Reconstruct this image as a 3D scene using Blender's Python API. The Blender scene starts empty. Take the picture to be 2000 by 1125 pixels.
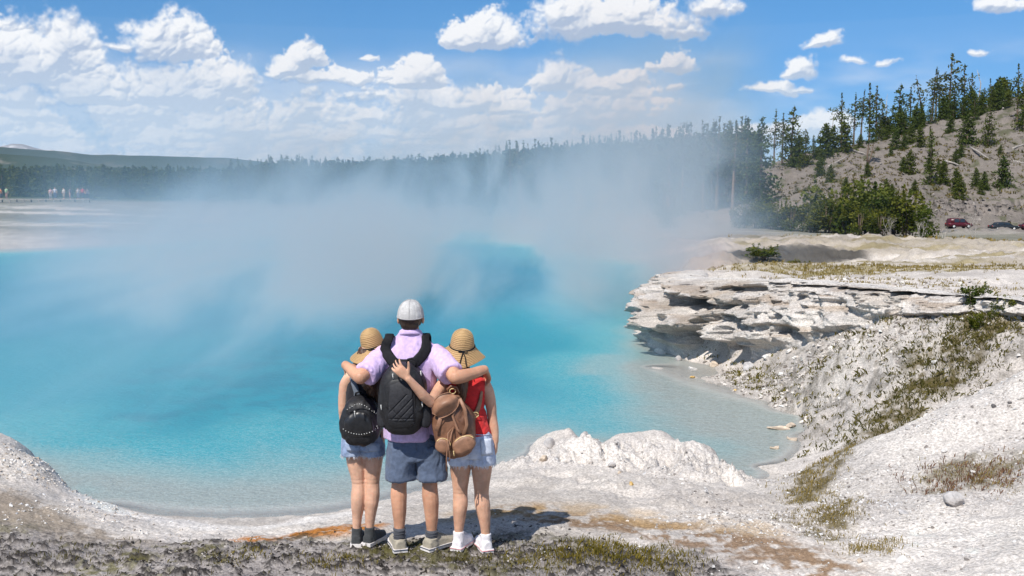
import bpy, math, random
import numpy as np
from mathutils import Vector, Matrix, Quaternion

S = bpy.context.scene
COL = S.collection
R = math.radians
random.seed(7)

# ------------------------------------------------------------------ camera
CAM_H, FPX, PITCH = 2.55, 1944.0, R(5.35)
cam_data = bpy.data.cameras.new('camera')
cam_data.sensor_width = 36.0
cam_data.lens = 36.0 * FPX / 2000.0
cam_data.clip_start, cam_data.clip_end = 0.1, 40000
cam = bpy.data.objects.new('camera', cam_data)
COL.objects.link(cam)
cam.location = (0, 0, CAM_H)
cam.rotation_euler = (R(90) - PITCH, 0, 0)
S.camera = cam

# ------------------------------------------------------------------ light
SUN_EL, SUN_AZ = R(50), R(-148)        # azimuth from +Y towards +X; behind the camera, to its left
SUN_STRENGTH, SKY_STRENGTH = 4.9, 0.105
S.view_settings.view_transform = 'Standard'
S.view_settings.look = 'None'
S.view_settings.exposure = 0.12
S.view_settings.gamma = 1.0
S.view_settings.use_curve_mapping = False
sun_d = bpy.data.lights.new('sun', 'SUN')
sun_d.energy, sun_d.angle, sun_d.color = SUN_STRENGTH, R(0.53), (1.0, 0.955, 0.89)
sun = bpy.data.objects.new('sun', sun_d)
COL.objects.link(sun)
sdir = Vector((math.sin(SUN_AZ) * math.cos(SUN_EL), math.cos(SUN_AZ) * math.cos(SUN_EL), math.sin(SUN_EL)))
sun.rotation_euler = sdir.to_track_quat('Z', 'Y').to_euler()
sun.location = sdir * 50

S.render.engine = 'CYCLES'
cy = S.cycles
cy.max_bounces, cy.diffuse_bounces, cy.glossy_bounces = 8, 3, 2
cy.transmission_bounces, cy.volume_bounces, cy.transparent_max_bounces = 4, 2, 24
cy.use_denoising = True
cy.caustics_reflective = cy.caustics_refractive = False
cy.volume_step_rate, cy.volume_max_steps = 1.0, 256
cy.use_light_tree = True

# ------------------------------------------------------------------ node helper
class NT:
    def __init__(s, tree):
        s.t = tree; s.n = tree.nodes; s.l = tree.links
    def new(s, typ, **kw):
        nd = s.n.new(typ)
        ins = kw.pop('ins', {})
        for k, v in kw.items(): setattr(nd, k, v)
        for k, v in ins.items(): s.put(nd.inputs[k], v)
        return nd
    def put(s, sock, v):
        if isinstance(v, bpy.types.NodeSocket): s.l.new(v, sock)
        else:
            if hasattr(sock, 'default_value') and not isinstance(v, (int, float)) and len(v) == 3 and sock.type == 'RGBA': v = (*v, 1)
            sock.default_value = v
    def math(s, op, a, b=0.0, c=0.0, clamp=False):
        nd = s.n.new('ShaderNodeMath'); nd.operation = op; nd.use_clamp = clamp
        for i, v in enumerate((a, b, c)): s.put(nd.inputs[i], v)
        return nd.outputs[0]
    def vec(s, op, a, b=(0, 0, 0), c=(0, 0, 0), out=0):
        nd = s.n.new('ShaderNodeVectorMath'); nd.operation = op
        s.put(nd.inputs[0], a); s.put(nd.inputs[1], b); s.put(nd.inputs[2], c)
        return nd.outputs['Value'] if op in ('LENGTH', 'DOT_PRODUCT', 'DISTANCE') else nd.outputs[0]
    def mix(s, f, a, b, blend='MIX'):
        nd = s.n.new('ShaderNodeMix'); nd.data_type = 'RGBA'; nd.blend_type = blend
        s.put(nd.inputs[0], f); s.put(nd.inputs[6], a); s.put(nd.inputs[7], b)
        return nd.outputs[2]
    def noise(s, vec, scale, detail=4, rough=0.55, dist=0.0, out='Fac', dim='3D'):
        nd = s.n.new('ShaderNodeTexNoise'); nd.noise_dimensions = dim
        if vec is not None: s.put(nd.inputs['Vector'], vec)
        nd.inputs['Scale'].default_value = scale; nd.inputs['Detail'].default_value = detail
        nd.inputs['Roughness'].default_value = rough; nd.inputs['Distortion'].default_value = dist
        return nd.outputs[out]
    def ramp(s, v, a, b, lo=0.0, hi=1.0, smooth=True):
        nd = s.n.new('ShaderNodeMapRange'); nd.clamp = True
        nd.interpolation_type = 'SMOOTHSTEP' if smooth else 'LINEAR'
        for i, x in enumerate((v, a, b, lo, hi)): s.put(nd.inputs[i], x)
        return nd.outputs[0]

def material(name):
    m = bpy.data.materials.new(name); m.use_nodes = True
    m.node_tree.nodes.clear()
    return m, NT(m.node_tree)

def finish(m, T, surface=None, volume=None):
    o = T.new('ShaderNodeOutputMaterial')
    if surface is not None: T.l.new(surface, o.inputs['Surface'])
    if volume is not None: T.l.new(volume, o.inputs['Volume'])
    return m

def principled(T, color, rough=0.8, spec=0.3, normal=None, **extra):
    b = T.new('ShaderNodeBsdfPrincipled')
    T.put(b.inputs['Base Color'], color); T.put(b.inputs['Roughness'], rough)
    b.inputs['Specular IOR Level'].default_value = spec
    if normal is not None: T.l.new(normal, b.inputs['Normal'])
    for k, v in extra.items(): T.put(b.inputs[k.replace('_', ' ')], v)
    return b.outputs[0]

def bump(T, h, strength=0.5, dist=0.02, normal=None):
    nd = T.new('ShaderNodeBump'); nd.inputs['Strength'].default_value = strength
    nd.inputs['Distance'].default_value = dist; T.l.new(h, nd.inputs['Height'])
    if normal is not None: T.l.new(normal, nd.inputs['Normal'])
    return nd.outputs[0]

MATS = {}
def simple_mat(name, color, rough=0.8, spec=0.25, nscale=30, namp=0.25, bscale=None, bstr=0.3, bdist=0.005, var2=None, sheen=0, rand=0.0):
    if name in MATS: return MATS[name]
    m, T = material(name)
    co = T.new('ShaderNodeTexCoord').outputs['Object']
    n = T.noise(co, nscale, 4, 0.6)
    lo = [c * (1 - namp) for c in color]; hi = [min(1, c * (1 + namp)) for c in color]
    f = T.ramp(n, 0.3, 0.7)
    c = T.mix(f, lo, hi)
    if var2: c = T.mix(T.ramp(T.noise(co, nscale * 0.23, 3), 0.45, 0.65), c, var2)
    if rand:
        oi = T.new('ShaderNodeObjectInfo').outputs['Random']
        c = T.mix(1.0, c, T.mix(oi, (1 - rand,) * 3, (1 + rand, 1 + rand * .8, 1 + rand * .5)), 'MULTIPLY')
    nrm = bump(T, T.noise(co, bscale, 5, 0.6), bstr, bdist) if bscale else None
    ex = {'Sheen_Weight': sheen} if sheen else {}
    MATS[name] = finish(m, T, principled(T, c, rough, spec, nrm, **ex))
    return MATS[name]

# ------------------------------------------------------------------ geometry helpers
def tag(o, label=None, cat=None, group=None, kind=None):
    if label: o['label'] = label
    if cat: o['category'] = cat
    if group: o['group'] = group
    if kind: o['kind'] = kind
    return o

def mesh_np(name, verts, faces, smooth=True):
    """verts (n,3); faces: array (m,3|4) or list of tuples"""
    me = bpy.data.meshes.new(name)
    verts = np.asarray(verts, dtype=np.float32)
    if isinstance(faces, np.ndarray):
        k = faces.shape[1]; m = len(faces)
        me.vertices.add(len(verts)); me.vertices.foreach_set('co', verts.ravel())
        me.loops.add(m * k); me.loops.foreach_set('vertex_index', faces.astype(np.int32).ravel())
        me.polygons.add(m); me.polygons.foreach_set('loop_start', np.arange(0, m * k, k, dtype=np.int32))
        me.polygons.foreach_set('loop_total', np.full(m, k, dtype=np.int32))
        me.update(calc_edges=True); me.validate()
    else:
        me.from_pydata([tuple(v) for v in verts], [], faces); me.update()
    me.polygons.foreach_set('use_smooth', np.full(len(me.polygons), smooth, dtype=bool))
    return me

def link(name, me, mat=None, parent=None, loc=None):
    o = bpy.data.objects.new(name, me); COL.objects.link(o)
    if mat is not None and len(me.materials) == 0: me.materials.append(mat)
    if parent is not None: o.parent = parent
    if loc is not None: o.location = loc
    return o

def empty(name, loc, rz=0.0, scale=1.0):
    o = bpy.data.objects.new(name, None); COL.objects.link(o)
    o.location = loc; o.rotation_euler = (0, 0, rz); o.scale = (scale,) * 3
    o.empty_display_size = 0.1
    return o

def grid_faces(nu, nv, wrap=False):
    i = np.arange(nu - (0 if wrap else 1))[:, None]; j = np.arange(nv - 1)[None, :]
    a = i * nv + j; b = ((i + 1) % nu) * nv + j
    return np.stack([a, b, b + 1, a + 1], -1).reshape(-1, 4)

class MB:
    """collects simple shapes into one mesh"""
    def __init__(s): s.v = []; s.f = []
    def add(s, v, f):
        k = len(s.v); s.v += [tuple(p) for p in v]; s.f += [tuple(i + k for i in q) for q in f]; return s
    def box(s, c, d, M=None, taper=1.0):
        x, y, z = (q / 2 for q in d); t = taper
        v = [(-x, -y, -z), (x, -y, -z), (x, y, -z), (-x, y, -z), (-x * t, -y * t, z), (x * t, -y * t, z), (x * t, y * t, z), (-x * t, y * t, z)]
        v = [(M @ Vector(p) if M else Vector(p)) + Vector(c) for p in v]
        return s.add(v, [(3, 2, 1, 0), (4, 5, 6, 7), (0, 1, 5, 4), (1, 2, 6, 5), (2, 3, 7, 6), (3, 0, 4, 7)])
    def loft(s, rings, cap=True, closed=True):
        n = len(rings[0]); v = [p for r in rings for p in r]; f = []
        for i in range(len(rings) - 1):
            for j in range(n if closed else n - 1):
                k = (j + 1) % n
                f.append((i * n + j, i * n + k, (i + 1) * n + k, (i + 1) * n + j))
        if cap and closed:
            f.append(tuple(reversed(range(n)))); f.append(tuple((len(rings) - 1) * n + j for j in range(n)))
        return s.add(v, f)
    def tube(s, pts, rad, n=8, cap=True, flat=1.0, up=(0, 0, 1)):
        pts = [Vector(p) for p in pts]
        if not hasattr(rad, '__len__'): rad = [rad] * len(pts)
        rings = []; side = None
        for i, p in enumerate(pts):
            t = (pts[min(i + 1, len(pts) - 1)] - pts[max(i - 1, 0)]).normalized()
            if side is None:
                u = Vector(up)
                if abs(t.dot(u)) > 0.95: u = Vector((0, 1, 0)) if abs(t.y) < .9 else Vector((1, 0, 0))
                side = t.cross(u).normalized()
            side = (side - t * side.dot(t)).normalized(); b = side.cross(t)
            rings.append([p + side * (math.cos(a) * rad[i]) + b * (math.sin(a) * rad[i] * flat) for a in (2 * math.pi * k / n for k in range(n))])
        return s.loft(rings, cap)
    def ball(s, c, r, n=10, m=7, M=None):
        r = Vector((r, r, r)) if not hasattr(r, '__len__') else Vector(r)
        v = []; f = []
        for i in range(1, m):
            th = math.pi * i / m
            for j in range(n):
                ph = 2 * math.pi * j / n
                v.append((math.sin(th) * math.cos(ph) * r.x, math.sin(th) * math.sin(ph) * r.y, math.cos(th) * r.z))
        v += [(0, 0, r.z), (0, 0, -r.z)]
        for i in range(m - 2):
            for j in range(n):
                k = (j + 1) % n; f.append((i * n + j, (i + 1) * n + j, (i + 1) * n + k, i * n + k))
        t = len(v) - 2; q = (m - 2) * n
        for j in range(n):
            k = (j + 1) % n; f.append((t, j, k)); f.append((t + 1, q + k, q + j))
        v = [(M @ Vector(p) if M else Vector(p)) + Vector(c) for p in v]
        return s.add(v, f)
    def build(s, name, mat=None, parent=None, smooth=True, loc=None):
        me = mesh_np(name, np.array([tuple(p) for p in s.v]), s.f, smooth)
        o = link(name, me, mat, parent)
        if loc is not None: o.location = loc
        return o

# noise on arrays -----------------------------------------------------------
def _hash(ix, iy, iz, seed):
    h = (ix.astype(np.uint32) * np.uint32(374761393) + iy.astype(np.uint32) * np.uint32(668265263) + iz.astype(np.uint32) * np.uint32(2147483647 & 0x7feb352d) + np.uint32(seed * 974711 & 0xffffffff))
    h = (h ^ (h >> np.uint32(13))) * np.uint32(1274126177)
    h = h ^ (h >> np.uint32(16))
    return (h & np.uint32(0xffff)).astype(np.float32) / 65535.0

def vnoise(p, seed=0):
    p = np.asarray(p, dtype=np.float32)
    i = np.floor(p).astype(np.int64); f = p - i; f = f * f * f * (f * (f * 6 - 15) + 10)
    x, y, z = i[..., 0], i[..., 1], i[..., 2]; fx, fy, fz = f[..., 0], f[..., 1], f[..., 2]
    r = 0
    for dx in (0, 1):
        wx = fx if dx else 1 - fx
        for dy in (0, 1):
            wy = fy if dy else 1 - fy
            for dz in (0, 1):
                r = r + wx * wy * (fz if dz else 1 - fz) * _hash(x + dx, y + dy, z + dz, seed)
    return r

def fbm(p, octaves=4, seed=0, gain=0.5, lac=2.03):
    p = np.asarray(p, dtype=np.float32); r = 0; a = 1; t = 0
    for k in range(octaves):
        r = r + a * vnoise(p * lac ** k + 17.3 * k, seed + k); t += a; a *= gain
    return r / t

def sstep(x, a, b):
    t = np.clip((x - a) / (b - a), 0, 1); return t * t * (3 - 2 * t)

# photo-survey helpers: where a line of sight of the photograph meets the place
def ray(px, py):
    v = (py - 562.5) / FPX; h = (px - 1000.0) / FPX
    c, s_ = math.cos(PITCH), math.sin(PITCH)
    return Vector((h, c - v * s_, -s_ - v * c))
def on_z(px, py, z):
    r = ray(px, py); t = (z - CAM_H) / r.z
    return Vector((r.x * t, r.y * t, z))
def at_d(px, py, d):
    r = ray(px, py); t = d / r.y
    return Vector((r.x * t, d, CAM_H + r.z * t))
def ang(px, py):
    r = ray(px, py).normalized(); return math.atan2(r.x, r.y), math.asin(r.z)
# ------------------------------------------------------------------ sky
world = bpy.data.worlds.new('World'); S.world = world; world.use_nodes = True
W = NT(world.node_tree); W.n.clear()

# (photo px, py of the flat-ish base line centre, half width, height above it, depth below it, weight)
CLOUDS = [(140, 118, 78, 112, 50, 1.0), (20, 132, 75, 95, 50, 1.0), (75, 150, 150, 70, 22, 1.0), (335, 92, 105, 68, 40, 1.0), (300, 70, 60, 48, 40, .8),
          (235, 95, 62, 16, 10, .75), (330, 185, 210, 85, 30, 1.05), (440, 165, 125, 70, 40, 1.0), (200, 190, 150, 85, 30, 1.0), (55, 195, 110, 45, 24, .9),
          (602, 122, 52, 55, 22, .95), (560, 140, 60, 35, 20, .9), (600, 158, 90, 16, 14, .7), (800, 165, 85, 58, 16, 1.0), (860, 205, 200, 50, 26, .85), (690, 152, 55, 22, 16, .7),
          (945, 88, 92, 78, 16, 1.0), (470, 250, 80, 55, 18, .9), (720, 234, 72, 45, 12, .95), (605, 213, 40, 20, 9, .85), (925, 200, 75, 40, 20, .9),
          (1200, 52, 195, 70, 30, 1.0), (1105, 30, 95, 40, 30, .9), (1400, 15, 58, 35, 20, .8), (1095, 165, 75, 65, 26, 1.0), (1180, 172, 110, 35, 14, .85), (1225, 158, 65, 25, 10, .95),
          (1315, 130, 48, 42, 12, .9), (1275, 135, 30, 18, 10, .7), (1565, 140, 46, 38, 12, .9), (1605, 88, 42, 20, 9, .8), (1505, 175, 58, 26, 10, .8), (1565, 172, 40, 9, 6, .6),
          (1185, 228, 50, 20, 9, .85), (1320, 167, 24, 12, 7, .6), (1960, 10, 60, 22, 10, .8), (1600, 255, 75, 46, 30, .95), (1500, 262, 90, 30, 30, .8), (1030, 275, 160, 42, 26, .85), (1260, 275, 150, 36, 26, .85),
          (728, 112, 22, 10, 6, .5), (1925, 102, 24, 8, 5, .5), (1685, 115, 26, 12, 6, .45), (1740, 120, 30, 10, 6, .4), (100, 262, 150, 30, 20, .7), (330, 285, 200, 26, 16, .7), (640, 275, 170, 30, 16, .75), (1270, 210, 40, 12, 7, .5), (850, 282, 200, 22, 14, .7),
          (60, 228, 80, 34, 12, .9), (235, 222, 110, 40, 14, .9), (560, 266, 100, 26, 10, .85), (765, 264, 110, 28, 10, .9), (900, 243, 85, 34, 12, .9), (1000, 218, 75, 32, 12, .85), (385, 268, 110, 24, 9, .85), (130, 292, 120, 22, 9, .8)]


# Cloud cover is worked out on a grid of sky directions: puffs of several sizes gathered by each cloud's outline,
# then lit from the sun's side through their own thickness.
def vn2(x, y, seed=0):
    ix = np.floor(x).astype(np.int64); iy = np.floor(y).astype(np.int64); fx = (x - ix).astype(np.float32); fy = (y - iy).astype(np.float32)
    fx = fx * fx * (3 - 2 * fx); fy = fy * fy * (3 - 2 * fy); z = np.zeros_like(ix)
    a = _hash(ix, iy, z, seed); b = _hash(ix + 1, iy, z, seed); c_ = _hash(ix, iy + 1, z, seed); d = _hash(ix + 1, iy + 1, z, seed)
    return (a * (1 - fx) + b * fx) * (1 - fy) + (c_ * (1 - fx) + d * fx) * fy
def fb2(x, y, o=4, seed=0, g=.5):
    r = 0; t = 0; a = 1
    for k in range(o): r = r + a * vn2(x * 2.03 ** k + 9 * k, y * 2.03 ** k + 5 * k, seed + k); t += a; a *= g
    return r / t
def puff(x, y, seed):
    ix = np.floor(x).astype(np.int64); iy = np.floor(y).astype(np.int64); best = np.full(x.shape, 9, np.float32); z = np.zeros_like(ix)
    for dx in (-1, 0, 1):
        for dy in (-1, 0, 1):
            px = ix + dx + _hash(ix + dx, iy + dy, z, seed); py = iy + dy + _hash(ix + dx, iy + dy, z, seed + 77)
            best = np.minimum(best, ((px - x) ** 2 + (py - y) ** 2).astype(np.float32))
    return np.clip(1 - best, 0, 1)

def cloud_layer(A, E, generic):
    """A, E: azimuth and elevation grids in units of 0.1 rad -> cover, brightness"""
    wx_ = A + (fb2(A * 3.2, E * 3.2, 4, 1) - .5) * .24; wy_ = E + (fb2(A * 3.2, E * 3.2, 4, 5) - .5) * .17
    if not generic:
        B = np.full(A.shape, -1.0, np.float32)
        for (px, py, hw, up, dn, wt) in CLOUDS:
            a, e = ang(px, py); k = FPX * .1
            qx = (wx_ - a * 10) * k / hw; qy = (wy_ - e * 10) * k; qy = np.where(qy > 0, qy / up, -qy / dn)
            B = np.maximum(B, (1 - np.sqrt(qx * qx + qy * qy)) * wt)
        B = np.maximum(B, -.7)
        bank = sstep(E, 1.55, .65) * sstep(A, 3.6, -.5) * 1.0 - .40 + (fb2(A * 1.5, E * 4.5, 4, 30) - .5) * 1.25 * sstep(E, 1.6, .9)
        bank = np.where(E < 1.6, bank, -1)
        veil = np.clip(sstep(bank, -.5, .25), 0, 1) * .75
        B = np.maximum(B, np.minimum(bank, .42) + .02)
    else:
        B = (fb2(A * .45, E * 1.0, 4, 40) - .54) * 3.0; veil = B * 0
    P1 = .6 * puff(wx_ * 4.2, wy_ * 5.0, 11) + .4 * puff(wx_ * 2.4, wy_ * 3.0, 15); P2 = puff(wx_ * 9.5, wy_ * 10.5, 12); P3 = puff(A * 21 + P1, E * 22, 13)
    f = fb2(A * 26, E * 28, 5, 14, .58)
    tex = (P1 - .62) * .42 + (P2 - .62) * .24 + (P3 - .62) * .12 + (f - .5) * .42 + (fb2(A * 2.2, E * 4, 3, 50) - .5) * .7
    Dn = B * 1.25 - .20 + tex
    soft = np.maximum(sstep(fb2(A * 2.0, E * 3.0, 3, 60), .42, .68), sstep(A, 1.6, 2.6) * .55)
    cover = sstep(Dn, .0, .20 + .35 * soft)
    thick = np.clip(Dn, 0, 1.4)
    H = np.sqrt(np.clip(B * 1.25 - .05 + (P1 - .62) * .42 + (P2 - .62) * .10, 0, 1.4) + .03) * .6 + P1 * .17 + P2 * .038 + P3 * .006 + fb2(A * 7, E * 8, 3, 70) * .16 + f * .012
    dE = float(E[1, 0] - E[0, 0]); dA = float(A[0, 1] - A[0, 0])
    gy_, gx_ = np.gradient(H, dE, dA)
    nz = 1.45; ln = np.sqrt(gx_ ** 2 + gy_ ** 2 + nz * nz)
    lam = np.clip((gx_ * .38 - gy_ * .70 + nz * .62) / ln, -.2, 1)
    sh = np.zeros_like(thick); k = max(1, int(.07 / dE))
    for q in range(1, 10):
        sh[:-q * k] += thick[q * k:] * (.86 ** q) * (1 if q * k < len(thick) else 0)
    tr = np.exp(-sh * .46)
    L = np.clip(.14 + .55 * lam + .56 * tr, 0, 1.12) * (1 - .25 * (1 - tr)) + (fb2(A * 4, E * 9, 4, 71) - .5) * .22
    edge = sstep(Dn, .30, .04); L = L * (1 - edge * .5) + .93 * edge * .5
    return np.maximum(cover, veil * .62).astype(np.float32), np.where(cover > veil * .62, L, .86 * (1 - cover) + L * cover).astype(np.float32)

def cloud_image(name, a0, a1, e0, e1, w, h, generic):
    A, E = np.meshgrid(np.linspace(a0, a1, w), np.linspace(e0, e1, h))
    cov, L = cloud_layer(A * 10, E * 10, generic)
    im = bpy.data.images.new(name, w, h, alpha=False, float_buffer=True); im.colorspace_settings.name = 'Non-Color'
    im.pixels.foreach_set(np.stack([cov, L, cov * 0, cov * 0 + 1], -1).astype(np.float32).ravel()); im.update(); im.pack()
    return im
AZ0, AZ1, EL0, EL1 = -.62, .62, -.02, .27
im_view = cloud_image('cloud_cover', AZ0, AZ1, EL0, EL1, 1760, 412, False)
im_rest = cloud_image('cloud_cover_wide', -math.pi, math.pi, 0.0, math.pi / 2, 1024, 256, True)

tc = W.new('ShaderNodeTexCoord').outputs['Generated']
dv = W.new('ShaderNodeSeparateXYZ'); W.l.new(W.vec('NORMALIZE', tc), dv.inputs[0])
azn = W.math('ARCTAN2', dv.outputs['X'], dv.outputs['Y']); eln = W.math('ARCSINE', dv.outputs['Z'])
def look(im, a0, a1, e0, e1):
    cb = W.new('ShaderNodeCombineXYZ')
    W.put(cb.inputs[0], W.ramp(azn, a0, a1, 0, 1, False)); W.put(cb.inputs[1], W.ramp(eln, e0, e1, 0, 1, False))
    t = W.new('ShaderNodeTexImage'); t.image = im; t.extension = 'EXTEND'; t.interpolation = 'Cubic'; W.l.new(cb.outputs[0], t.inputs[0])
    return t.outputs[0]
far_f = W.math('MAXIMUM', W.ramp(W.math('ABSOLUTE', azn), .53, .61), W.ramp(eln, .21, .265))
cl2 = W.new('ShaderNodeSeparateColor'); W.l.new(W.mix(far_f, look(im_view, AZ0, AZ1, EL0, EL1), look(im_rest, -math.pi, math.pi, 0, math.pi / 2)), cl2.inputs[0])
alpha, light = cl2.outputs[0], cl2.outputs[1]
sky = W.new('ShaderNodeTexSky', sky_type='NISHITA')
sky.sun_disc = False; sky.sun_elevation = SUN_EL; sky.sun_rotation = SUN_AZ % (2 * math.pi)
sky.altitude = 2200; sky.air_density = 1.0; sky.dust_density = 0.2; sky.ozone_density = 3.0
KS = 1.0 / SKY_STRENGTH
kc = lambda *c: tuple(q * KS for q in c)
el10 = W.math('MULTIPLY', eln, 10.0)
tint = W.mix(W.ramp(el10, 0.2, 2.2), (0.46, 0.66, 0.90), (0.46, 0.86, 1.08))
skyc = W.vec('MULTIPLY', sky.outputs[0], tint)
skyc = W.mix(W.ramp(el10, 1.1, 0.0, 0.0, 0.5), skyc, kc(0.50, 0.70, 0.90))
cl_dark = W.mix(W.ramp(el10, 0.3, 1.6), kc(0.62, 0.74, 0.87), kc(0.44, 0.52, 0.67))
cl_lit = W.mix(W.ramp(el10, 0.2, 1.2), kc(0.88, 0.93, 0.97), kc(0.97, 0.97, 0.97))
cl = W.mix(W.ramp(light, .38, .98, 0, 1, False), cl_dark, cl_lit)
out = W.mix(W.math('MULTIPLY', alpha, 0.97), skyc, cl)
bg = W.new('ShaderNodeBackground'); W.l.new(out, bg.inputs['Color']); bg.inputs['Strength'].default_value = SKY_STRENGTH
wo = W.new('ShaderNodeOutputWorld'); W.l.new(bg.outputs[0], wo.inputs['Surface'])
world.cycles.sampling_method = 'MANUAL'; world.cycles.sample_map_resolution = 512
# ------------------------------------------------------------------ land form
WATER_Z = -0.5
HS = 1.42            # how much farther the road and the hill stand than a first estimate
CTRL = []
def cz(px, py, z): p = on_z(px, py, z); CTRL.append(tuple(p)); return p
def cd(px, py, d, dz=0.0): p = at_d(px, py, d); CTRL.append((p.x, p.y, p.z + dz)); return p
def cp(x, y, z): CTRL.append((x, y, z))

# ground under and in front of the camera
for px in (-300, 200, 700, 1100, 1400): cz(px, 1125, 0.0)
for px in (-300, 100, 400, 700, 1000): cz(px, 1062, 0.0)
cz(1700, 1125, 0.08); cz(2000, 1125, 0.22); cz(2400, 1125, .4); cz(1300, 1060, 0.0); cz(1500, 1060, 0.03)
for t in np.linspace(-math.pi, math.pi, 13)[:-1]:
    for r, z in ((1.2, .25), (3.2, 0.16)): cp(r * math.sin(t), r * math.cos(t), z)
    if abs(t) > 1.1:
        for r, z in ((8, .3), (20, .8), (60, 1.2), (300, 2), (3000, 4)): cp(r * math.sin(t), r * math.cos(t), z)
# near shore (waterline) and the bank on the left
def under(px, py, dd, z): p = on_z(px, py, WATER_Z); k = 1 + dd / p.y; cp(p.x * k, p.y * k, z)
for px, py in ((215, 985), (300, 1003), (420, 1012), (520, 1010), (640, 1002), (720, 985), (800, 962), (880, 938), (960, 920), (1012, 908)):
    cz(px, py, WATER_Z); under(px, py, .7, -.66); under(px, py, 2.0, -1.1); under(px, py, 4.5, -2.1); under(px, py, 9, -3.2)
for px, py in ((160, 1010), (300, 1040), (420, 1050), (520, 1048), (640, 1035)): cz(px, py, -0.12)
for px, py, z in ((-220, 815, .05), (0, 853, -.05), (60, 880, -.12), (108, 918, -.22), (132, 948, -.34), (160, 972, -.44)):
    p = cz(px, py, z)
    for k, zz in ((.35, z - .30), (.9, -.72), (2.4, -1.3), (5, -2.4)): q = 1 + k / p.y; cp(p.x * q, p.y * q, zz)
for px, py, z in ((-100, 930, .02), (0, 960, -.02), (80, 990, -.06), (-100, 1020, 0), (40, 1040, 0), (150, 1050, -.03)): cz(px, py, z)
# white shelf and outcrop right of the people
for px, py, z in ((1000, 950, -.33), (1060, 985, -.17), (1150, 1010, -.08), (1300, 1020, -.04), (1450, 1030, -.03), (1100, 930, -.27), (1200, 935, -.2), (1300, 940, -.17), (1400, 960, -.15), (1500, 985, -.1), (1600, 1000, .0)): cz(px, py, z)
for px, py, z in ((1050, 858, -.40), (1112, 836, -.24), (1152, 880, -.44), (1205, 852, -.31), (1300, 848, -.29), (1325, 868, -.34), (1400, 890, -.34), (1425, 925, -.4)):
    p = cz(px, py, z); q = 1 + .5 / p.y; cp(p.x * q, p.y * q, -.72); q = 1 + 1.3 / p.y; cp(p.x * q, p.y * q, -.82 if px > 1250 else -1.1)
cz(1200, 885, -.31); cz(1300, 895, -.28); cz(1120, 880, -.32)
# inlet shore
for px, py in ((1435, 935), (1480, 912), (1535, 900), (1565, 872), (1578, 842), (1560, 812), (1500, 788), (1430, 764), (1345, 738), (1268, 716)):
    cz(px, py, WATER_Z)
for px, py in ((1500, 870), (1480, 830), (1400, 800), (1330, 775), (1420, 860)): p = on_z(px, py, -.62); cp(p.x, p.y, -.62)
for px, py, z in ((1230, 760, -.85), (1150, 740, -1.3), (1100, 780, -1.6), (1250, 800, -.85)): p = on_z(px, py, WATER_Z); cp(p.x, p.y, z)
for px, py, z in ((1520, 940, -.28), (1600, 860, -.38), (1610, 830, -.34), (1570, 780, -.28)): cz(px, py, z)
# right hand mound, the gully behind it and the far wall
for px, py, d in ((2000, 722, 9.5), (1850, 792, 9.5), (1700, 855, 9.3), (1620, 905, 9.25), (1560, 960, 8.9)): cd(px, py, d)
for px, py, d in ((2000, 850, 8.6), (1850, 900, 8.5), (1700, 960, 8.3), (2000, 980, 7.4), (1800, 1010, 7.5), (1650, 1050, 7.4)): cd(px, py, d)
for px, py, d, dz in ((2000, 722, 10.6, -.25), (1850, 792, 10.5, -.18), (1700, 850, 10.2, -.10), (1610, 900, 9.9, -.04)): cd(px, py, d, dz)
for px, py, d in ((2000, 690, 11.1), (2000, 640, 11.7), (1850, 770, 11.0), (1850, 700, 11.7), (1850, 640, 12.4), (1700, 830, 11.0), (1700, 700, 13.0), (1700, 640, 13.9), (1600, 810, 12.5), (1600, 720, 13.9), (1600, 660, 15.2), (1500, 740, 15.3)): cd(px, py, d)
cp(5.4, 8.4, 1.05); cp(7, 7, 1.5); cp(6, 5, 1.0); cp(8.5, 9.5, 1.55)
# cliff: foot and rim lines (x, y, z)
FOOT = [(4.8, 29, -.8), (3.9, 26, -.8), (3.2, 23.2, -.8), (2.86, 21.2, -.8), (2.78, 19.5, -.62), (3.2, 18.6, -.5), (3.75, 17.7, -.42), (4.1, 16.8, -.27), (4.6, 15.6, .1), (5.2, 14.2, .62), (5.68, 13.0, .93), (6.1, 12.0, 1.05), (6.7, 10.9, 1.12), (7.6, 9.6, 1.3)]
RIM = [(6.0, 29, .30), (5.2, 26, .55), (4.3, 23.2, .78), (3.75, 21.4, .80), (3.65, 20.4, .83), (4.0, 19.5, .90), (4.5, 18.5, .97), (4.9, 17.3, 1.07), (5.4, 16.1, 1.12), (5.8, 14.5, 1.18), (6.05, 13.2, 1.22), (6.35, 12.1, 1.27), (6.95, 11.0, 1.34), (7.9, 9.7, 1.5)]
for (fx, fy, fz), (rx, ry, rz) in zip(FOOT, RIM):
    cp(fx, fy, fz); cp(rx, ry, rz - .05)
    if fz <= -.6: cp(fx - .9, fy, -1.3); cp(fx - 2.5, fy, -2.6)
_rm = np.array(RIM)[:, :2]; _tg = np.gradient(_rm, axis=0); _tg /= np.linalg.norm(_tg, axis=1)[:, None]
_in = np.stack([-_tg[:, 1], _tg[:, 0]], -1); _in *= np.sign(_in[:, :1] + .2)
for (rx, ry, rz), (ix, iy) in list(zip(RIM, _in))[2:]:
    for k, dz in ((.5, -.04), (1.3, -.03), (2.4, -.02)): cp(rx + ix * k, ry + iy * k, rz + dz - .02 * k)
for q in ((5.2, 24.5, .78), (6.2, 25.5, .76), (7.4, 22.5, .88), (8.4, 20, .98), (5.4, 22, .86), (6.2, 19.6, .96), (7.6, 17.2, 1.08), (8.2, 14.6, 1.2), (8.0, 25.5, .78), (9.8, 24, .84), (10.5, 27, .70)): cp(*q)
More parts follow.
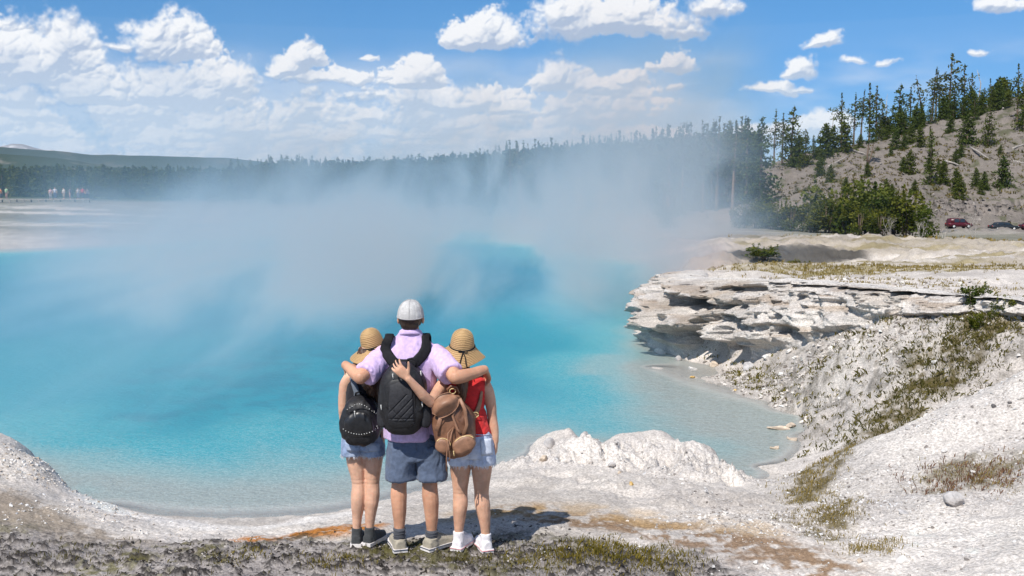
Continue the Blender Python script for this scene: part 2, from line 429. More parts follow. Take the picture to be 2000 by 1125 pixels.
# plateau and the steaming hollow behind its edge
for px, py, d in ((2000, 522, 22), (1700, 511, 26), (1850, 514, 25), (2300, 530, 19), (2400, 515, 28), (1900, 545, 17.5), (1750, 535, 20)): cd(px, py, d)
for px, py, d, dz in ((1330, 512, 30, -.6), (1420, 508, 29, -1.0), (1500, 509, 29, -1.3), (1600, 508, 30, -1.2), (1680, 505, 31, -.5), (1450, 505, 33, -.6), (1550, 506, 33, -.8), (1640, 504, 33.5, -.6)): cd(px, py, d, dz)
for px, py, d in ((1350, 505, 34), (1350, 494, 38), (1450, 504, 35), (1450, 487, 37), (1550, 504, 35.3), (1550, 480, 36.6), (1650, 502, 35), (1650, 489, 36.2), (1750, 500, 34), (1750, 494, 35.4), (1850, 503, 31), (2000, 500, 32), (2300, 500, 34)): cd(px, py, d)
for px, py, d in ((1400, 470, 60), (1550, 468, 60), (1700, 472, 58), (1850, 478, 55), (2000, 484, 52), (2300, 480, 60), (1500, 461, 95), (1700, 463, 95), (1850, 466, 90), (2000, 470, 84)): cd(px, py, d)
# road level and the hill
for px in (1700, 1850, 2000, 2250): cd(px, 459, 112 * HS); cd(px, 454.5, 120 * HS)
for px, py, d in ((1790, 425, 128), (1850, 418, 129), (1930, 425, 128), (2000, 430, 128), (1720, 420, 128)): cd(px, py, d * HS)
for px, py, d in ((2300, 130, 195), (2000, 197, 190), (1900, 222, 186), (1800, 258, 180), (1700, 276, 175), (1600, 308, 170), (1520, 342, 165), (1455, 372, 158)):
    p = cd(px, py, d * HS); q = 1.4; cp(p.x * q, p.y * q, p.z * 1.0 - 1.0); cp(p.x * 4, p.y * 4, p.z * .6)
for px, py, d in ((2000, 330, 152), (1900, 340, 150), (1800, 352, 147), (1700, 362, 143), (1600, 388, 138), (1530, 405, 134), (2300, 300, 160), (2000, 262, 170), (1900, 280, 167), (1800, 305, 163)): cd(px, py, d * HS)
# far shore in the middle and on the left
for px, py in ((860, 448), (940, 449), (1000, 469), (1080, 482), (1140, 492), (1220, 503), (1290, 516)): cz(px, py, WATER_Z); under(px, py, -4, -1.0); under(px, py, -12, -3)
for px, py, d in ((1000, 441, 96), (1140, 447, 84), (1250, 470, 58), (1300, 478, 52), (1280, 462, 66), (1250, 450, 100), (1000, 434, 180), (1200, 436, 178), (1400, 440, 172), (1550, 446, 162)): cd(px, py, d)
for px in (950, 1100, 1250, 1400): cd(px, 405, 220); cd(px, 395, 500)
for px, py in ((-250, 492), (0, 486), (150, 481), (300, 472), (450, 462), (600, 455), (740, 450)): cz(px, py, WATER_Z); under(px, py, -4, -1.0); under(px, py, -12, -3); under(px, py, -26, -4)
for px, py, d in ((-250, 440, 95), (0, 440, 92), (160, 440, 95), (300, 440, 96), (-250, 394, 150), (0, 394, 150), (120, 394, 150), (220, 398, 150), (330, 405, 150), (450, 415, 140), (600, 425, 125), (750, 430, 120)): cd(px, py, d)
for px in (-300, 0, 200, 400, 600, 800): cd(px, 384, 330); cd(px, 379.5, 900)
for t in np.linspace(-1.0, 1.0, 7): cp(3000 * math.sin(t), 3000 * math.cos(t), 2.0); cp(9000 * math.sin(t), 9000 * math.cos(t), 2.0)

_C = np.array(CTRL)
def _dom(x, y):
    d = np.sqrt(x * x + y * y) + 0.3
    return np.stack([np.arctan2(x, y) * 1.0, np.log(d)], -1)
def _ker(a, b):
    d = a[:, None, :] - b[None, :, :]
    return (d[..., 0] ** 2 + d[..., 1] ** 2 + 1e-5) ** 0.62
_X = _dom(_C[:, 0], _C[:, 1]); _n = len(_X)
_sc = 1 / np.maximum(1.0, np.hypot(_C[:, 0], _C[:, 1]) / 12)          # heights relative to distance: far relief does not ring into the near ground
_A = np.zeros((_n + 3, _n + 3)); _A[:_n, :_n] = _ker(_X, _X) + np.eye(_n) * 2e-4
_Q = np.c_[np.ones(_n), _X]; _A[:_n, _n:] = _Q; _A[_n:, :_n] = _Q.T
_w = np.linalg.solve(_A, np.r_[_C[:, 2] * _sc, 0, 0, 0])

def base_height(x, y):
    x = np.asarray(x, float).ravel(); y = np.asarray(y, float).ravel(); out = np.empty(len(x))
    for i in range(0, len(x), 40000):
        q = _dom(x[i:i + 40000], y[i:i + 40000])
        out[i:i + 40000] = _ker(q, _X) @ _w[:_n] + np.c_[np.ones(len(q)), q] @ _w[_n:]
    return out * np.maximum(1.0, np.hypot(x, y) / 12)

def px_of(x, y, z):
    c, s_ = math.cos(PITCH), math.sin(PITCH); zz = z - CAM_H
    dep = y * c - zz * s_; dep = np.where(dep < .05, .05, dep)
    return 1000 + FPX * x / dep, 562.5 + FPX * (-(zz) * c - y * s_) / dep

def zone(x, y, pts, width, wob=0.0, seed=3, fscale=1.0):
    """soft mask round a poly-line of ground points (x, y) with a half width in metres (one, or one per point)"""
    best = np.full(len(x), 1e9)
    w = np.broadcast_to(np.asarray(width, float), (len(pts),))
    if len(pts) == 1: pts = [pts[0], (pts[0][0] + .01, pts[0][1])]; w = np.repeat(w, 2)
    for (a, b, wa, wb) in zip(pts[:-1], pts[1:], w[:-1], w[1:]):
        dx, dy = b[0] - a[0], b[1] - a[1]; t = np.clip(((x - a[0]) * dx + (y - a[1]) * dy) / (dx * dx + dy * dy), 0, 1)
        best = np.minimum(best, np.hypot(x - a[0] - t * dx, y - a[1] - t * dy) / (wa + (wb - wa) * t))
    if wob:
        p = np.stack([x * fscale, y * fscale, x * 0], -1)
        best = best + (fbm(p, 5, seed, .6) - .5) * 2 * wob
    return 1 - sstep(best, .45, 1.15)

def G_(px, py, z=0.0): p = on_z(px, py, z); return (p.x, p.y)
def D_(px, py, d): p = at_d(px, py, d); return (p.x, p.y)

def fields(x, y):
    """height and the soil zones of the land at arrays x, y"""
    r = np.hypot(x, y); h = base_height(x, y)
    p = np.stack([x, y, 0 * x], -1)
    near = 1 - sstep(r, 25, 60)
    amp = np.clip(r / 60, 0, 1)
    crust = zone(x, y, [G_(-400, 1110), G_(150, 1105), G_(560, 1090), G_(900, 1085), G_(1080, 1100), G_(1300, 1135)], [1.25, .74, .62, .58, .66, .72], .32, 5, 1.2)
    crust = np.maximum(crust, (1 - sstep(y, 5.6, 6.3)) * (1 - sstep(x, 1.2, 2.4)))
    outcrop = zone(x, y, [G_(1060, 880, -.3), G_(1200, 880, -.25), G_(1330, 900, -.25), G_(1400, 930, -.25)], [.55, .7, .7, .5], .25, 8, 1.5)
    knob = zone(x, y, [G_(1080, 930, -.3), G_(1220, 950, -.2), G_(1340, 965, -.15), G_(1450, 985, -.1)], [.35, .5, .5, .4], .5, 7, 1.8)
    wall = zone(x, y, [D_(1500, 740, 15), D_(1600, 730, 13.7), D_(1720, 700, 12.9), D_(1860, 690, 11.8), D_(2050, 660, 11.4)], [1.6, 2.0, 1.8, 1.3, 1.1], .2, 9, .6)
    hill = sstep(r, 118 * HS, 132 * HS) * sstep(np.arctan2(x, y), .19, .25) * (1 - sstep(r, 420, 700))
    n1 = fbm(p * 1.7, 5, 11, .55) - .5; n2 = fbm(p * 7.0, 4, 12, .6) - .5; n3 = fbm(p * 26.0, 3, 13, .6) - .5
    dry = sstep(h, WATER_Z - .12, WATER_Z + .12)
    slope_px = 1.0
    h = h + near * dry * (n1 * .10 + n2 * .04) * np.where(r < 12, 1, 1.2)
    h = h + near * dry * n3 * .016
    # crust: little dark hummocks
    lump = np.maximum(fbm(p * np.array([15, 20, 1]), 4, 21, .62) - .5, 0)
    h = h + crust * lump * .13
    # outcrop: broken blocks
    q = p * np.array([2.6, 3.2, 1]) + fbm(p * 3, 3, 30)[:, None] * 1.1
    rid = 1 - np.abs(fbm(q, 5, 31, .58) * 2 - 1) * 1.6
    _t = fbm(q * .9, 4, 36) * 8; terr = (np.floor(_t) + sstep(_t - np.floor(_t), .72, 1.0)) / 8 - .5
    h = h + outcrop * (np.clip(rid, -.2, 1) * .12 - .05 + terr * .46 + n2 * .09 + n3 * .05)
    _k = fbm(p * 4.2, 4, 37) * 6; h = h + knob * (1 - outcrop * .5) * ((np.floor(_k) + sstep(_k - np.floor(_k), .6, 1.0)) / 6 - .5) * .16
    # far wall: gullied talus
    h = h + wall * dry * ((fbm(p * 3.1, 5, 41, .62) - .5) * .22 + n3 * .03)
    # gravel shoulders of the mound
    mound = sstep(x, 2.0, 3.2) * (1 - sstep(y, 9.4, 10.2)) * sstep(r, 4, 6)
    h = h + mound * ((fbm(p * 4, 5, 45, .6) - .5) * .07)
    back = sstep(r, 25, 30) * (1 - sstep(r, 60, 90)) * sstep(np.arctan2(x, y), .06, .11) * dry
    h = h + back * ((fbm(p * np.array([1.1, 1.1, 1]), 6, 48, .62) - .5) * .75)
    # far ground
    far = sstep(r, 45, 90)
    h = h + far * (1 - hill) * (fbm(p * .05, 4, 50) - .5) * np.clip(r / 250, 0, 4) * .9 * dry
    h = h + hill * ((fbm(p * .065, 6, 52, .58) - .5) * 5.5 + (fbm(p * .5, 4, 53, .6) - .5) * 1.6)
    rocky = hill * zone(x, y, [D_(1640, 390, 135 * HS), D_(1760, 400, 133 * HS), D_(1850, 400, 132 * HS), D_(1960, 400, 134 * HS), D_(2080, 395, 136 * HS)], [4, 6, 7, 6, 6], .35, 55, .09)
    st = fbm(p * np.array([.115, .115, 1]) , 5, 56, .6)
    h = h + rocky * (np.floor(st * 11) / 11 - .5) * 6.0
    return h, dict(crust=crust, outcrop=outcrop, wall=wall, hill=hill, rocky=rocky, n1=n1, n2=n2, lump=lump, r=r, far=far, mound=mound, dry=dry)

def ground_z(x, y):
    x = np.atleast_1d(np.asarray(x, float)); y = np.atleast_1d(np.asarray(y, float))
    return fields(x, y)[0]

# ---- the sheet itself: fine where the photograph looks, coarse elsewhere
ta = np.linspace(-.60, .60, 760)
tb = np.linspace(.62, 2 * math.pi - .62, 90)[1:-1]
th = np.concatenate([ta, tb])
rr = np.concatenate([np.linspace(.3, 4.6, 14)[:-1], 1 / np.linspace(1 / 4.6, 1 / 22, 330)[:-1], np.geomspace(22, 46, 130)[:-1], np.geomspace(46, 165, 64)[:-1], np.linspace(165, 290, 95)[:-1], np.geomspace(290, 10900, 36)])
TH, RR = np.meshgrid(th, rr, indexing='ij')
gx = (np.sin(TH) * RR).ravel(); gy = (np.cos(TH) * RR).ravel()
gh, Z = fields(gx, gy)

def lerpc(a, b, f): return a + (np.asarray(b, float) - a) * f[:, None]
pg = np.stack([gx, gy, gx * 0], -1)
m1 = fbm(pg * 1.3, 5, 61, .6); m2 = fbm(pg * 5.5, 4, 62, .6); m3 = fbm(pg * 17, 3, 63, .6)
white = np.array([.74, .68, .622])
c = np.tile(white, (len(gx), 1)) * (.86 + .3 * (m2 - .5) + .34 * (m3 - .5))[:, None]
c = lerpc(c, (.50, .45, .40), sstep(m1, .5, .68) * .55)
c = lerpc(c, (.77, .72, .675), Z['outcrop'] * .7)
_u = gx * .55 + gy * .83; _v = gx * .83 - gy * .55
c = c * (1 + Z['mound'] * (fbm(np.stack([_u * .8, _v * 5, gx * 0], -1), 5, 88, .6) - .5) * .55)[:, None]
shore = zone(gx, gy, [G_(140, 965, -.4), G_(230, 1005, -.4), G_(400, 1030, -.3), G_(560, 1030, -.3), G_(700, 1005, -.4)], [.22, .30, .34, .30, .22], .3, 89, 2)
c = lerpc(c, (.79, .745, .70), np.maximum(shore * .9, Z['mound'] * .45 * (.4 + .9 * m1)))
# brown stains running from the feet to the lower right
stain = zone(gx, gy, [G_(985, 965), G_(1080, 990), G_(1250, 1020), G_(1430, 1060), G_(1560, 1110)], [.34, .36, .33, .38, .45], .5, 64, 2.2)
c = lerpc(c, (.25, .155, .085), stain * sstep(m2 + (m3 - .5) * .6, .32, .56) * .9)
ochre = zone(gx, gy, [G_(930, 975), G_(1100, 970), G_(1300, 1005), G_(1480, 1035)], [.42, .34, .28, .3], .55, 65, 2.5)
c = lerpc(c, (.50, .33, .15), ochre * .5 * sstep(m2, .28, .55))
orange = np.maximum(zone(gx, gy, [G_(455, 1035), G_(520, 1030)], [.2, .28], .6, 66, 3.0), zone(gx, gy, [G_(560, 1030), G_(640, 1015), G_(700, 1010)], [.26, .34, .26], .6, 67, 3.0))
c = lerpc(c, (.47, .19, .045), orange * sstep(m3 * .5 + m2 * .5, .30, .52))
soot = zone(gx, gy, [G_(550, 1032), G_(620, 1018)], [.16, .15], .5, 68, 3.5)
c = lerpc(c, (.06, .05, .03), soot * .85 * sstep(m3, .35, .55))
# left bank: grey brown soil with white rubble on its crest
lb = zone(gx, gy, [G_(-300, 985), G_(20, 990), G_(120, 1020), G_(260, 1060)], [1.0, .62, .42, .28], .35, 69, 1.4)
c = lerpc(c, (.32, .265, .21), lb * .95 * sstep(m1 + (m3 - .5) * .6, .24, .5))
# the grey crust in front
cr = Z['crust']
c = lerpc(c, np.array([.33, .30, .285]), cr * .95)
c = lerpc(c, (.045, .04, .038), cr * sstep(Z['lump'] + (m3 - .5) * .12, .02, .075) * .93)
c = lerpc(c, (.46, .42, .39), cr * sstep(m3, .58, .72) * .7)
c = lerpc(c, (.12, .11, .035), cr * sstep(m1 + (m3 - .5) * .5, .56, .70) * .8)
# far wall: whitish scree, darker gravel and olive streaks along the gully
wl = Z['wall']
c = lerpc(c, (.60, .55, .50), wl * .8)
c = lerpc(c, (.22, .20, .17), wl * sstep(m2 * .6 + m3 * .4, .50, .64) * .8)
olive = zone(gx, gy, [G_(1560, 985, -.1), G_(1600, 930, -.1), D_(1690, 858, 10.2), D_(1760, 800, 11.2), D_(1850, 745, 11.4), D_(1880, 680, 11.9), D_(1920, 630, 12.2)], [.18, .25, .32, .42, .55, .55, .4], .6, 70, 1.6)
olive = np.maximum(olive, zone(gx, gy, [G_(1560, 1010, 0), G_(1640, 985, 0), G_(1600, 1045, 0)], [.22, .26, .2], .6, 71, 2.0))
olive = np.maximum(olive, .8 * zone(gx, gy, [D_(1850, 960, 8.2), D_(2000, 930, 8.0)], [.35, .4], .7, 72, 2.0))
c = lerpc(c, (.135, .105, .04), olive * sstep(m3 * .45 + m2 * .55, .38, .58) * .9)
# meadow strips on the plateau
mead = zone(gx, gy, [D_(1480, 514, 24), D_(1650, 519, 22.5), D_(1800, 524, 21.5), D_(1960, 522, 22)], [.9, 1.5, 1.4, 1.0], .4, 73, .5)
mead2 = zone(gx, gy, [D_(1750, 476, 54), D_(1880, 482, 48), D_(2050, 488, 44)], [3, 6, 7], .4, 74, .1)
mead2 = np.maximum(mead2, zone(gx, gy, [D_(1350, 455, 100), D_(1550, 458, 105), D_(1750, 462, 98)], [12, 12, 9], .5, 75, .05))
c = lerpc(c, (.235, .19, .05), np.maximum(mead, mead2) * sstep(m2 * .5 + m3 * .2 + fbm(pg * np.array([.3, 1.4, 1]), 4, 76) * .3, .36, .55) * .9)
pl = sstep(Z['r'], 21, 28) * (1 - sstep(Z['r'], 75, 100)) * sstep(np.arctan2(gx, gy), .05, .1)
c = lerpc(c, (.43, .375, .305), pl * sstep(fbm(pg * np.array([.16, .7, 1]), 5, 85, .6), .30, .48) * .88)
c = lerpc(c, (.27, .22, .10), pl * sstep(fbm(pg * np.array([.12, .6, 1]) + 7, 5, 86, .6), .48, .60) * .75)
gr = zone(gx, gy, [D_(1330, 490, 36), D_(1420, 485, 36.5), D_(1480, 480, 37)], [1.6, 1.8, 1.2], .4, 90, .6)
c = lerpc(c, (.40, .37, .34), gr * (.5 + .5 * m2))
# steaming hollow behind the edge: walls coloured much darker
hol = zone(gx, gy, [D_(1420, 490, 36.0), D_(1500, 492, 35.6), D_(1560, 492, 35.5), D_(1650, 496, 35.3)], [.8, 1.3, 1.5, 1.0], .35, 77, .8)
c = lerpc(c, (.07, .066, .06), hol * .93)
# far ground: dull grass, pale terraces with pools' run-off on the left
fr = Z['far']
c = lerpc(c, (.21, .21, .165), fr * .92 * (1 - Z['hill']))
ter = fbm(pg * np.array([.05, .22, 1]), 5, 78, .6)
c = lerpc(c, (.58, .56, .52), fr * (1 - Z['hill']) * sstep(ter, .54, .62) * .8 * (1 - sstep(Z['r'], 140, 165)))
c = lerpc(c, (.20, .19, .15), fr * (1 - Z['hill']) * sstep(ter, .46, .40) * .7)
c = lerpc(c, (.06, .075, .03), sstep(Z['r'], 185, 260) * (1 - Z['hill']))
hc = np.tile(np.array([.205, .18, .158]), (len(gx), 1)) * (.75 + .6 * fbm(pg * .5, 5, 80, .65))[:, None]
hc = lerpc(hc, (.24, .21, .187), sstep(fbm(pg * .10, 4, 81), .5, .65) * .6)
hc = lerpc(hc, (.27, .235, .21), Z['rocky'] * .6)
hc = lerpc(hc, (.06, .055, .05), Z['rocky'] * sstep(fbm(pg * .8, 4, 82, .6), .56, .66) * .85)
hc = lerpc(hc, (.07, .08, .03), sstep(fbm(pg * .35, 5, 83, .6), .60, .70) * .7)
c = lerpc(c, 0, np.zeros(len(gx))); c = c * (1 - Z['hill'][:, None]) + hc * Z['hill'][:, None]
# wet rim at the waterline
wet = sstep(gh, WATER_Z + .035, WATER_Z + .005) * (1 - sstep(Z['r'], 40, 60))
big = fbm(pg * .45 + 3, 4, 87, .55); c = c * (1 + (big - .5) * .5 * (1 - Z['hill']))[:, None]
c = c * (1 - .12 * wet[:, None])
c = np.clip(c, .01, .8)

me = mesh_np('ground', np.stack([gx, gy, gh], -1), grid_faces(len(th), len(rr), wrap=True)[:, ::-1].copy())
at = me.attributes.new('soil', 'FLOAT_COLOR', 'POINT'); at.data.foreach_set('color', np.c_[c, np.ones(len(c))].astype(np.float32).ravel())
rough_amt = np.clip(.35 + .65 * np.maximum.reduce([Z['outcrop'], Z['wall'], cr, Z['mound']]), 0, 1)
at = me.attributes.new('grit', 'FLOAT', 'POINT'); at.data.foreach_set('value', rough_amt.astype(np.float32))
m, T = material('ground')
co = T.new('ShaderNodeTexCoord').outputs['Object']
a = T.new('ShaderNodeAttribute', attribute_name='soil').outputs['Color']
g = T.new('ShaderNodeAttribute', attribute_name='grit').outputs['Fac']
fine = T.noise(co, 42, 5, 0.7); med = T.noise(co, 9, 4, .6); huge = T.noise(co, 1.1, 5, .65)
col = T.mix(T.ramp(fine, .34, .68), T.vec('MULTIPLY', a, (.66, .65, .64)), T.vec('MULTIPLY', a, (1.2, 1.2, 1.2)))
col = T.mix(T.ramp(huge, .35, .7), T.vec('MULTIPLY', col, (.86, .86, .87)), T.vec('MULTIPLY', col, (1.06, 1.06, 1.05)))
vo = T.new('ShaderNodeTexVoronoi'); vo.inputs['Scale'].default_value = 30; T.l.new(co, vo.inputs['Vector'])
hh = T.math('MULTIPLY_ADD', fine, 1.0, T.math('MULTIPLY', vo.outputs['Distance'], -.6))
hh = T.math('MULTIPLY_ADD', med, 1.3, hh)
nb = T.new('ShaderNodeBump'); nb.inputs['Distance'].default_value = .035; T.l.new(hh, nb.inputs['Height']); T.l.new(T.math('MULTIPLY', g, .6), nb.inputs['Strength'])
finish(m, T, principled(T, col, .95, .04, nb.outputs[0]))
tag(link('ground', me, m), kind='structure')

# ------------------------------------------------------------------ far mountains (real ridges, real distance)
def ridge(name, prof, dist, depth, mat, seed, rough, foot=-40):
    a0 = ang(prof[0][0], 400)[0]; a1 = ang(prof[-1][0], 400)[0]
    A = np.linspace(a0, a1, 260); tops = np.interp(A, [ang(p, 400)[0] for p, _ in prof], [math.tan(ang(p, q)[1]) * dist + CAM_H for p, q in prof])
    V = np.linspace(-1, 1, 40); AA, VV = np.meshgrid(A, V, indexing='ij')
    rad = dist + VV * depth; x = np.sin(AA) * rad; y = np.cos(AA) * rad
    prof_v = 1 - np.abs(VV) ** 1.3
    p = np.stack([x, y, x * 0], -1) / dist
    n = fbm(p * 26, 6, seed, .55) - .5
    z = foot + (tops[:, None] - foot) * prof_v + n * rough * (tops[:, None] - foot) * (1 - prof_v * .75)
    o = link(name, mesh_np(name, np.stack([x, y, z], -1).reshape(-1, 3), grid_faces(len(A), len(V))[:, ::-1].copy()), mat)
    return tag(o, kind='structure')
def land_mat(name, a_, b_, sc):
    m, T = material(name); co = T.new('ShaderNodeTexCoord').outputs['Object']
    cc = T.mix(T.ramp(T.noise(co, sc, 6, .62), .52, .64), a_, b_)
    return finish(m, T, principled(T, cc, .95, .05))
ridge('mountain', [(-500, 320), (-200, 300), (-60, 292), (0, 286), (30, 279), (50, 281), (75, 288), (95, 292), (105, 291), (140, 301), (200, 318)], 9500, 900, land_mat('far_rock', (.30, .28, .27), (.62, .60, .58), .004), 90, .25, 0)
ridge('mountain', [(-500, 268), (-200, 280), (0, 287), (60, 291), (110, 294), (180, 303), (300, 303), (440, 309), (520, 316), (700, 345), (800, 372), (1000, 390)], 5200, 700, land_mat('far_forest', (.045, .06, .035), (.09, .09, .06), .006), 91, .3, 0)
ridge('mountain', [(-500, 275), (-200, 288), (0, 301), (60, 303), (110, 308), (160, 315), (230, 326), (330, 345)], 2300, 320, land_mat('mid_forest', (.04, .055, .025), (.24, .21, .17), .012), 92, .35, 0)
# ------------------------------------------------------------------ the hot pool
wt = np.linspace(-.75, .62, 420); wr = 1 / np.linspace(1 / 7.0, 1 / 112, 330)
WT, WR = np.meshgrid(wt, wr, indexing='ij')
wx = (np.sin(WT) * WR).ravel(); wy = (np.cos(WT) * WR).ravel()
wb = base_height(wx, wy)
depth = np.clip(WATER_Z - wb, -1, 6)
wp = np.stack([wx, wy, wx * 0], -1)
_az = np.arctan2(wx, wy); _r = np.hypot(wx, wy)
keep = (depth > -.25) & (_az < np.interp(_r, [0, 16, 22, 30, 55, 120], [.5, .42, .24, .155, .12, .02])) & (_r < np.interp(_az, [-.8, -.1, .02], [105, 105, 98]))
idx = grid_faces(len(wt), len(wr))[:, ::-1].copy()
idx = idx[keep[idx].any(1)]
used = np.unique(idx); remap = np.full(len(wx), -1); remap[used] = np.arange(len(used))
me = mesh_np('water', np.stack([wx, wy, np.full_like(wx, WATER_Z)], -1)[used], remap[idx])
sub = zone(wx, wy, [G_(440, 735, -.5), G_(560, 715, -.5), G_(640, 740, -.5)], [2.2, 2.6, 1.8], .5, 95, .35) * .55
sub = np.maximum(sub, .5 * zone(wx, wy, [G_(380, 800, -.5), G_(500, 790, -.5)], [1.1, 1.3], .6, 96, .6))
shelf = zone(wx, wy, [G_(1060, 725, -.5), G_(1150, 705, -.5)], [.8, 1.2], .5, 97, .8)
d2 = np.maximum(depth - shelf * .35, np.minimum(depth, .45))
at = me.attributes.new('deep', 'FLOAT', 'POINT'); at.data.foreach_set('value', d2[used].astype(np.float32))
at = me.attributes.new('reef', 'FLOAT', 'POINT'); at.data.foreach_set('value', sub[used].astype(np.float32))
m, T = material('water')
co = T.new('ShaderNodeTexCoord').outputs['Object']
dp = T.new('ShaderNodeAttribute', attribute_name='deep').outputs['Fac']
rf = T.new('ShaderNodeAttribute', attribute_name='reef').outputs['Fac']
patch = T.noise(T.vec('MULTIPLY', co, (.8, .45, 1)), .5, 5, .6, .6)
dn = T.math('ADD', dp, T.math('MULTIPLY', T.math('SUBTRACT', patch, .5), T.ramp(dp, .3, 1.6, .3, 2.6)))
ds = T.math('ADD', dp, T.math('MULTIPLY', T.math('SUBTRACT', T.noise(co, 2.2, 5, .65), .5), T.ramp(dp, 0, .3, .04, .3)))
c1 = T.mix(T.ramp(ds, .0, .12), (.50, .47, .43), (.29, .325, .30))
c1 = T.mix(T.ramp(ds, .14, .45), c1, (.25, .36, .35))
c1 = T.mix(T.ramp(dn, .2, .85), c1, (.03, .325, .385))
c1 = T.mix(T.ramp(dn, .75, 1.9), c1, (.006, .26, .34))
c1 = T.mix(T.ramp(dn, 2.0, 4.0), c1, (.0, .20, .315))
c1 = T.mix(T.math('MULTIPLY', rf, T.ramp(T.noise(co, 1.6, 5, .65), .42, .6)), c1, (.01, .16, .24))
rip = T.noise(T.vec('MULTIPLY', co, (5.5, 9.0, 1)), 1.0, 4, .6, .5)
rip2 = T.noise(T.vec('MULTIPLY', co, (16, 24, 1)), 1.0, 3, .6, .3)
net = T.ramp(T.math('ABSOLUTE', T.math('SUBTRACT', rip2, .5)), .07, .0)
c1 = T.mix(T.math('MULTIPLY', net, T.ramp(dn, 1.9, .3, 0, .3)), c1, (.55, .66, .62))  # pale net of ripple sparkles painted into the water colour
nrm = bump(T, T.math('MULTIPLY_ADD', rip2, .45, rip), .6, .05)
dif = T.new('ShaderNodeBsdfDiffuse', ins={'Color': c1, 'Normal': nrm})
trn = T.new('ShaderNodeBsdfTransparent', ins={'Color': (.94, .985, .985)})
ms = T.new('ShaderNodeMixShader'); T.l.new(T.ramp(dp, .0, .06, .35, 1.0, False), ms.inputs[0]); T.l.new(trn.outputs[0], ms.inputs[1]); T.l.new(dif.outputs[0], ms.inputs[2])
gl = T.new('ShaderNodeBsdfGlossy', ins={'Roughness': .09, 'Normal': nrm})
fr = T.new('ShaderNodeFresnel', ins={'IOR': 1.33, 'Normal': nrm})
m2 = T.new('ShaderNodeMixShader'); T.l.new(T.math('MINIMUM', T.math('MULTIPLY', fr.outputs[0], .6), .28), m2.inputs[0]); T.l.new(ms.outputs[0], m2.inputs[1]); T.l.new(gl.outputs[0], m2.inputs[2])
finish(m, T, m2.outputs[0])
tag(link('water', me, m), kind='structure')

# ------------------------------------------------------------------ steam over the pool: one closed volume of drifting vapour
x0, x1, y0, y1, z0, z1 = -56, 24, 9.4, 104, WATER_Z + .02, 15.5
# (x, y, radius x, radius y, amount, height it stands to)
STEAM = [(-6, 66, 20, 24, .75, 1.5), (4.2, 50, 4.6, 9, 2.4, 2.3), (-2.0, 64, 7.5, 10, 2.0, 2.6), (-12, 68, 8, 12, 1.7, 2.6), (11, 62, 6, 12, .30, 8), (-6.5, 30, 9, 13, 2.6, 1.45), (-5, 45, 10, 12, 2.2, 1.7), (-6.5, 14.5, 5.0, 5.5, 2.4, .8),
         (2.6, 27, 2.8, 9, 4.0, 1.5), (-.6, 12.3, 2.4, 2.2, .5, .4), (-32, 92, 16, 16, .26, 3.0), (10, 36, 5, 3.5, .30, 1.6), (5.4, 34, 2.6, 6, 1.6, 1.8), (2.8, 18, 1.6, 3, 1.2, .55), (-13, 42, 9, 12, 2.0, 1.8), (-7, 20, 5.5, 6, 2.2, 1.05), (15, 74, 6, 12, .20, 6.0)]
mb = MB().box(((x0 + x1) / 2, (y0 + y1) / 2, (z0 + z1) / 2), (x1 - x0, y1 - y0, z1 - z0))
m, T = material('steam')
po = T.new('ShaderNodeNewGeometry').outputs['Position']
sp = T.new('ShaderNodeSeparateXYZ'); T.l.new(po, sp.inputs[0]); X, Y, Zz = sp.outputs
hz = T.math('SUBTRACT', Zz, WATER_Z)
cc_ = T.new('ShaderNodeCombineXYZ'); [T.l.new(Zz, cc_.inputs[i]) for i in (0, 1)]; cbz = cc_.outputs[0]
n = T.noise(T.vec('MULTIPLY_ADD', T.vec('ADD', po, T.vec('MULTIPLY', cbz, (-.22, .1, 0))), (.30, .045, .17), (3.1, 1.7, 0)), 1.0, 6, .60, .8)
nl = T.noise(T.vec('MULTIPLY_ADD', po, (.10, .03, .05), (9.0, 4.0, 2.0)), 1.0, 2, .5)
amt = None
for (cx, cy_, rx, ry, w, H) in STEAM:
    q = T.vec('MULTIPLY_ADD', po, (1 / rx, 1 / ry, 0), (-cx / rx, -cy_ / ry, 0))
    b = T.math('MULTIPLY', T.ramp(T.vec('LENGTH', q), 1.0, .0), w)
    b = T.math('MULTIPLY', b, T.math('POWER', 2.718, T.math('MULTIPLY', hz, -1.0 / H)))
    amt = b if amt is None else T.math('ADD', amt, b)
shape = T.ramp(T.math('MULTIPLY_ADD', T.math('SUBTRACT', nl, .5), .8, n), .41, .66, .09, 1.0)
dens = T.math('MULTIPLY', shape, amt)
# fade to nothing at the walls of the box
for a_, b_, q in ((x0, x0 + 12, X), (x1, x1 - 8, X), (y0, y0 + 2, Y), (y1, y1 - 14, Y), (z1, z1 - 5, Zz)): dens = T.math('MULTIPLY', dens, T.ramp(q, a_, b_))
vs = T.new('ShaderNodeVolumeScatter', ins={'Color': (.56, .77, .93), 'Anisotropy': .5, 'Density': T.math('MULTIPLY', dens, .74)})  # white vapour tinted blue, standing in for light from pool and sky
finish(m, T, None, vs.outputs[0])
m.cycles.volume_sampling = 'MULTIPLE_IMPORTANCE'
tag(mb.build('steam', m, None, False), 'pale blue white steam drifting over the turquoise hot pool', kind='stuff')
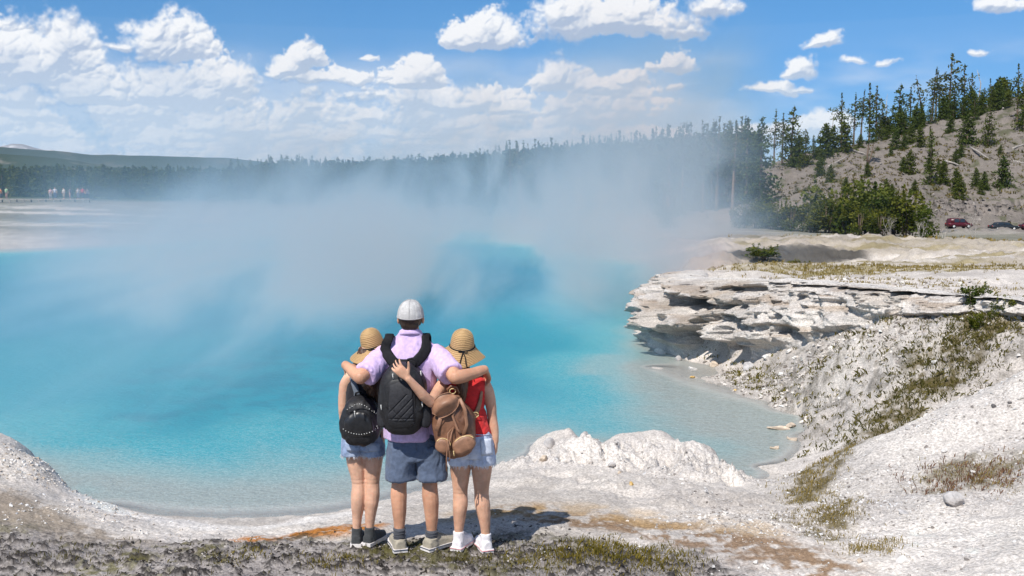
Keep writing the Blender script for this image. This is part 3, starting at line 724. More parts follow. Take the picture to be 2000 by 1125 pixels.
# ------------------------------------------------------------------ the undercut sinter cliff on the right of the pool
def densify(P_, n):
    P_ = np.array(P_, float); s_ = np.r_[0, np.cumsum(np.linalg.norm(np.diff(P_[:, :2], axis=0), axis=1))]
    u = np.linspace(0, s_[-1], n); k = np.stack([np.interp(u, s_, P_[:, i]) for i in range(3)], -1)
    w = 9; ker = np.hanning(w + 2)[1:-1]; ker /= ker.sum()
    pad = np.concatenate([np.repeat(k[:1], w // 2, 0), k, np.repeat(k[-1:], w // 2, 0)])
    return np.stack([np.convolve(pad[:, i], ker, 'valid') for i in range(3)], -1), u
NS, NTT = 620, 230
# sample both lines by the same parameter so that foot and rim stay paired
par = np.linspace(0, len(FOOT) - 1, NS)
w8 = np.interp(np.arange(len(FOOT)), [0, 3, 8, 13], [0, 3, 8, 13])
Fq = np.stack([np.interp(par, w8, np.array(FOOT)[:, i]) for i in range(3)], -1)
Rq = np.stack([np.interp(par, w8, np.array(RIM)[:, i]) for i in range(3)], -1)
def smooth_line(k, w=41):
    ker = np.hanning(w + 2)[1:-1]; ker /= ker.sum(); pad = np.concatenate([np.repeat(k[:1], w // 2, 0), k, np.repeat(k[-1:], w // 2, 0)])
    return np.stack([np.convolve(pad[:, i], ker, 'valid') for i in range(3)], -1)
Fq = smooth_line(Fq); Rq = smooth_line(Rq)
t = np.linspace(-.06, 1.22, NTT)
s_ = np.linspace(0, 1, NS)
SS, TT = np.meshgrid(par, t, indexing='ij')
tang = np.gradient(.5 * (Fq + Rq), axis=0)[:, :2]; tang /= np.linalg.norm(tang, axis=1)[:, None]
nrm2 = np.stack([tang[:, 1], -tang[:, 0]], -1)           # to the right of travel; travel comes towards the viewer
if nrm2[NS // 3, 0] > 0: nrm2 = -nrm2                     # make it point at the pool
tc_ = np.clip(TT, 0, 1)
hfull = (Rq[:, 2] - Fq[:, 2])[:, None]
# the chord leans; the wall itself stands steeper low down and rolls back into the shoulder
lean = np.interp(par, [0, 4, 6, 8, 10, 13], [1.9, 1.9, 1.5, 1.25, 1.1, 1.0])[:, None]
back = tc_ ** lean
base = Fq[:, None, :2] * (1 - back[..., None]) + Rq[:, None, :2] * back[..., None]
z = Fq[:, None, 2] + hfull * np.sin(np.clip(tc_, 0, 1) * math.pi / 2) ** .82
z = z + np.where(TT < 0, TT * 1.2, 0)
over = np.clip(TT - 1, 0, 1)
inset = over * 2.6
z = z - over ** 1.5 * .9 + .015
base = base - nrm2[:, None, :] * inset[..., None]
pos = np.concatenate([base, z[..., None]], -1)
flatp = pos.reshape(-1, 3)
n_a = (fbm(flatp * np.array([.9, .9, 1.6]), 4, 101, .55) - .5).reshape(SS.shape)
n_b = (fbm(flatp * np.array([2.6, 2.6, 5.5]) , 5, 102, .6) - .5).reshape(SS.shape)
n_c = (fbm(flatp * np.array([9, 9, 20]), 4, 103, .62) - .5).reshape(SS.shape)
bil = 1 - np.abs(fbm(flatp * np.array([1.7, 1.7, 3.2]) + 3, 3, 104) * 2 - 1).reshape(SS.shape) * 1.8
crack = sstep(1 - np.abs(fbm(flatp * np.array([1.5, 1.5, .7]) + 9, 4, 108, .55) * 2 - 1).reshape(SS.shape), .93, .99)
# layers: metres above the foot, dipping to the right, each one a rounded lip with a sharp shadow gap below it
hz_ = pos[..., 2] + .10 * (SS - 5) + n_a * .55 + n_b * .14
lay = hz_ / .52
ph = lay - np.floor(lay); wid = vnoise(np.stack([np.floor(lay) * 7.1, SS * .55, SS * 0], -1).reshape(-1, 3), 105).reshape(SS.shape)
lip = np.where(ph < .26, -1.0 + (ph / .26) * .25, -.75 + 1.75 * sstep(ph, .26, .42) - .55 * sstep(ph, .60, 1.0) * 1.0)
lay2 = hz_ / .085 + n_b * 2; ph2 = lay2 - np.floor(lay2)
lip2 = np.where(ph2 < .35, -1, .6 * np.sin((ph2 - .35) / .65 * math.pi))
side = np.interp(par, [0, 3, 4.2, 7.0, 8.2, 9.5, 13], [.6, .8, 1.0, 1.0, .55, .4, .30])[:, None]
bodyw = sstep(tc_, .02, .16) * (1 - sstep(tc_, .78, 1.0))
off = np.maximum(lip, -.75) * (.07 + .15 * wid) * side * bodyw + lip2 * .010 * side * bodyw * sstep(wid, .3, .6)
off = off + n_a * .75 * bodyw * np.clip(side, .4, 1) + (bil - .3) * .46 * bodyw * side + n_b * .36 * (bodyw * .8 + .2) * np.clip(side, .5, 1) + n_c * .085 - crack * .16 * bodyw
# two caves at the foot and the long shadow gap under the rim to the right
def cave(sc, sw, tc0, tw, dep): return -dep * np.exp(-((SS - sc) / sw) ** 2) * np.exp(-((tc_ - tc0) / tw) ** 2)
off = off + cave(3.95, .35, .16, .12, .55) + cave(5.75, .36, .13, .10, .75) + cave(6.65, .16, .13, .14, .6) + cave(5.1, .7, .47, .07, .45) + cave(6.4, 1.0, .44, .05, .35) + cave(6.0, .8, .70, .05, .35)
off = off + .30 * np.exp(-((SS - 4.6) / .5) ** 2) * np.exp(-((tc_ - .33) / .14) ** 2) + .30 * np.exp(-((SS - 5.9) / .45) ** 2) * np.exp(-((tc_ - .30) / .09) ** 2)
rimw = sstep(SS, 6.6, 7.6) * (1 - .6 * sstep(SS, 11, 13))
rimlip = np.where(tc_ > .84, sstep(tc_, .84, .87) * .16 * (1 - sstep(tc_, .93, 1.0) * .5), -.42 * np.exp(-((tc_ - .80) / .055) ** 2))
off = off + rimw * rimlip * (.6 + 1.3 * (n_a + .3)) + rimw * np.where((tc_ > .80) & (tc_ < 1), n_c * .35 + n_b * .2, 0)
pos[..., :2] += nrm2[:, None, :] * (off + .12 * bodyw)[..., None]
pos[..., 2] += (n_b * .09 + n_c * .035) * (1 - .3 * bodyw) - np.abs(n_a) * .12 * bodyw
fade = np.minimum(sstep(par, 0, .6), 1 - sstep(par, 12.2, 13))[:, None]
pos[..., 2] -= (1 - fade) * .15 + sstep(over, .10, .22) * .22
me = mesh_np('rock_cliff', pos.reshape(-1, 3), grid_faces(NS, NTT))
pf = pos.reshape(-1, 3)
cc = np.tile(np.array([.70, .65, .60]), (len(pf), 1)) * (.85 + .5 * n_c.ravel() + .25 * n_b.ravel())[:, None]
band = (fbm(pf * np.array([.6, .6, 9.0]) + n_a.ravel()[:, None] * 2, 4, 107, .55))
cc = lerpc(cc, (.40, .31, .23), (sstep(band, .52, .66) * bodyw.ravel() * .65))
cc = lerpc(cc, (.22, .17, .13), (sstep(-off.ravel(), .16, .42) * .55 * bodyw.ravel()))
cc = lerpc(cc, (.36, .31, .26), sstep(n_a.ravel(), .04, .16) * .45)
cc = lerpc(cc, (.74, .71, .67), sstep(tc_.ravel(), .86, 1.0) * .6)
cc = np.clip(cc, .03, .8)
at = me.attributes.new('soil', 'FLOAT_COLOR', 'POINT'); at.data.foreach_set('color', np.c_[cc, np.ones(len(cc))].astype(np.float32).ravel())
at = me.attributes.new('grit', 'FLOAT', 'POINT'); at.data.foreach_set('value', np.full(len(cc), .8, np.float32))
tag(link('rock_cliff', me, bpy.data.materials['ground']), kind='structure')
# ------------------------------------------------------------------ trees
def leaf_mat(name, base, tip, trans=.25):
    m, T = material(name)
    co = T.new('ShaderNodeTexCoord').outputs['Object']
    rnd = T.new('ShaderNodeObjectInfo').outputs['Random']
    at = T.new('ShaderNodeAttribute', attribute_name='tint').outputs['Fac']
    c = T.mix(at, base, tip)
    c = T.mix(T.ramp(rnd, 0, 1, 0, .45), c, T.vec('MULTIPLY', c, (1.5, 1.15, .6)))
    d = T.new('ShaderNodeBsdfDiffuse', ins={'Color': c}); t_ = T.new('ShaderNodeBsdfTranslucent', ins={'Color': T.vec('MULTIPLY', c, (1.2, 1.3, .5))})
    ms = T.new('ShaderNodeMixShader'); ms.inputs[0].default_value = trans; T.l.new(d.outputs[0], ms.inputs[1]); T.l.new(t_.outputs[0], ms.inputs[2])
    return finish(m, T, ms.outputs[0])
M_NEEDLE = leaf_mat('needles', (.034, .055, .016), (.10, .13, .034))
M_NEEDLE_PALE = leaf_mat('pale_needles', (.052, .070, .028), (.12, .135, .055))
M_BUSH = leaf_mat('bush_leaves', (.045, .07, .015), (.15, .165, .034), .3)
M_BARK = simple_mat('bark', (.16, .12, .095), .95, .05, 6, .4, rand=.2)
M_DEAD = simple_mat('dead_wood', (.40, .37, .34), .9, .1, 8, .35, rand=.15)
M_LOG = simple_mat('fallen_wood', (.33, .30, .27), .9, .1, 5, .4)

def leaf_mesh(name, C, sizes, rng, mat, tints, flat=.55, per=1):
    """one small bent spray per clump position"""
    n = len(C); C = np.asarray(C, float)
    nrm = rng.normal(size=(n, 3)); nrm[:, 2] = np.abs(nrm[:, 2]) * 1.1 + .15; nrm /= np.linalg.norm(nrm, axis=1)[:, None]
    u = np.cross(nrm, rng.normal(size=(n, 3))); u /= np.linalg.norm(u, axis=1)[:, None]; v = np.cross(nrm, u)
    s_ = np.asarray(sizes)[:, None]
    a = C - u * s_; b = C + v * s_ * flat - nrm * s_ * .15; c_ = C + u * s_ * 1.1 - nrm * s_ * .2; d = C - v * s_ * flat - nrm * s_ * .15
    V = np.stack([a, b, c_, d], 1).reshape(-1, 3); F = np.arange(4 * n).reshape(-1, 4)
    me = mesh_np(name, V, F, False)
    at = me.attributes.new('tint', 'FLOAT', 'POINT'); at.data.foreach_set('value', np.repeat(np.asarray(tints, np.float32), 4))
    me.materials.append(mat); return me

def conifer(kind, H, Rm, zb, seed, mat, dens=1.0, ragged=.35, lean=0.0, size=.205):
    rng = np.random.default_rng(seed)
    C, Sz, Tn = [], [], []
    z = zb * H; mb = MB(); trunk_r = .016 * H + .03
    bend = rng.normal(size=2) * .015 * H
    def axis(q): k = q / H; return np.array([bend[0] * k * k + lean * q, bend[1] * k * k, q])
    mb.tube([axis(H * k) for k in (-.03, .1, .3, .55, .8, 1.0)], [trunk_r * 1.25, trunk_r, trunk_r * .82, trunk_r * .6, trunk_r * .32, .01], 6)
    while z < H * .99:
        k = (z / H - zb) / (1 - zb)
        prof = {'fir': (1 - k) ** .8, 'pine': (math.sin(min(1, k * 1.15 + .12) * math.pi) ** .7) * (1 - .45 * k), 'young': (1 - k) ** .62, 'thin': (math.sin(min(1, k + .1) * math.pi) ** .5) * .8}[kind]
        nb = rng.integers(4, 7)
        for b in range(nb):
            if kind in ('pine', 'thin') and rng.random() < .22: continue
            L = Rm * prof * (1 + rng.normal() * ragged) + .05 * Rm
            if L < .05: continue
            az = rng.random() * 6.283; dirn = np.array([math.cos(az), math.sin(az), (-.22 if kind != 'pine' else .12) + rng.normal() * .12 + .45 * k])
            p0 = axis(z + rng.normal() * .05 * H * .3)
            ncl = max(2, int(L / (size * .62) * dens))
            for q in range(ncl):
                f = (.12 + .88 * (q + rng.random()) / ncl)
                w = (1.05 - f) * L * .32
                C.append(p0 + dirn * L * f + rng.normal(size=3) * np.array([w, w, w * .45]) + np.array([0, 0, -.10 * L * f * f]))
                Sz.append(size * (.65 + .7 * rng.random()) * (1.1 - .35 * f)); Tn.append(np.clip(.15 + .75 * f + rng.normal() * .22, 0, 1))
            if rng.random() < .25 and z < H * .8 and L > .5:
                mb.tube([p0, p0 + dirn * L * .75], [trunk_r * .22, .008], 3)
        z += H * (.030 if kind == 'fir' else .034 if kind == 'young' else .040) * (.8 + .5 * rng.random())
    for _ in range(6 if zb > .15 else 0):
        q = H * zb * (.3 + .7 * rng.random()); az = rng.random() * 6.283; l_ = .25 + .4 * rng.random()
        mb.tube([axis(q), axis(q) + np.array([math.cos(az) * l_, math.sin(az) * l_, -.1])], [.02, .006], 3)
    C.append(axis(H * 1.0)); Sz.append(size * .6); Tn.append(.8)
    crown = leaf_mesh('crown', C, Sz, rng, mat, Tn)
    trunk = mesh_np('trunk', np.array([tuple(v) for v in mb.v]), mb.f); trunk.materials.append(M_BARK)
    return trunk, crown, H

PROTO = {
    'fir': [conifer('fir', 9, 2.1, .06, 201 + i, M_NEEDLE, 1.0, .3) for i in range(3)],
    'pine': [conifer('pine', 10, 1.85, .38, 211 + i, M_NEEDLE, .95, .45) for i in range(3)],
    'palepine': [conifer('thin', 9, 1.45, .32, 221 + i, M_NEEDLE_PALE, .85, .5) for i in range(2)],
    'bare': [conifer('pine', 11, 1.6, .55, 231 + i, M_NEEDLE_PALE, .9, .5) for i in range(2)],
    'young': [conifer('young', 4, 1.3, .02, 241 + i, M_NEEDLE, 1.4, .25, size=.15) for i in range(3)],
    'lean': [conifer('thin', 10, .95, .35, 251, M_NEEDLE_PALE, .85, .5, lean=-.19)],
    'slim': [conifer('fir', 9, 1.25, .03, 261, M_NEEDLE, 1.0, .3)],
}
def snag_mesh(H, seed, crook=.03):
    rng = np.random.default_rng(seed); mb = MB()
    pts = [(rng.normal() * crook * k * H, rng.normal() * crook * k * H, H * k) for k in (-.02, .25, .5, .75, 1)]
    mb.tube(pts, [.10, .085, .065, .04, .012], 5)
    for _ in range(int(H * 3)):
        q = H * (.25 + .7 * rng.random()); az = rng.random() * 6.283; l_ = (.2 + .55 * rng.random()) * (1.2 - q / H)
        mb.tube([(0, 0, q), (math.cos(az) * l_, math.sin(az) * l_, q + .1 * rng.normal())], [.022, .006], 3)
    me = mesh_np('trunk', np.array([tuple(v) for v in mb.v]), mb.f); me.materials.append(M_DEAD); return me
SNAG = [snag_mesh(7, 271), snag_mesh(5, 272, .05)]

def plant_tree(kind, x, y, z, height, rz, label, group=None, name='conifer_tree', cat='tree', i=0, sink=.15):
    tr, cr, H = PROTO[kind][i % len(PROTO[kind])]
    e = empty(name, (x, y, z - sink), rz, height / H); tag(e, label, cat, group)
    link('trunk', tr, None, e); link('crown', cr, None, e)
    return e

def hit(px, py, d0=160, d1=330):
    """where the line of sight meets the land"""
    d = np.linspace(d0, d1, 400); r = ray(px, py); k = d / r.y
    x, y, z = r.x * k, d, CAM_H + r.z * k
    g = base_height(x, y); i = np.argmax(g >= z) if (g >= z).any() else len(d) - 1
    return float(x[i]), float(y[i])

# --- trees one can point to on the bare hill: kind, foot px, foot py, tip py, label
HILL = [
    ('pine', 1643, 290, 181, 'tall pine with bare lower trunk, first from the left on the ridge'), ('pine', 1667, 284, 182, 'ragged pine just right of the first tall ridge pine'),
    ('bare', 1681, 280, 174, 'thin pine with long bare trunk beside the broad crowned ridge pine'), ('pine', 1698, 272, 162, 'broad crowned tall pine in the clump left of the forked tree'),
    ('palepine', 1711, 262, 170, 'thin grey green pine on the right edge of the left ridge clump'), ('palepine', 1721, 258, 200, 'short sparse pine at the right end of the left ridge clump'),
    ('young', 1650, 304, 236, 'dark bushy fir at the foot of the left ridge pines'), ('young', 1626, 305, 245, 'small dark fir on the lower left shoulder of the hill'), ('young', 1612, 312, 240, 'narrow fir where the hill shoulder meets the forest'),
    ('fir', 1753, 252, 162, 'tall full fir standing alone right of the left ridge clump'), ('palepine', 1778, 236, 172, 'pale sparse pine between the full fir and the leaning pine'),
    ('lean', 1811, 240, 147, 'pine leaning far to the left on the ridge'), ('young', 1786, 250, 215, 'small dark fir below the leaning pine, left one'), ('young', 1800, 246, 214, 'small dark fir at the base of the leaning pine'),
    ('bare', 1820, 226, 130, 'tall bare stemmed pine with a tuft crown, left of a pair'), ('bare', 1827, 230, 141, 'tall bare stemmed pine with a tuft crown, right of a pair'), ('bare', 1836, 212, 146, 'very thin bare stemmed pine right of the tufted pair'),
    ('palepine', 1853, 226, 104, 'tallest thin pine on the skyline of the hill'), ('fir', 1861, 236, 164, 'dark dense fir at the foot of the tallest skyline pine'), ('young', 1847, 232, 186, 'dark fir left of the tallest skyline pine'),
    ('pine', 1883, 210, 124, 'dark pine with a ball shaped clump on the skyline'), ('pine', 1898, 205, 142, 'dark pine right of the one with a ball shaped clump'), ('fir', 1903, 232, 178, 'dense dark fir under the skyline pines'), ('young', 1884, 226, 190, 'low dark fir between the skyline pines'),
    ('pine', 1934, 200, 153, 'small pine poking from the dark ridge thicket'), ('young', 1948, 198, 152, 'pointed fir in the dark ridge thicket'), ('young', 1960, 196, 150, 'second pointed fir in the dark ridge thicket'),
    ('fir', 1920, 212, 170, 'dark fir at the left end of the ridge thicket'), ('fir', 1940, 208, 168, 'dark fir in the middle of the ridge thicket'), ('fir', 1958, 205, 166, 'dark fir at the right end of the ridge thicket'),
    ('pine', 1986, 246, 124, 'tall dark pine at the right edge on the hill'), ('fir', 1999, 262, 160, 'dark fir cut by the right edge of the hill'), ('fir', 2016, 250, 120, 'tall pine beyond the right edge of the hill'),
    ('fir', 1929, 291, 203, 'large full dark fir alone on the upper slope'), ('young', 1888, 287, 218, 'light green bushy fir left of the large dark fir'), ('young', 1857, 263, 225, 'small round fir high on the slope below the skyline'),
    ('slim', 1817, 357, 246, 'very slim tall fir in the middle of the slope'), ('young', 1776, 340, 292, 'twin topped young fir left of the slim fir'), ('young', 1764, 338, 306, 'low fir tucked left of the twin topped one'), ('young', 1740, 314, 288, 'lone small round fir on the open slope'),
    ('young', 1748, 296, 252, 'mid green fir on the slope behind the lone small one'), ('young', 1766, 298, 262, 'sparse fir right of the mid green slope fir'), ('young', 1797, 292, 246, 'dark young fir below the leaning pine on open ground'), ('young', 1780, 275, 243, 'little fir just under the ridge line'),
    ('young', 1842, 354, 313, 'short fir right of the slim fir'), ('young', 1868, 362, 328, 'squat fir at the top of the rock outcrop'), ('young', 1874, 380, 342, 'small fir growing among the outcrop rocks'),
    ('young', 1877, 316, 282, 'sapling with a low branch on the mid slope'), ('young', 1960, 362, 303, 'dense round fir alone on the right slope'), ('young', 1916, 370, 354, 'tiny shrub sized fir above the road cut'), ('young', 1680, 294, 262, 'small fir at the feet of the ridge clump pines'),
    ('young', 1728, 262, 226, 'dark fir filling the gap left of the full fir'), ('young', 1736, 262, 230, 'second dark fir in the gap left of the full fir'), ('young', 1605, 330, 290, 'small fir on the hill edge near the forest'), ('young', 1603, 348, 308, 'fir sapling at the lower left of the bare slope'),
]
for i, (k, px, fy, ty, lab) in enumerate(HILL):
    x, y = hit(px, fy); z = float(base_height([x], [y])[0]); gz = float(ground_z(x, y)[0])
    top = at_d(px, ty, y).z; H = max(1.2, top - min(z, gz) + .1)
    plant_tree(k, x, y, min(z, gz), H, i * 2.1, lab, 'conifers on the bare hill', i=i) if k != 'lean' else plant_tree(k, x, y, min(z, gz), H, 0.0, lab, 'conifers on the bare hill')
rng = np.random.default_rng(299)
for i in range(16):
    px = 1706 + 290 * (i + rng.random() * .8) / 16; x, y = hit(px, float(np.interp(px, [1700, 1800, 1900, 2000], [268, 252, 216, 194])) + 5); z = float(ground_z(x, y)[0])
    if i < 13: x2, y2 = hit(1590 + 30 * i + 22 * rng.random(), float(np.interp(i, [0, 12], [352, 300])) + 62 * rng.random()); plant_tree('young', x2, y2, float(ground_z(x2, y2)[0]), 2.2 + 2.0 * rng.random(), i * 2.3, 'little fir scattered on the open bare slope', 'little firs on the open slope', i=i)
    plant_tree('young' if i % 3 else 'fir', x, y, z, 4.0 + 3.5 * rng.random(), i * 1.1, 'small dark fir in the thicket along the hill crest', 'thicket on the hill crest', i=i)
for i, (px, fy, ty, lab) in enumerate([(1729, 262, 183, 'dead bare pole of a tree left of the full fir'), (1909, 200, 136, 'dead grey pole between the skyline pines and the thicket'), (1998, 190, 112, 'dead needle thin pole above the tree at the right edge'), (1621, 300, 222, 'dead thin pole rising at the left end of the ridge')]):
    x, y = hit(px, fy); z = float(ground_z(x, y)[0]); H = at_d(px, ty, y).z - z
    e = empty('dead_tree', (x, y, z - .1), i, H / (7 if i % 2 == 0 else 5)); tag(e, lab, 'dead tree', 'dead poles on the hill'); link('trunk', SNAG[i % 2], None, e)

# forked leaning tree on the slope
x, y = hit(1694, 326); z = float(ground_z(x, y)[0]); Hf = at_d(1694, 252, y).z - z
e = empty('forked_tree', (x, y, z - .1)); tag(e, 'crooked dark tree with a forked trunk on the open slope', 'tree')
mb = MB(); mb.tube([(0, 0, -.2), (-.05, 0, Hf * .3), (.15, 0, Hf * .6), (.45, 0, Hf * .9)], [.24, .2, .14, .04], 7); mb.tube([(.1, 0, 0), (.75, 0, Hf * .22), (1.2, .1, Hf * .5), (1.35, .1, Hf * .7)], [.18, .14, .09, .03], 7); mb.build('trunk', M_BARK, e)
rng = np.random.default_rng(290); C = []
for c0, r_, n_ in (((.5, 0, Hf * .95), (1.0, .9, .55), 90), ((1.35, 0, Hf * .68), (.9, .8, .6), 110), ((.0, 0, Hf * .66), (.8, .7, .5), 70), ((1.9, 0, Hf * .42), (.6, .5, .5), 45), ((.9, 0, Hf * .80), (.8, .7, .4), 60)):
    C += list(np.array(c0) + rng.normal(size=(n_, 3)) * np.array(r_) * .5)
link('crown', leaf_mesh('crown', C, .16 + .12 * rng.random(len(C)), rng, M_NEEDLE, rng.random(len(C))), None, e)

# --- the stand of tall trees between the hill and the steam, each of its own
MID = [(1544, 204, 'fir', 'tallest full fir at the right end of the dense stand'), (1511, 214, 'pine', 'tall pine left of the tallest full fir of the stand'), (1484, 226, 'fir', 'third tall fir from the right end of the stand'), (1456, 228, 'pine', 'tall pine with a broad top half veiled by steam'),
       (1527, 222, 'palepine', 'thin pale pine squeezed between two tall stand trees'), (1572, 250, 'fir', 'shorter fir just right of the tallest stand fir'), (1588, 262, 'fir', 'low bright fir at the hill end of the stand'), (1434, 236, 'pine', 'misty pine left of the broad topped pine'), (1560, 262, 'young', 'small bright fir in front of the tallest stand fir')]
for i, (px, ty, k, lab) in enumerate(MID):
    if px > 1500: x, d = hit(px, 336 if px < 1580 else 318)
    else: d = (138 + (i * 7) % 14) * HS; x = ray(px, 400).x / ray(px, 400).y * d
    z = float(ground_z(x, d)[0]); H = at_d(px, ty, d).z - z
    plant_tree(k, x, d, z, H, i * 1.3, lab, 'named trees of the dense stand', i=i)
rng = np.random.default_rng(300)
def stand(n, pxr, dr, top_of, kinds, label, group, jit=8):
    P_ = []
    for i in range(n):
        px = pxr[0] + (pxr[1] - pxr[0]) * (i + rng.random()) / n; d = dr[0] + (dr[1] - dr[0]) * rng.random()
        r = ray(px, 400); P_.append((px, r.x / r.y * d, d))
    zz = ground_z([p[1] for p in P_], [p[2] for p in P_])
    WORD = {'pine': 'dark rounded pine', 'fir': 'dark full fir', 'bare': 'long stemmed pine', 'palepine': 'thin grey green pine', 'slim': 'very slim fir', 'young': 'short bushy fir'}
    for i, ((px, x, d), z) in enumerate(zip(P_, zz)):
        ty = top_of(px) + abs(rng.normal()) * jit - 3; H = max(3.0, at_d(px, ty, d).z - z)
        plant_tree(kinds[i % len(kinds)], x, d, float(z), H, rng.random() * 6.28, WORD[kinds[i % len(kinds)]] + ' ' + label, group + ', ' + kinds[i % len(kinds)], i=int(rng.integers(9)))
stand(92, (950, 1462), (182, 238), lambda p: np.interp(p, [950, 1100, 1164, 1250, 1330, 1400, 1480], [282, 270, 263, 254, 240, 232, 227]), ['pine', 'fir', 'bare', 'pine', 'palepine', 'bare'], 'in the steam veiled stand left of the bare hill', 'dense stand behind the steam', 12)
stand(62, (452, 960), (215, 275), lambda p: np.interp(p, [450, 560, 700, 820, 960], [308, 303, 306, 299, 292]), ['fir', 'pine', 'slim', 'fir', 'palepine'], 'in the far treeline behind mid pool', 'far treeline behind the pool', 7)
stand(50, (-60, 460), (235, 300), lambda p: np.interp(p, [-60, 150, 300, 460], [321, 321, 322, 326]), ['fir', 'young', 'fir', 'slim'], 'in the far treeline behind the pale terrace', 'far treeline behind the terrace', 5)

# --- and the far-off wood behind, one mass
rng = np.random.default_rng(310); C, Sz, Tn = [], [], []
n = 2300; az = rng.uniform(-.62, .42, n); d = np.where(az > -.03, rng.uniform(215, 400, n), rng.uniform(270, 520, n)); x = np.sin(az) * d; y = np.cos(az) * d
pxs, _ = px_of(x, y, x * 0)
z = base_height(x, y)
tops = np.interp(pxs, [-400, 150, 450, 560, 700, 820, 960, 1100, 1250, 1400, 1550, 1640, 2000], [325, 324, 328, 312, 312, 308, 296, 284, 274, 260, 256, 300, 330]) + rng.random(n) * 16
for i in range(n):
    H = at_d(float(pxs[i]), float(tops[i]), float(y[i])).z - z[i]
    if H < 2 or (pxs[i] > 1475): continue
    H = min(H, 26); k = rng.random(46) ** .75; r_ = H * .17 * (1.02 - k) * (.5 + .8 * rng.random(46)); a_ = rng.random(46) * 6.283
    C.append(np.stack([x[i] + r_ * np.cos(a_), y[i] + r_ * np.sin(a_), z[i] + H * (.06 + .94 * k)], -1)); Sz.append(H * .055 * (.7 + .6 * rng.random(46))); Tn.append(np.clip(.1 + .5 * rng.random(46) + .3 * rng.random(), 0, 1))
o = link('forest', leaf_mesh('forest', np.concatenate(C), np.concatenate(Sz), rng, M_NEEDLE, np.concatenate(Tn), .8)); tag(o, kind='stuff')

# --- shrubs and bushes along the foot of the hill
def bush_mesh(w, h, seed, mat, n=900, size=.17):
    rng = np.random.default_rng(seed); C = []; Tn = []
    for _ in range(11):
        c0 = np.array([rng.normal() * w * .24, rng.normal() * w * .16, h * (.15 + .62 * rng.random())]); r_ = np.array([.22 * w, .2 * w, .20 * h]) * (.6 + .7 * rng.random())
        q = rng.normal(size=(n // 11, 3)); q /= np.linalg.norm(q, axis=1)[:, None]; q *= (.55 + .5 * rng.random((n // 11, 1)))
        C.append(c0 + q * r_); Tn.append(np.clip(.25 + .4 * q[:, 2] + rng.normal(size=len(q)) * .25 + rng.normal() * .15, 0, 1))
    for _ in range(6):      # upright leaders
        c0 = np.array([rng.normal() * w * .26, rng.normal() * w * .15, h * .62]); k = rng.random(26)
        C.append(c0 + np.stack([rng.normal(size=26) * .16 * (1.1 - k), rng.normal(size=26) * .16 * (1.1 - k), k * h * (.25 + .25 * rng.random())], -1)); Tn.append(np.clip(.4 + .4 * rng.random(26), 0, 1))
    C = np.concatenate(C); C = C[C[:, 2] > .02]; Tn = np.concatenate(Tn)[:len(C)]
    cr = leaf_mesh('crown', C, size * (.6 + .8 * rng.random(len(C))), rng, mat, Tn)
    mb = MB()
    for _ in range(7):
        a = rng.random() * 6.283; l_ = w * .28 * rng.random()
        mb.tube([(math.cos(a) * l_ * .2, math.sin(a) * l_ * .2, -.1), (math.cos(a) * l_ * .6, math.sin(a) * l_ * .6, h * .35), (math.cos(a) * l_, math.sin(a) * l_, h * .75)], [.06, .045, .012], 4)
    st = mesh_np('stem', np.array([tuple(v) for v in mb.v]), mb.f); st.materials.append(M_BARK)
    return st, cr
def dead_shrub(w, h, seed, n=26):
    rng = np.random.default_rng(seed); mb = MB()
    def grow(p, d, l_, r_, depth):
        q = p + d * l_; mb.tube([p, (p + q) / 2 + Vector(rng.normal(size=3)) * l_ * .07, q], [r_, r_ * .8, r_ * .5], 4, cap=False)
        if depth:
            for _ in range(3): grow(q if rng.random() < .6 else p + d * l_ * .6, (d + Vector(rng.normal(size=3)) * .55 + Vector((0, 0, .12))).normalized(), l_ * (.5 + .25 * rng.random()), r_ * .5, depth - 1)
    for _ in range(max(3, n // 8)):
        a = rng.random() * 6.283; grow(Vector((math.cos(a) * w * .1, math.sin(a) * w * .1, -.05)), Vector((math.cos(a) * w / h * .5, math.sin(a) * w / h * .4, 1)).normalized(), h * .42, .045, 3)
    me = mesh_np('branch', np.array([tuple(v) for v in mb.v]), mb.f); return me
BUSH = [bush_mesh(4.6, 4.2, 320 + i, M_BUSH, 1500) for i in range(3)] + [bush_mesh(4.0, 3.2, 330 + i, M_NEEDLE, 1000) for i in range(2)]
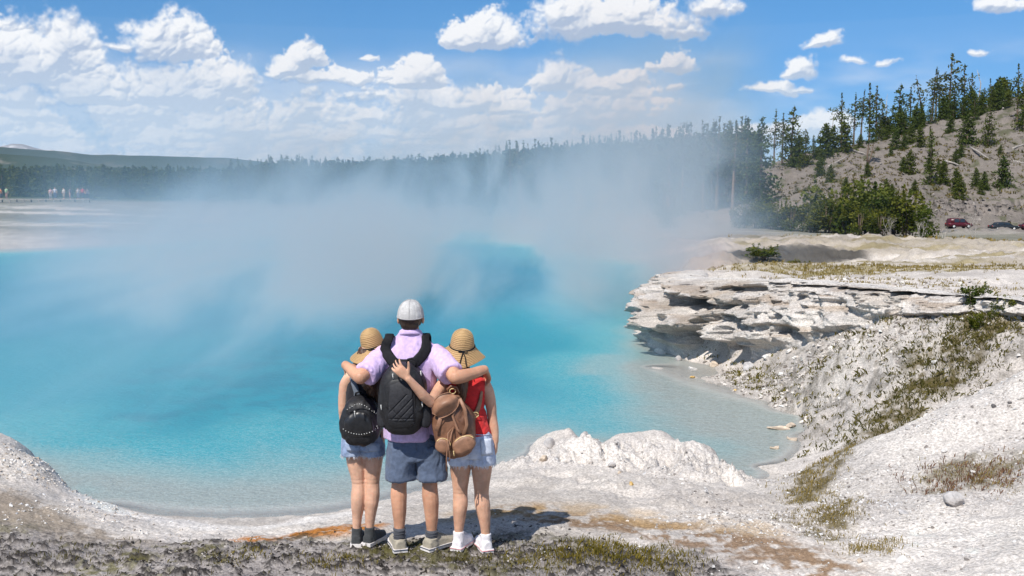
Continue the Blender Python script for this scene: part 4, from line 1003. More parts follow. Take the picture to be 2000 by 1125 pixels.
SHRUBS = [(1660, 462, 344, 112, 0, 'big bright green bush at the left of the bush row by the plain'), (1705, 463, 352, 108, 1, 'tall bright green bush in the middle of the bush row'), (1748, 463, 366, 107, 2, 'yellow green bush with white dead twigs in front of the road cut'), (1783, 463, 388, 109, 0, 'low green bush at the right end of the bush row'),
          (1632, 460, 372, 113, 3, 'dark bush left of the big bright green bush'), (1600, 458, 388, 121, 4, 'dark bush under the forked tree slope'), (1568, 457, 398, 118, 1, 'misty green bush at the edge of the steam'), (1530, 456, 396, 115, 3, 'grey green bush half hidden by steam'), (1490, 455, 392, 122, 4, 'dim bush at the foot of the dense stand'),
          (1454, 455, 398, 118, 0, 'faint bush inside the thin steam right of the stand'), (1585, 461, 398, 110, 2, 'low broad bush in front of the misty ones'), (1680, 461, 398, 105, 2, 'short bush before the big bright green bush'),
          (1645, 462, 372, 110, 1, 'leafy bush wedged right of the big bright green bush'), (1615, 461, 380, 111, 0, 'bright bush with a flat top left of the dark one'), (1770, 462, 372, 106, 1, 'pointed bright bush near the right end of the bush row'), (1545, 459, 388, 113, 2, 'pale bush in the thin steam left of the bush row'),
          (1510, 458, 394, 116, 0, 'faded bush deeper in the thin steam'), (1475, 457, 386, 119, 1, 'greyish tall bush at the left start of the bush row'), (1690, 458, 352, 116, 4, 'dark bush behind the two big bright ones'),
          (1722, 462, 405, 104, 0, 'short bright bush before the tall one'), (1060, 432, 372, 120, 4, 'dark bush on the far beach in the middle'), (1022, 434, 392, 116, 0, 'small green bush at the left end of the far beach'), (1300, 452, 398, 112, 3, 'ghostly bush behind the steam plume')]
for i, (px, fy, ty, d, k, lab) in enumerate(SHRUBS):
    d *= 1.36; r = ray(px, 420); x = r.x / r.y * d; z = float(ground_z(x, d)[0]); h = at_d(px, ty, d).z - z; st, cr = BUSH[k]
    e = empty('bush', (x, d, z - .1), i * 1.7, max(.3, h / (4.35 if k < 3 else 3.4))); tag(e, lab, 'bush', 'bushes at the foot of the hill'); link('stem', st, None, e); link('crown', cr, None, e)
for i, (px, ty, d, w, lab) in enumerate([(1815, 395, 106, 2.6, 'tangled grey dead shrub right of the bush row'), (1906, 372, 103, 1.8, 'bare grey dead tree standing in front of the cars'), (1738, 395, 102, 2.2, 'white forked dead branches sticking out of the bush row'), (1845, 428, 104, 1.6, 'low grey dead shrub beside the red car'), (1097, 388, 114, 2.6, 'pale dead shrub on the far beach'), (1800, 410, 101, 1.4, 'white dead stems at the right end of the bush row')]):
    d *= 1.36; r = ray(px, 420); x = r.x / r.y * d; z = float(ground_z(x, d)[0]); h = at_d(px, ty, d).z - z
    w *= 1.36; me = dead_shrub(w, max(h, .8) / 1.35, 340 + i); o = link('dead_shrub', me, M_DEAD, None, (x, d, z)); tag(o, lab, 'dead shrub', 'dead shrubs by the road')
# --- fallen trunks on the slope
for i, (ax, ay, bx, by, lab) in enumerate([(1618, 334, 1659, 311, 'pale fallen log low on the left slope'), (1668, 302, 1691, 309, 'short dark fallen log left of the forked tree'), (1805, 245, 1845, 258, 'white fallen trunk lying below the tufted pines'), (1845, 325, 1875, 331, 'grey fallen log right of the slim fir'),
                                           (1895, 298, 1931, 329, 'long thin fallen log running down the mid slope'), (1977, 293, 2004, 285, 'fallen log at the right edge, upper one'), (1978, 327, 2004, 330, 'fallen log at the right edge, lower one'), (1959, 212, 1976, 197, 'weathered trunk lying on the ridge rocks')]):
    p = []
    for k in np.linspace(0, 1, 6):
        x, y = hit(ax + (bx - ax) * k, ay + (by - ay) * k); p.append((x, y))
    zz = ground_z([q[0] for q in p], [q[1] for q in p]); mid = Vector((p[0][0], p[0][1], float(zz[0])))
    end = Vector((p[-1][0], p[-1][1], float(zz[-1]))); mb = MB(); pts = [mid.lerp(end, k) + Vector((0, 0, .28 + .05 * math.sin(9 * k + i))) for k in np.linspace(0, 1, 6)]
    mb.tube(pts, [.27, .25, .22, .18, .14, .07], 7)
    for k in (1, 2, 3, 4): mb.tube([pts[k], pts[k] + Vector((.15 * (-1) ** k, -.2, .55))], [.05, .012], 4)
    tag(mb.build('fallen_log', M_LOG), lab, 'log', 'fallen logs on the hill')
# ------------------------------------------------------------------ the three people
from mathutils.bvhtree import BVHTree
def remesh(mb, voxel, smooth=3, factor=.5):
    me = mesh_np('tmp', np.array([tuple(p) for p in mb.v]), mb.f); o = bpy.data.objects.new('tmp', me); COL.objects.link(o)
    r = o.modifiers.new('r', 'REMESH'); r.mode = 'VOXEL'; r.voxel_size = voxel; r.adaptivity = 0
    if smooth: q = o.modifiers.new('s', 'SMOOTH'); q.factor = factor; q.iterations = smooth
    dg = bpy.context.evaluated_depsgraph_get(); dg.update()
    out_ = bpy.data.meshes.new_from_object(o.evaluated_get(dg)); bpy.data.objects.remove(o); bpy.data.meshes.remove(me)
    out_.polygons.foreach_set('use_smooth', np.ones(len(out_.polygons), bool))
    return out_
def displace(me, fn):
    n = len(me.vertices); co = np.empty(n * 3, np.float32); me.vertices.foreach_get('co', co); co = co.reshape(-1, 3)
    nr = np.empty(n * 3, np.float32); me.vertices.foreach_get('normal', nr); nr = nr.reshape(-1, 3)
    co = co + nr * fn(co)[:, None]; me.vertices.foreach_set('co', co.ravel().astype(np.float32)); me.update()
def attach(name, me, mat, e, root=None):
    """link a world-space mesh under parent e"""
    me.name = name
    base = (root or e).location
    me.transform(Matrix.Translation(-Vector(base))); o = link(name, me, mat, e); return o
def mbattach(mb, name, mat, e, root=None, smooth=True):
    return attach(name, mesh_np(name, np.array([tuple(p) for p in mb.v]), mb.f, smooth), mat, e, root)
J = at_d
MPP = 6.95 / FPX * 1.008              # metres per photograph pixel at the people's distance
def bvh_of(me): return BVHTree.FromPolygons([v.co[:] for v in me.vertices], [p.vertices[:] for p in me.polygons])
EYE = Vector((0, 0, CAM_H))
def cast(bvh, px, py, off=.004, fall=6.9):
    r = ray(px, py).normalized(); h = bvh.ray_cast(EYE, r)
    if h[0] is None: return J(px, py, fall), -r
    return h[0] + h[1] * off, h[1]
def ellipse_rings(rows, n=28, tilt=0.0, e=2.3):
    """rows: (cx px, cy px, half width px, half depth m, depth)"""
    out_ = []
    for (cx, cy_, hw, hd, d) in rows:
        c = J(cx, cy_, d); w = hw * d / FPX * 1.008
        out_.append([c + Vector((w * math.copysign(abs(math.cos(a)) ** (2 / e), math.cos(a)), hd * math.copysign(abs(math.sin(a)) ** (2 / e), math.sin(a)), 0)) for a in (2 * math.pi * k / n for k in range(n))])
    return out_
def limb(mb, pts, rad, n=14):
    """smooth tapered limb with round ends"""
    P_ = [Vector(p) for p in pts]; dist = [0]
    for a, b in zip(P_[:-1], P_[1:]): dist.append(dist[-1] + (b - a).length)
    u = np.linspace(0, dist[-1], max(8, len(P_) * 4)); q = [Vector([np.interp(t_, dist, [p[i] for p in P_]) for i in range(3)]) for t_ in u]; r = np.interp(u, dist, rad)
    for _ in range(2):
        q = [q[0]] + [(q[i - 1] + q[i] * 2 + q[i + 1]) / 4 for i in range(1, len(q) - 1)] + [q[-1]]; r = np.r_[r[0], (r[:-2] + 2 * r[1:-1] + r[2:]) / 4, r[-1]]
    mb.tube(q, list(r), n); mb.ball(q[0], r[0] * .99, 12, 9); mb.ball(q[-1], r[-1] * .99, 12, 9)
def hand(mb, wrist, f, nrm, thumb_side, k=1.0, curl=(.25, .45, .35), spread=.12, thumb_curl=.3):
    f = Vector(f).normalized(); nrm = Vector(nrm); nrm = (nrm - f * nrm.dot(f)).normalized(); s_ = f.cross(nrm) * thumb_side
    w = Vector(wrist)
    rings = []
    for t_, hw, ht in ((-.01, .027, .019), (.012, .031, .018), (.035, .039, .017), (.062, .042, .0155), (.085, .041, .0135), (.094, .037, .010)):
        c = w + f * t_ * k; rings.append([c + s_ * (hw * k * math.cos(a)) + nrm * (ht * k * math.sin(a)) for a in (2 * math.pi * q / 14 for q in range(14))])
    mb.loft(rings)
    for i, L in enumerate((.070, .079, .074, .058)):
        p = w + f * (.088 - .004 * abs(i - 1)) * k + s_ * (.030 - .0205 * i) * k
        d = (f + s_ * spread * (1.4 - i) * .5).normalized(); pts = [p - d * .015 * k, p]; ax = d.cross(nrm)
        for seg, (fr, c_) in enumerate(zip((.45, .32, .23), curl)):
            d = Quaternion(ax, c_) @ d; p = p + d * L * fr * k; pts.append(p)
        mb.tube(pts, [.0095 * k, .0094 * k, .0086 * k, .0080 * k, .0068 * k], 8); mb.ball(pts[-1], .0067 * k, 8, 6); mb.ball(pts[1], .0097 * k, 8, 6); mb.ball(pts[2], .0088 * k, 8, 6)
    p = w + f * .022 * k + s_ * .027 * k; d = (f * .62 + s_ * .75 + nrm * .15).normalized(); pts = [p - d * .008, p]; ax = d.cross(nrm)
    for fr in (.034, .028, .022):
        p = p + d * fr * k; pts.append(p); d = (Quaternion(ax, thumb_curl) @ d - s_ * .14).normalized()
    mb.tube(pts, [.014 * k, .0135 * k, .0108 * k, .0095 * k, .0075 * k], 8); mb.ball(pts[-1], .0073 * k, 8, 6)
    return pts[-1]
def head(mb, c, k=1.0, tilt=0.0):
    """a head that looks away over the water (+y)"""
    M = Matrix.Rotation(tilt, 3, 'Y'); c = Vector(c)
    def B(o, r, n=16, m=12): mb.ball(c + M @ Vector(o) * k, Vector(r) * k, n, m, M.to_3x3())
    B((0, -.008, .018), (.075, .094, .092)); B((0, .026, -.045), (.056, .062, .066)); B((0, .052, -.088), (.026, .028, .024))
    B((0, .094, -.022), (.011, .018, .022), 8, 7); B((0, .086, .012), (.045, .018, .016), 10, 7); B((0, .086, -.058), (.024, .012, .010), 8, 6)
    for sx in (-1, 1):
        B((sx * .084, .002, -.016), (.011, .021, .033), 8, 7); B((sx * .036, .066, -.028), (.024, .022, .02), 8, 6)
    return M
M_SKIN = {}
def skin_mat(name, col):
    m, T = material(name); co = T.new('ShaderNodeTexCoord').outputs['Object']
    c = T.mix(T.ramp(T.noise(co, 9, 4), .35, .7), [q * .84 for q in col], [min(1, q * 1.14) for q in col]); c = T.mix(T.ramp(T.noise(co, 60, 3), .52, .72, 0, .4), c, (col[0] * .95, col[1] * .62, col[2] * .55))
    return finish(m, T, principled(T, c, .48, .35, bump(T, T.noise(co, 220, 3), .12, .002), Subsurface_Weight=.12, Subsurface_Radius=(.02, .008, .004), Subsurface_Scale=.3))
SK_MAN = skin_mat('skin_tanned', (.58, .31, .195)); SK_A = skin_mat('skin_fair', (.67, .40, .275)); SK_B = skin_mat('skin_warm', (.65, .375, .25))
def cloth(name, col, weave=900, wr=None, rough=.9, sheen=.15, amp=.12, var2=None, bd=.0012):
    return simple_mat(name, col, rough, .15, 40, amp, weave, .35, bd, var2, sheen)
M_LILAC = cloth('lilac_cotton', (.62, .46, .72)); M_SLATE = cloth('slate_cotton', (.105, .135, .20)); M_RED = cloth('red_jersey', (.62, .035, .035)); M_BLACKTOP = cloth('black_jersey', (.020, .020, .024))
M_DENIM = cloth('blue_denim', (.22, .29, .43), amp=.25, var2=(.40, .47, .60)); M_PALEDENIM = cloth('washed_denim', (.47, .53, .67), amp=.18, var2=(.66, .70, .80)); M_FRAY = cloth('frayed_cotton', (.78, .79, .82))
M_SOCK = cloth('charcoal_sock', (.075, .078, .09)); M_CAP = simple_mat('white_cap_cotton', (.53, .52, .51), .95, .05, 70, .16, 300, .6, .003, (.43, .42, .415)); M_WHITECANVAS = cloth('white_canvas', (.78, .74, .75)); M_GREYCANVAS = cloth('grey_canvas', (.055, .058, .06)); M_SUEDE = cloth('taupe_suede', (.36, .32, .25))
M_RUBBER = simple_mat('white_rubber', (.72, .68, .66), .6, .3, 30, .1); M_STRIPE = simple_mat('pink_trim', (.65, .30, .32), .6); M_NAVY = simple_mat('navy_trim', (.03, .04, .07), .7)
M_NYLON = simple_mat('black_nylon', (.016, .016, .018), .55, .4, 60, .3, 420, .35, .001); M_NYLON2 = simple_mat('charcoal_nylon', (.028, .028, .032), .65, .3, 60, .25, 500, .35, .001); M_WEB = simple_mat('black_webbing', (.014, .014, .016), .8, .2, 60, .2, 700, .4, .001)
M_METAL = simple_mat('steel', (.6, .6, .58), .3, .8); M_LEATHER = simple_mat('brown_leather', (.215, .105, .060), .48, .45, 22, .28, 120, .3, .002, (.145, .065, .037)); M_LEATHER2 = simple_mat('tan_leather', (.29, .15, .09), .5, .4, 22, .2, 120, .3, .002); M_GOLD = simple_mat('brass', (.62, .45, .2), .35, .8)
def hair_mat(name, col):
    m, T = material(name); co = T.new('ShaderNodeTexCoord').outputs['Object']
    st = T.noise(T.vec('MULTIPLY', co, (160, 160, 9)), 1.0, 4, .6); c = T.mix(T.ramp(st, .35, .68), [q * .5 for q in col], [q * 1.7 for q in col])
    return finish(m, T, principled(T, c, .42, .5, bump(T, st, .8, .006)))
H_DARK = hair_mat('dark_brown_hair', (.028, .016, .010)); H_BROWN = hair_mat('brown_hair', (.075, .036, .018)); H_AUBURN = hair_mat('auburn_hair', (.085, .038, .018))

def straw_mat():
    m, T = material('straw'); at = T.new('ShaderNodeAttribute', attribute_name='row').outputs['Fac']; co = T.new('ShaderNodeTexCoord').outputs['Object']
    w = T.new('ShaderNodeMath', operation='SINE'); T.l.new(T.math('MULTIPLY', at, 2 * math.pi), w.inputs[0]); n = T.noise(co, 120, 3)
    c = T.mix(T.ramp(w.outputs[0], -.95, .3), (.31, .18, .075), (.56, .36, .17)); c = T.mix(T.ramp(n, .35, .7, 0, .5), c, (.66, .46, .24))
    return finish(m, T, principled(T, c, .7, .25, bump(T, T.math('MULTIPLY_ADD', n, .4, w.outputs[0]), .6, .003)))
M_STRAW = straw_mat()
def straw_hat(e, root, centre, tilt_x, tilt_y, brim_r, wave, turn, crown_r=.086, drop=.058):
    root = root or e
    prof = [(0, .122), (.022, .121), (.042, .115), (.060, .102), (.073, .082), (.080, .055), (.084, .028), (.086, .004), (.094, -.006)]
    for k in np.linspace(.1, 1, 9): prof.append((.094 + (brim_r - .094) * k, -.006 - drop * k ** .9))
    prof = np.array(prof); ln = np.r_[0, np.cumsum(np.linalg.norm(np.diff(prof, axis=0), axis=1))]; u = np.linspace(0, ln[-1], 96)
    r = np.interp(u, ln, prof[:, 0]) * crown_r / .086; z = np.interp(u, ln, prof[:, 1]); n = 96
    th_ = np.linspace(0, 2 * math.pi, n, endpoint=False)
    RRr, THh = np.meshgrid(r, th_, indexing='ij'); ZZ = np.repeat(z[:, None], n, 1); bk = np.clip((RRr - .094) / (brim_r - .094), 0, 1)
    ZZ = ZZ + bk * sum(a * np.sin(m_ * THh + ph) for (m_, a, ph) in wave) + np.sin(u / .0125 * 2 * math.pi)[:, None] * .0014
    RRr = RRr * (1 + bk * .05 * np.sin(3 * THh + 1))
    V = np.stack([RRr * np.cos(THh), RRr * np.sin(THh) * (1.20 - .12 * bk), ZZ], -1).reshape(-1, 3)
    M = Matrix.Translation(centre) @ Matrix.Rotation(tilt_y, 4, 'Y') @ Matrix.Rotation(tilt_x, 4, 'X') @ Matrix.Rotation(turn, 4, 'Z')
    top = V; inner = V.copy(); inner[:, 2] -= .004; inner[:, :2] *= .985
    F = grid_faces(96, n); fc = []
    i_ = np.arange(95)[:, None] * n; j_ = np.arange(n)[None, :]; j2 = (j_ + 1) % n
    Fa = np.stack([i_ + j_, i_ + n + j_, i_ + n + j2, i_ + j2], -1).reshape(-1, 4)
    N_ = len(V); a = 95 * n + np.arange(n); rim_ = np.stack([a, a + N_, np.roll(a, -1) + N_, np.roll(a, -1)], -1)
    Vw = np.concatenate([top, inner]); Vw = np.array([tuple(M @ Vector(v)) for v in Vw])
    me = mesh_np('straw_hat', Vw, np.concatenate([Fa, Fa[:, ::-1] + N_, rim_]))
    at = me.attributes.new('row', 'FLOAT', 'POINT'); at.data.foreach_set('value', np.tile(np.repeat(u / .0125, n), 2).astype(np.float32))
    o = attach('straw_hat', me, M_STRAW, e, root)
    mb = MB(); ring = [M @ Vector((.0885 * crown_r / .086 * math.cos(a), .0885 * 1.2 * crown_r / .086 * math.sin(a), .004)) for a in np.linspace(0, 2 * math.pi, 40)]
    mb.tube(ring, .0048, 6)
    bk_ = Matrix.Translation(centre) @ Matrix.Rotation(tilt_y, 4, 'Y') @ Matrix.Rotation(tilt_x, 4, 'X')
    q = lambda x, z_, y_=-.113: bk_ @ Vector((x, y_, z_))
    mb.tube([q(.012, .0), q(.035, .012), q(.042, 0), q(.03, -.008), q(.012, 0)], .0038, 5); mb.tube([q(.012, .0), q(-.012, .010), q(-.02, 0), q(-.008, -.006), q(.012, 0)], .0038, 5)
    mb.tube([q(.012, 0), q(.002, -.034, -.140), q(-.006, -.068, -.166), q(-.004, -.105, -.175)], .0040, 5); mb.tube([q(.012, 0), q(.03, -.034, -.140), q(.036, -.066, -.166), q(.05, -.10, -.175)], .0036, 5); mb.ball(q(.012, 0), .008, 8, 6)
    mbattach(mb, 'ribbon', M_WEB, o, root); return o

def shoe(e, root, heel, toe_dir, L, W_, high, mats, laces=True, stripe=None):
    """heel: ground point under the back of the heel; parts: shoe > sole, lace, stripe"""
    root = root or e
    d = Vector((toe_dir[0], toe_dir[1], 0)).normalized(); s_ = Vector((-d.y, d.x, 0)); up = Vector((0, 0, 1)); h = Vector(heel)
    out_ = [(.0, .42), (.10, .46), (.3, .42), (.5, .44), (.7, .52), (.85, .46), (.95, .30), (1.0, .12)]
    mb = MB(); rings = []
    for t_, hw, top in ((.015, .34, .060), (.06, .44, .072), (.2, .44, .078), (.38, .43, .080), (.55, .46, .064), (.72, .50, .050), (.86, .44, .040), (.95, .30, .034), (.99, .14, .028)):
        c = h + d * L * t_; w = hw * W_; zt = top + .022; n = 12
        rings.append([c + s_ * (w * math.cos(a)) + up * (.022 + (zt - .022) * max(0, math.sin(a)) ** .75 - (.006 if math.sin(a) < 0 else 0)) for a in (2 * math.pi * k / n for k in range(n))])
    mb.loft(rings)
    a0 = h + d * L * .20; rad = W_ * .46
    hh = .135 if high else .088
    mb.tube([a0 + up * .03 + d * .01, a0 + up * .07, a0 + up * hh], [rad * 1.05, rad * .98, rad * (.92 if high else 1.02)], 16)
    me = remesh(mb, .0052, 3); displace(me, lambda c_: (fbm(c_ * 38, 3, 401) - .5) * .004)
    o = attach('shoe', me, mats[0], e, root)
    mb = MB(); ol = [(h + d * (L * t_) + s_ * (W_ * hw * sg * 1.06)) for sg, seq in ((1, out_), (-1, out_[::-1])) for t_, hw in seq]
    ol = [p + (p - (h + d * L * .5)).normalized() * .004 for p in ol]
    mb.loft([[p + up * z_ for p in ol] for z_ in (.001, .012, .026)]); mbattach(mb, 'sole', mats[1], o, root, False)
    if stripe:
        mb = MB(); mb.tube([p * 1 + up * .021 + (p - (h + d * L * .5)).normalized() * .0025 for p in ol + ol[:1]], .0026, 5); mbattach(mb, 'stripe', stripe, o, root)
    if laces:
        mb = MB()
        for k in range(5):
            c = h + d * L * (.36 + .075 * k) + up * (.106 - .010 * k + (.01 if high else 0)); mb.tube([c - s_ * W_ * .22, c + up * .010, c + s_ * W_ * .22], .0035, 5)
        mbattach(mb, 'lace', mats[2], o, root)
    return o
def folds(seed, amp, fx, fz, fy=None):
    def f(c): 
        w = c + (fbm(c * 5, 2, seed + 5)[:, None] - .5) * .10
        return (1 - np.abs(fbm(w * np.array([fx, fy or fx, fz]), 4, seed, .55) * 2 - 1) * 2.0) * amp
    return f
def knees(z0, dm):
    def f(c):
        bk = np.clip((dm - c[:, 1]) / .03, 0, 1); g = lambda z_, w_: np.exp(-((c[:, 2] - z_ + .25 * 0) / w_) ** 2)
        return bk * (-.0020 * g(z0, .007) - .0012 * g(z0 + .03, .007) - .003 * g(z0 - .01, .035)) + (fbm(c * 14, 3, 404) - .5) * .006
    return f
def fringe(e, root, pts_rings, seed, mat=M_FRAY):
    root = root or e
    rng = np.random.default_rng(seed); mb = MB()
    for ring in pts_rings:
        n = len(ring)
        for k in range(n * 5):
            i = int(rng.integers(n)); f = rng.random(); p = ring[i].lerp(ring[(i + 1) % n], f); l_ = .010 + .022 * rng.random(); w = .0022
            dx = rng.normal() * .006; dy = rng.normal() * .004
            mb.add([p + Vector((-w, 0, .006)), p + Vector((w, 0, .006)), p + Vector((dx, dy, -l_))], [(0, 1, 2)])
            mb.add([p + Vector((0, -w, .006)), p + Vector((0, w, .006)), p + Vector((dx, dy, -l_))], [(0, 1, 2)])
    o = mbattach(mb, 'fringe', mat, e, root, False); o['kind'] = 'stuff'; return o
def band(mb, pts, nrm, w, th=.006):
    P_ = [Vector(p) for p in pts]; rings = []
    for i, p in enumerate(P_):
        t_ = (P_[min(i + 1, len(P_) - 1)] - P_[max(i - 1, 0)]).normalized(); n = Vector(nrm[i] if hasattr(nrm[0], '__len__') else nrm); n = (n - t_ * n.dot(t_)).normalized(); s_ = t_.cross(n); ww = w[i] if hasattr(w, '__len__') else w
        rings.append([p + s_ * ww / 2 - n * th / 2, p + s_ * ww / 2 + n * th / 2, p + s_ * ww * .3 + n * th * .8, p - s_ * ww * .3 + n * th * .8, p - s_ * ww / 2 + n * th / 2, p - s_ * ww / 2 - n * th / 2])
    return mb.loft(rings)
def dome(outline, c, W_, H_, D_, levels, lean=(0, 0), n=64, disp=None, M=None):
    """a stuffed bag: outline(angle)->(x, z) in unit box; levels: (depth fraction, scale)"""
    rings = []
    for f, s_ in levels:
        r = []
        for k in range(n):
            x, z = outline(2 * math.pi * k / n); p = Vector((x * s_ * W_ / 2, -f * D_, z * s_ * H_ / 2 + lean[1] * f))
            r.append(p)
        rings.append(r)
    mb = MB(); mb.loft(rings)
    M = M or Matrix(); mb.v = [tuple(Vector(c) + M.to_3x3() @ Vector(p)) for p in mb.v]; return mb
def sq(a, e=3.2, top=0.0, bot=0.0):
    ca, sa = math.cos(a), math.sin(a); x = math.copysign(abs(ca) ** (2 / e), ca); z = math.copysign(abs(sa) ** (2 / e), sa)
    x *= 1 - top * max(0, z) ** 2 - bot * max(0, -z) ** 2; return x, z
LV = [(0, .93), (.04, .985), (.15, 1.0), (.5, .985), (.72, .95), (.86, .88), (.95, .76), (1.0, .58)]

# ============================================================ the man in the middle
DM = 6.95
base = on_z(808, 1078, 0); man = empty('person', (base.x, base.y, float(ground_z(base.x, base.y)[0])))
tag(man, 'tall man in a lilac polo shirt, white backwards cap and slate shorts hugging two girls', 'person')
mb = MB(); hc_ = J(802, 618, DM); head(mb, hc_ - Vector((0, 0, .004)), 1.02)
limb(mb, [J(802, 640, DM + .01), J(802, 672, DM + .0)], [.060, .066]); limb(mb, [J(802, 690, DM), J(806, 850, DM)], [.10, .12])
limb(mb, [J(748, 690, DM), J(728, 712, 6.83), J(704, 737, 6.70)], [.062, .056, .047]); limb(mb, [J(704, 737, 6.70), J(696, 731, 6.75), J(675, 713, 6.875)], [.046, .046, .031])
limb(mb, [J(856, 690, DM), J(875, 713, 6.82), J(889, 737, 6.69)], [.062, .056, .048]); limb(mb, [J(889, 737, 6.69), J(908, 734, 6.72), J(946, 722, 6.83)], [.047, .047, .032])
hand(mb, J(674, 713, 6.885), (.10, 1, -.35), (.2, .15, -.9), -1, 1.0, (.5, .6, .4)); hand(mb, J(948, 723, 6.84), (.10, .75, -.62), (-.6, -.1, -.7), 1, 1.05, (.55, .6, .4))
LEGS = {}
for sx, (hx, kx, ky, ax, ay) in ((-1, (784, 780, 940, 780, 1046)), (1, (838, 839, 940, 843, 1050))):
    limb(mb, [J(hx, 850, DM), J((hx + kx) / 2, 900, DM), J(kx, ky, DM + .01), J(kx + sx * 1.5, ky + 30, DM - .012), J(ax - sx * 0, ay - 45, DM - .005), J(ax, ay - 12, DM), J(ax, ay + 10, DM)], [.088, .078, .052, .061, .050, .036, .035])
body = remesh(mb, .0052, 4); displace(body, knees(J(810, 940, DM).z, DM)); attach('body', body, SK_MAN, man)
for sx in (-1, 1): mbattach(MB().ball(hc_ + Vector((sx * .036, .082, .0)), .012, 8, 6), 'eye', simple_mat('eye_white', (.7, .7, .7), .2, .5), man)
mb = MB(); mb.ball(hc_ + Vector((0, -.014, .004)), (.0875, .095, .092), 28, 18)
for sx in (-1, 1): mb.ball(hc_ + Vector((sx * .064, -.022, -.014)), (.018, .032, .05), 12, 9)
mb.ball(hc_ + Vector((0, -.064, -.052)), (.066, .032, .044), 16, 10)
me = remesh(mb, .006, 2); displace(me, lambda c: (fbm(c * np.array([90, 90, 25]), 3, 403) - .5) * .007); attach('hair', me, H_DARK, man)
# cap, worn backwards
cc0 = hc_ + Vector((0, -.004, .028)); mb = MB(); rings = []
for k, f in enumerate(np.linspace(0, 1, 18)):
    a = f * math.pi / 2 * 1.02; r_ = max(0, math.cos(a)) ** .80; z_ = math.sin(a)
    rings.append([cc0 + Vector((.094 * r_ * math.cos(t_) * (1 - .022 * math.exp(-(math.sin(3 * t_) / .12) ** 2)), .112 * r_ * math.sin(t_) * (1 - .022 * math.exp(-(math.sin(3 * t_) / .12) ** 2)), -.030 + .120 * z_ + (.012 * math.sin(t_) if f < .3 else 0))) for t_ in np.linspace(0, 2 * math.pi, 144, endpoint=False)])
mb.loft(rings); capo = mbattach(mb, 'cap', M_CAP, man)
mb = MB(); mb.tube([cc0 + Vector((.0955 * math.cos(t_), .1135 * math.sin(t_), -.024 + .012 * math.sin(t_))) for t_ in np.linspace(0, 2 * math.pi, 48)], .0022, 6); mbattach(mb, 'band', cloth('cap_band_cotton', (.5, .49, .48)), capo, man)
mb = MB()
for q in range(6):
    t_ = math.pi / 6 + q * math.pi / 3; mb.tube([cc0 + Vector((.0945 * math.cos(f * math.pi / 2) ** .8 * math.cos(t_), .1125 * math.cos(f * math.pi / 2) ** .8 * math.sin(t_), -.029 + .1205 * math.sin(f * math.pi / 2) + (.012 * math.sin(t_) if f < .3 else 0))) for f in np.linspace(.02, .98, 14)], .0021, 5)
mbattach(mb, 'seam', cloth('cap_seam_cotton', (.40, .39, .38)), capo, man)
mbattach(MB().ball(cc0 + Vector((0, 0, .091)), (.009, .009, .005), 10, 6), 'button', cloth('grey_cotton', (.3, .3, .3)), capo, man)
mb = MB(); mb.loft([[cc0 + Vector((x, .098 + yy * (1 - (x / .09) ** 2), -.026 - 2.2 * x * x - dz)) for x in np.linspace(-.08, .08, 9)] + [cc0 + Vector((x, .06, -.026 - dz)) for x in np.linspace(.08, -.08, 9)] for yy, dz in ((.075, 0), (.075, .005))]); mbattach(mb, 'bill', M_CAP, capo, man)
# polo shirt
mb = MB(); mb.loft(ellipse_rings([(803, 853, 51, .138, DM), (802, 815, 50, .138, DM), (800, 770, 49, .132, DM), (800, 730, 52, .130, DM), (800, 703, 58, .125, DM), (800, 686, 57, .108, DM), (801, 672, 43, .088, DM), (802, 658, 25, .075, DM), (802, 650, 20, .068, DM)], 36))
mb.tube([J(760, 692, DM), J(741, 706, 6.88), J(725, 722, 6.80), J(714, 732, 6.75)], [.078, .078, .078, .078], 20); mb.tube([J(843, 692, DM), J(861, 706, 6.88), J(874, 722, 6.79), J(881, 731, 6.745)], [.078, .079, .080, .080], 20)
shirt = remesh(mb, .0065, 5)
displace(shirt, folds(410, .012, 8.5, .8)); displace(shirt, folds(411, .0025, 22, 1.6))
shirt_bvh = bvh_of(shirt); so = attach('polo_shirt', shirt, M_LILAC, man)
mb = MB(); rings = []
for f, r_, dz in ((0, .062, .0), (.3, .068, .008), (.55, .074, .004), (.8, .081, -.018), (1, .086, -.034), (1, .080, -.034), (.6, .069, -.006)):
    rings.append([J(802, 648, DM) + Vector((r_ * 1.06 * math.cos(t_), r_ * 1.08 * math.sin(t_), dz - .028 * math.sin(t_))) for t_ in np.linspace(0, 2 * math.pi, 40, endpoint=False)])
mb.loft(rings, cap=False); mbattach(mb, 'collar', M_LILAC, so, man)
# shorts
mb = MB(); mb.loft(ellipse_rings([(807, 842, 44, .112, DM), (809, 864, 51, .130, DM), (811, 880, 54, .134, DM), (811, 892, 53, .126, DM)], 32))
for (a, b, hw1, hw2) in ((787, 784, 28.5, 28), (840, 844, 28, 27.5)): mb.loft(ellipse_rings([(a, 868, hw1 - 3, .125, DM), (a * .6 + b * .4, 895, hw1, .125, DM), (b, 918, hw2, .118, DM), (b, 932, hw2 + 1, .118, DM)], 24))
sh = remesh(mb, .0065, 4); displace(sh, folds(420, .016, 7, 5)); sho_bvh = bvh_of(sh); so2 = attach('shorts', sh, M_SLATE, man)
mb = MB()
for b in (784, 844): mb.tube([J(b, 926, DM) + Vector((.102 * math.cos(t_), .121 * math.sin(t_), 0)) for t_ in np.linspace(0, 2 * math.pi, 30)], .003, 5)
mb.tube([cast(sho_bvh, x, y, .002)[0] for x, y in ((812, 850), (812, 865), (813, 880))], .0028, 5); mbattach(mb, 'seam', M_SLATE, so2, man)
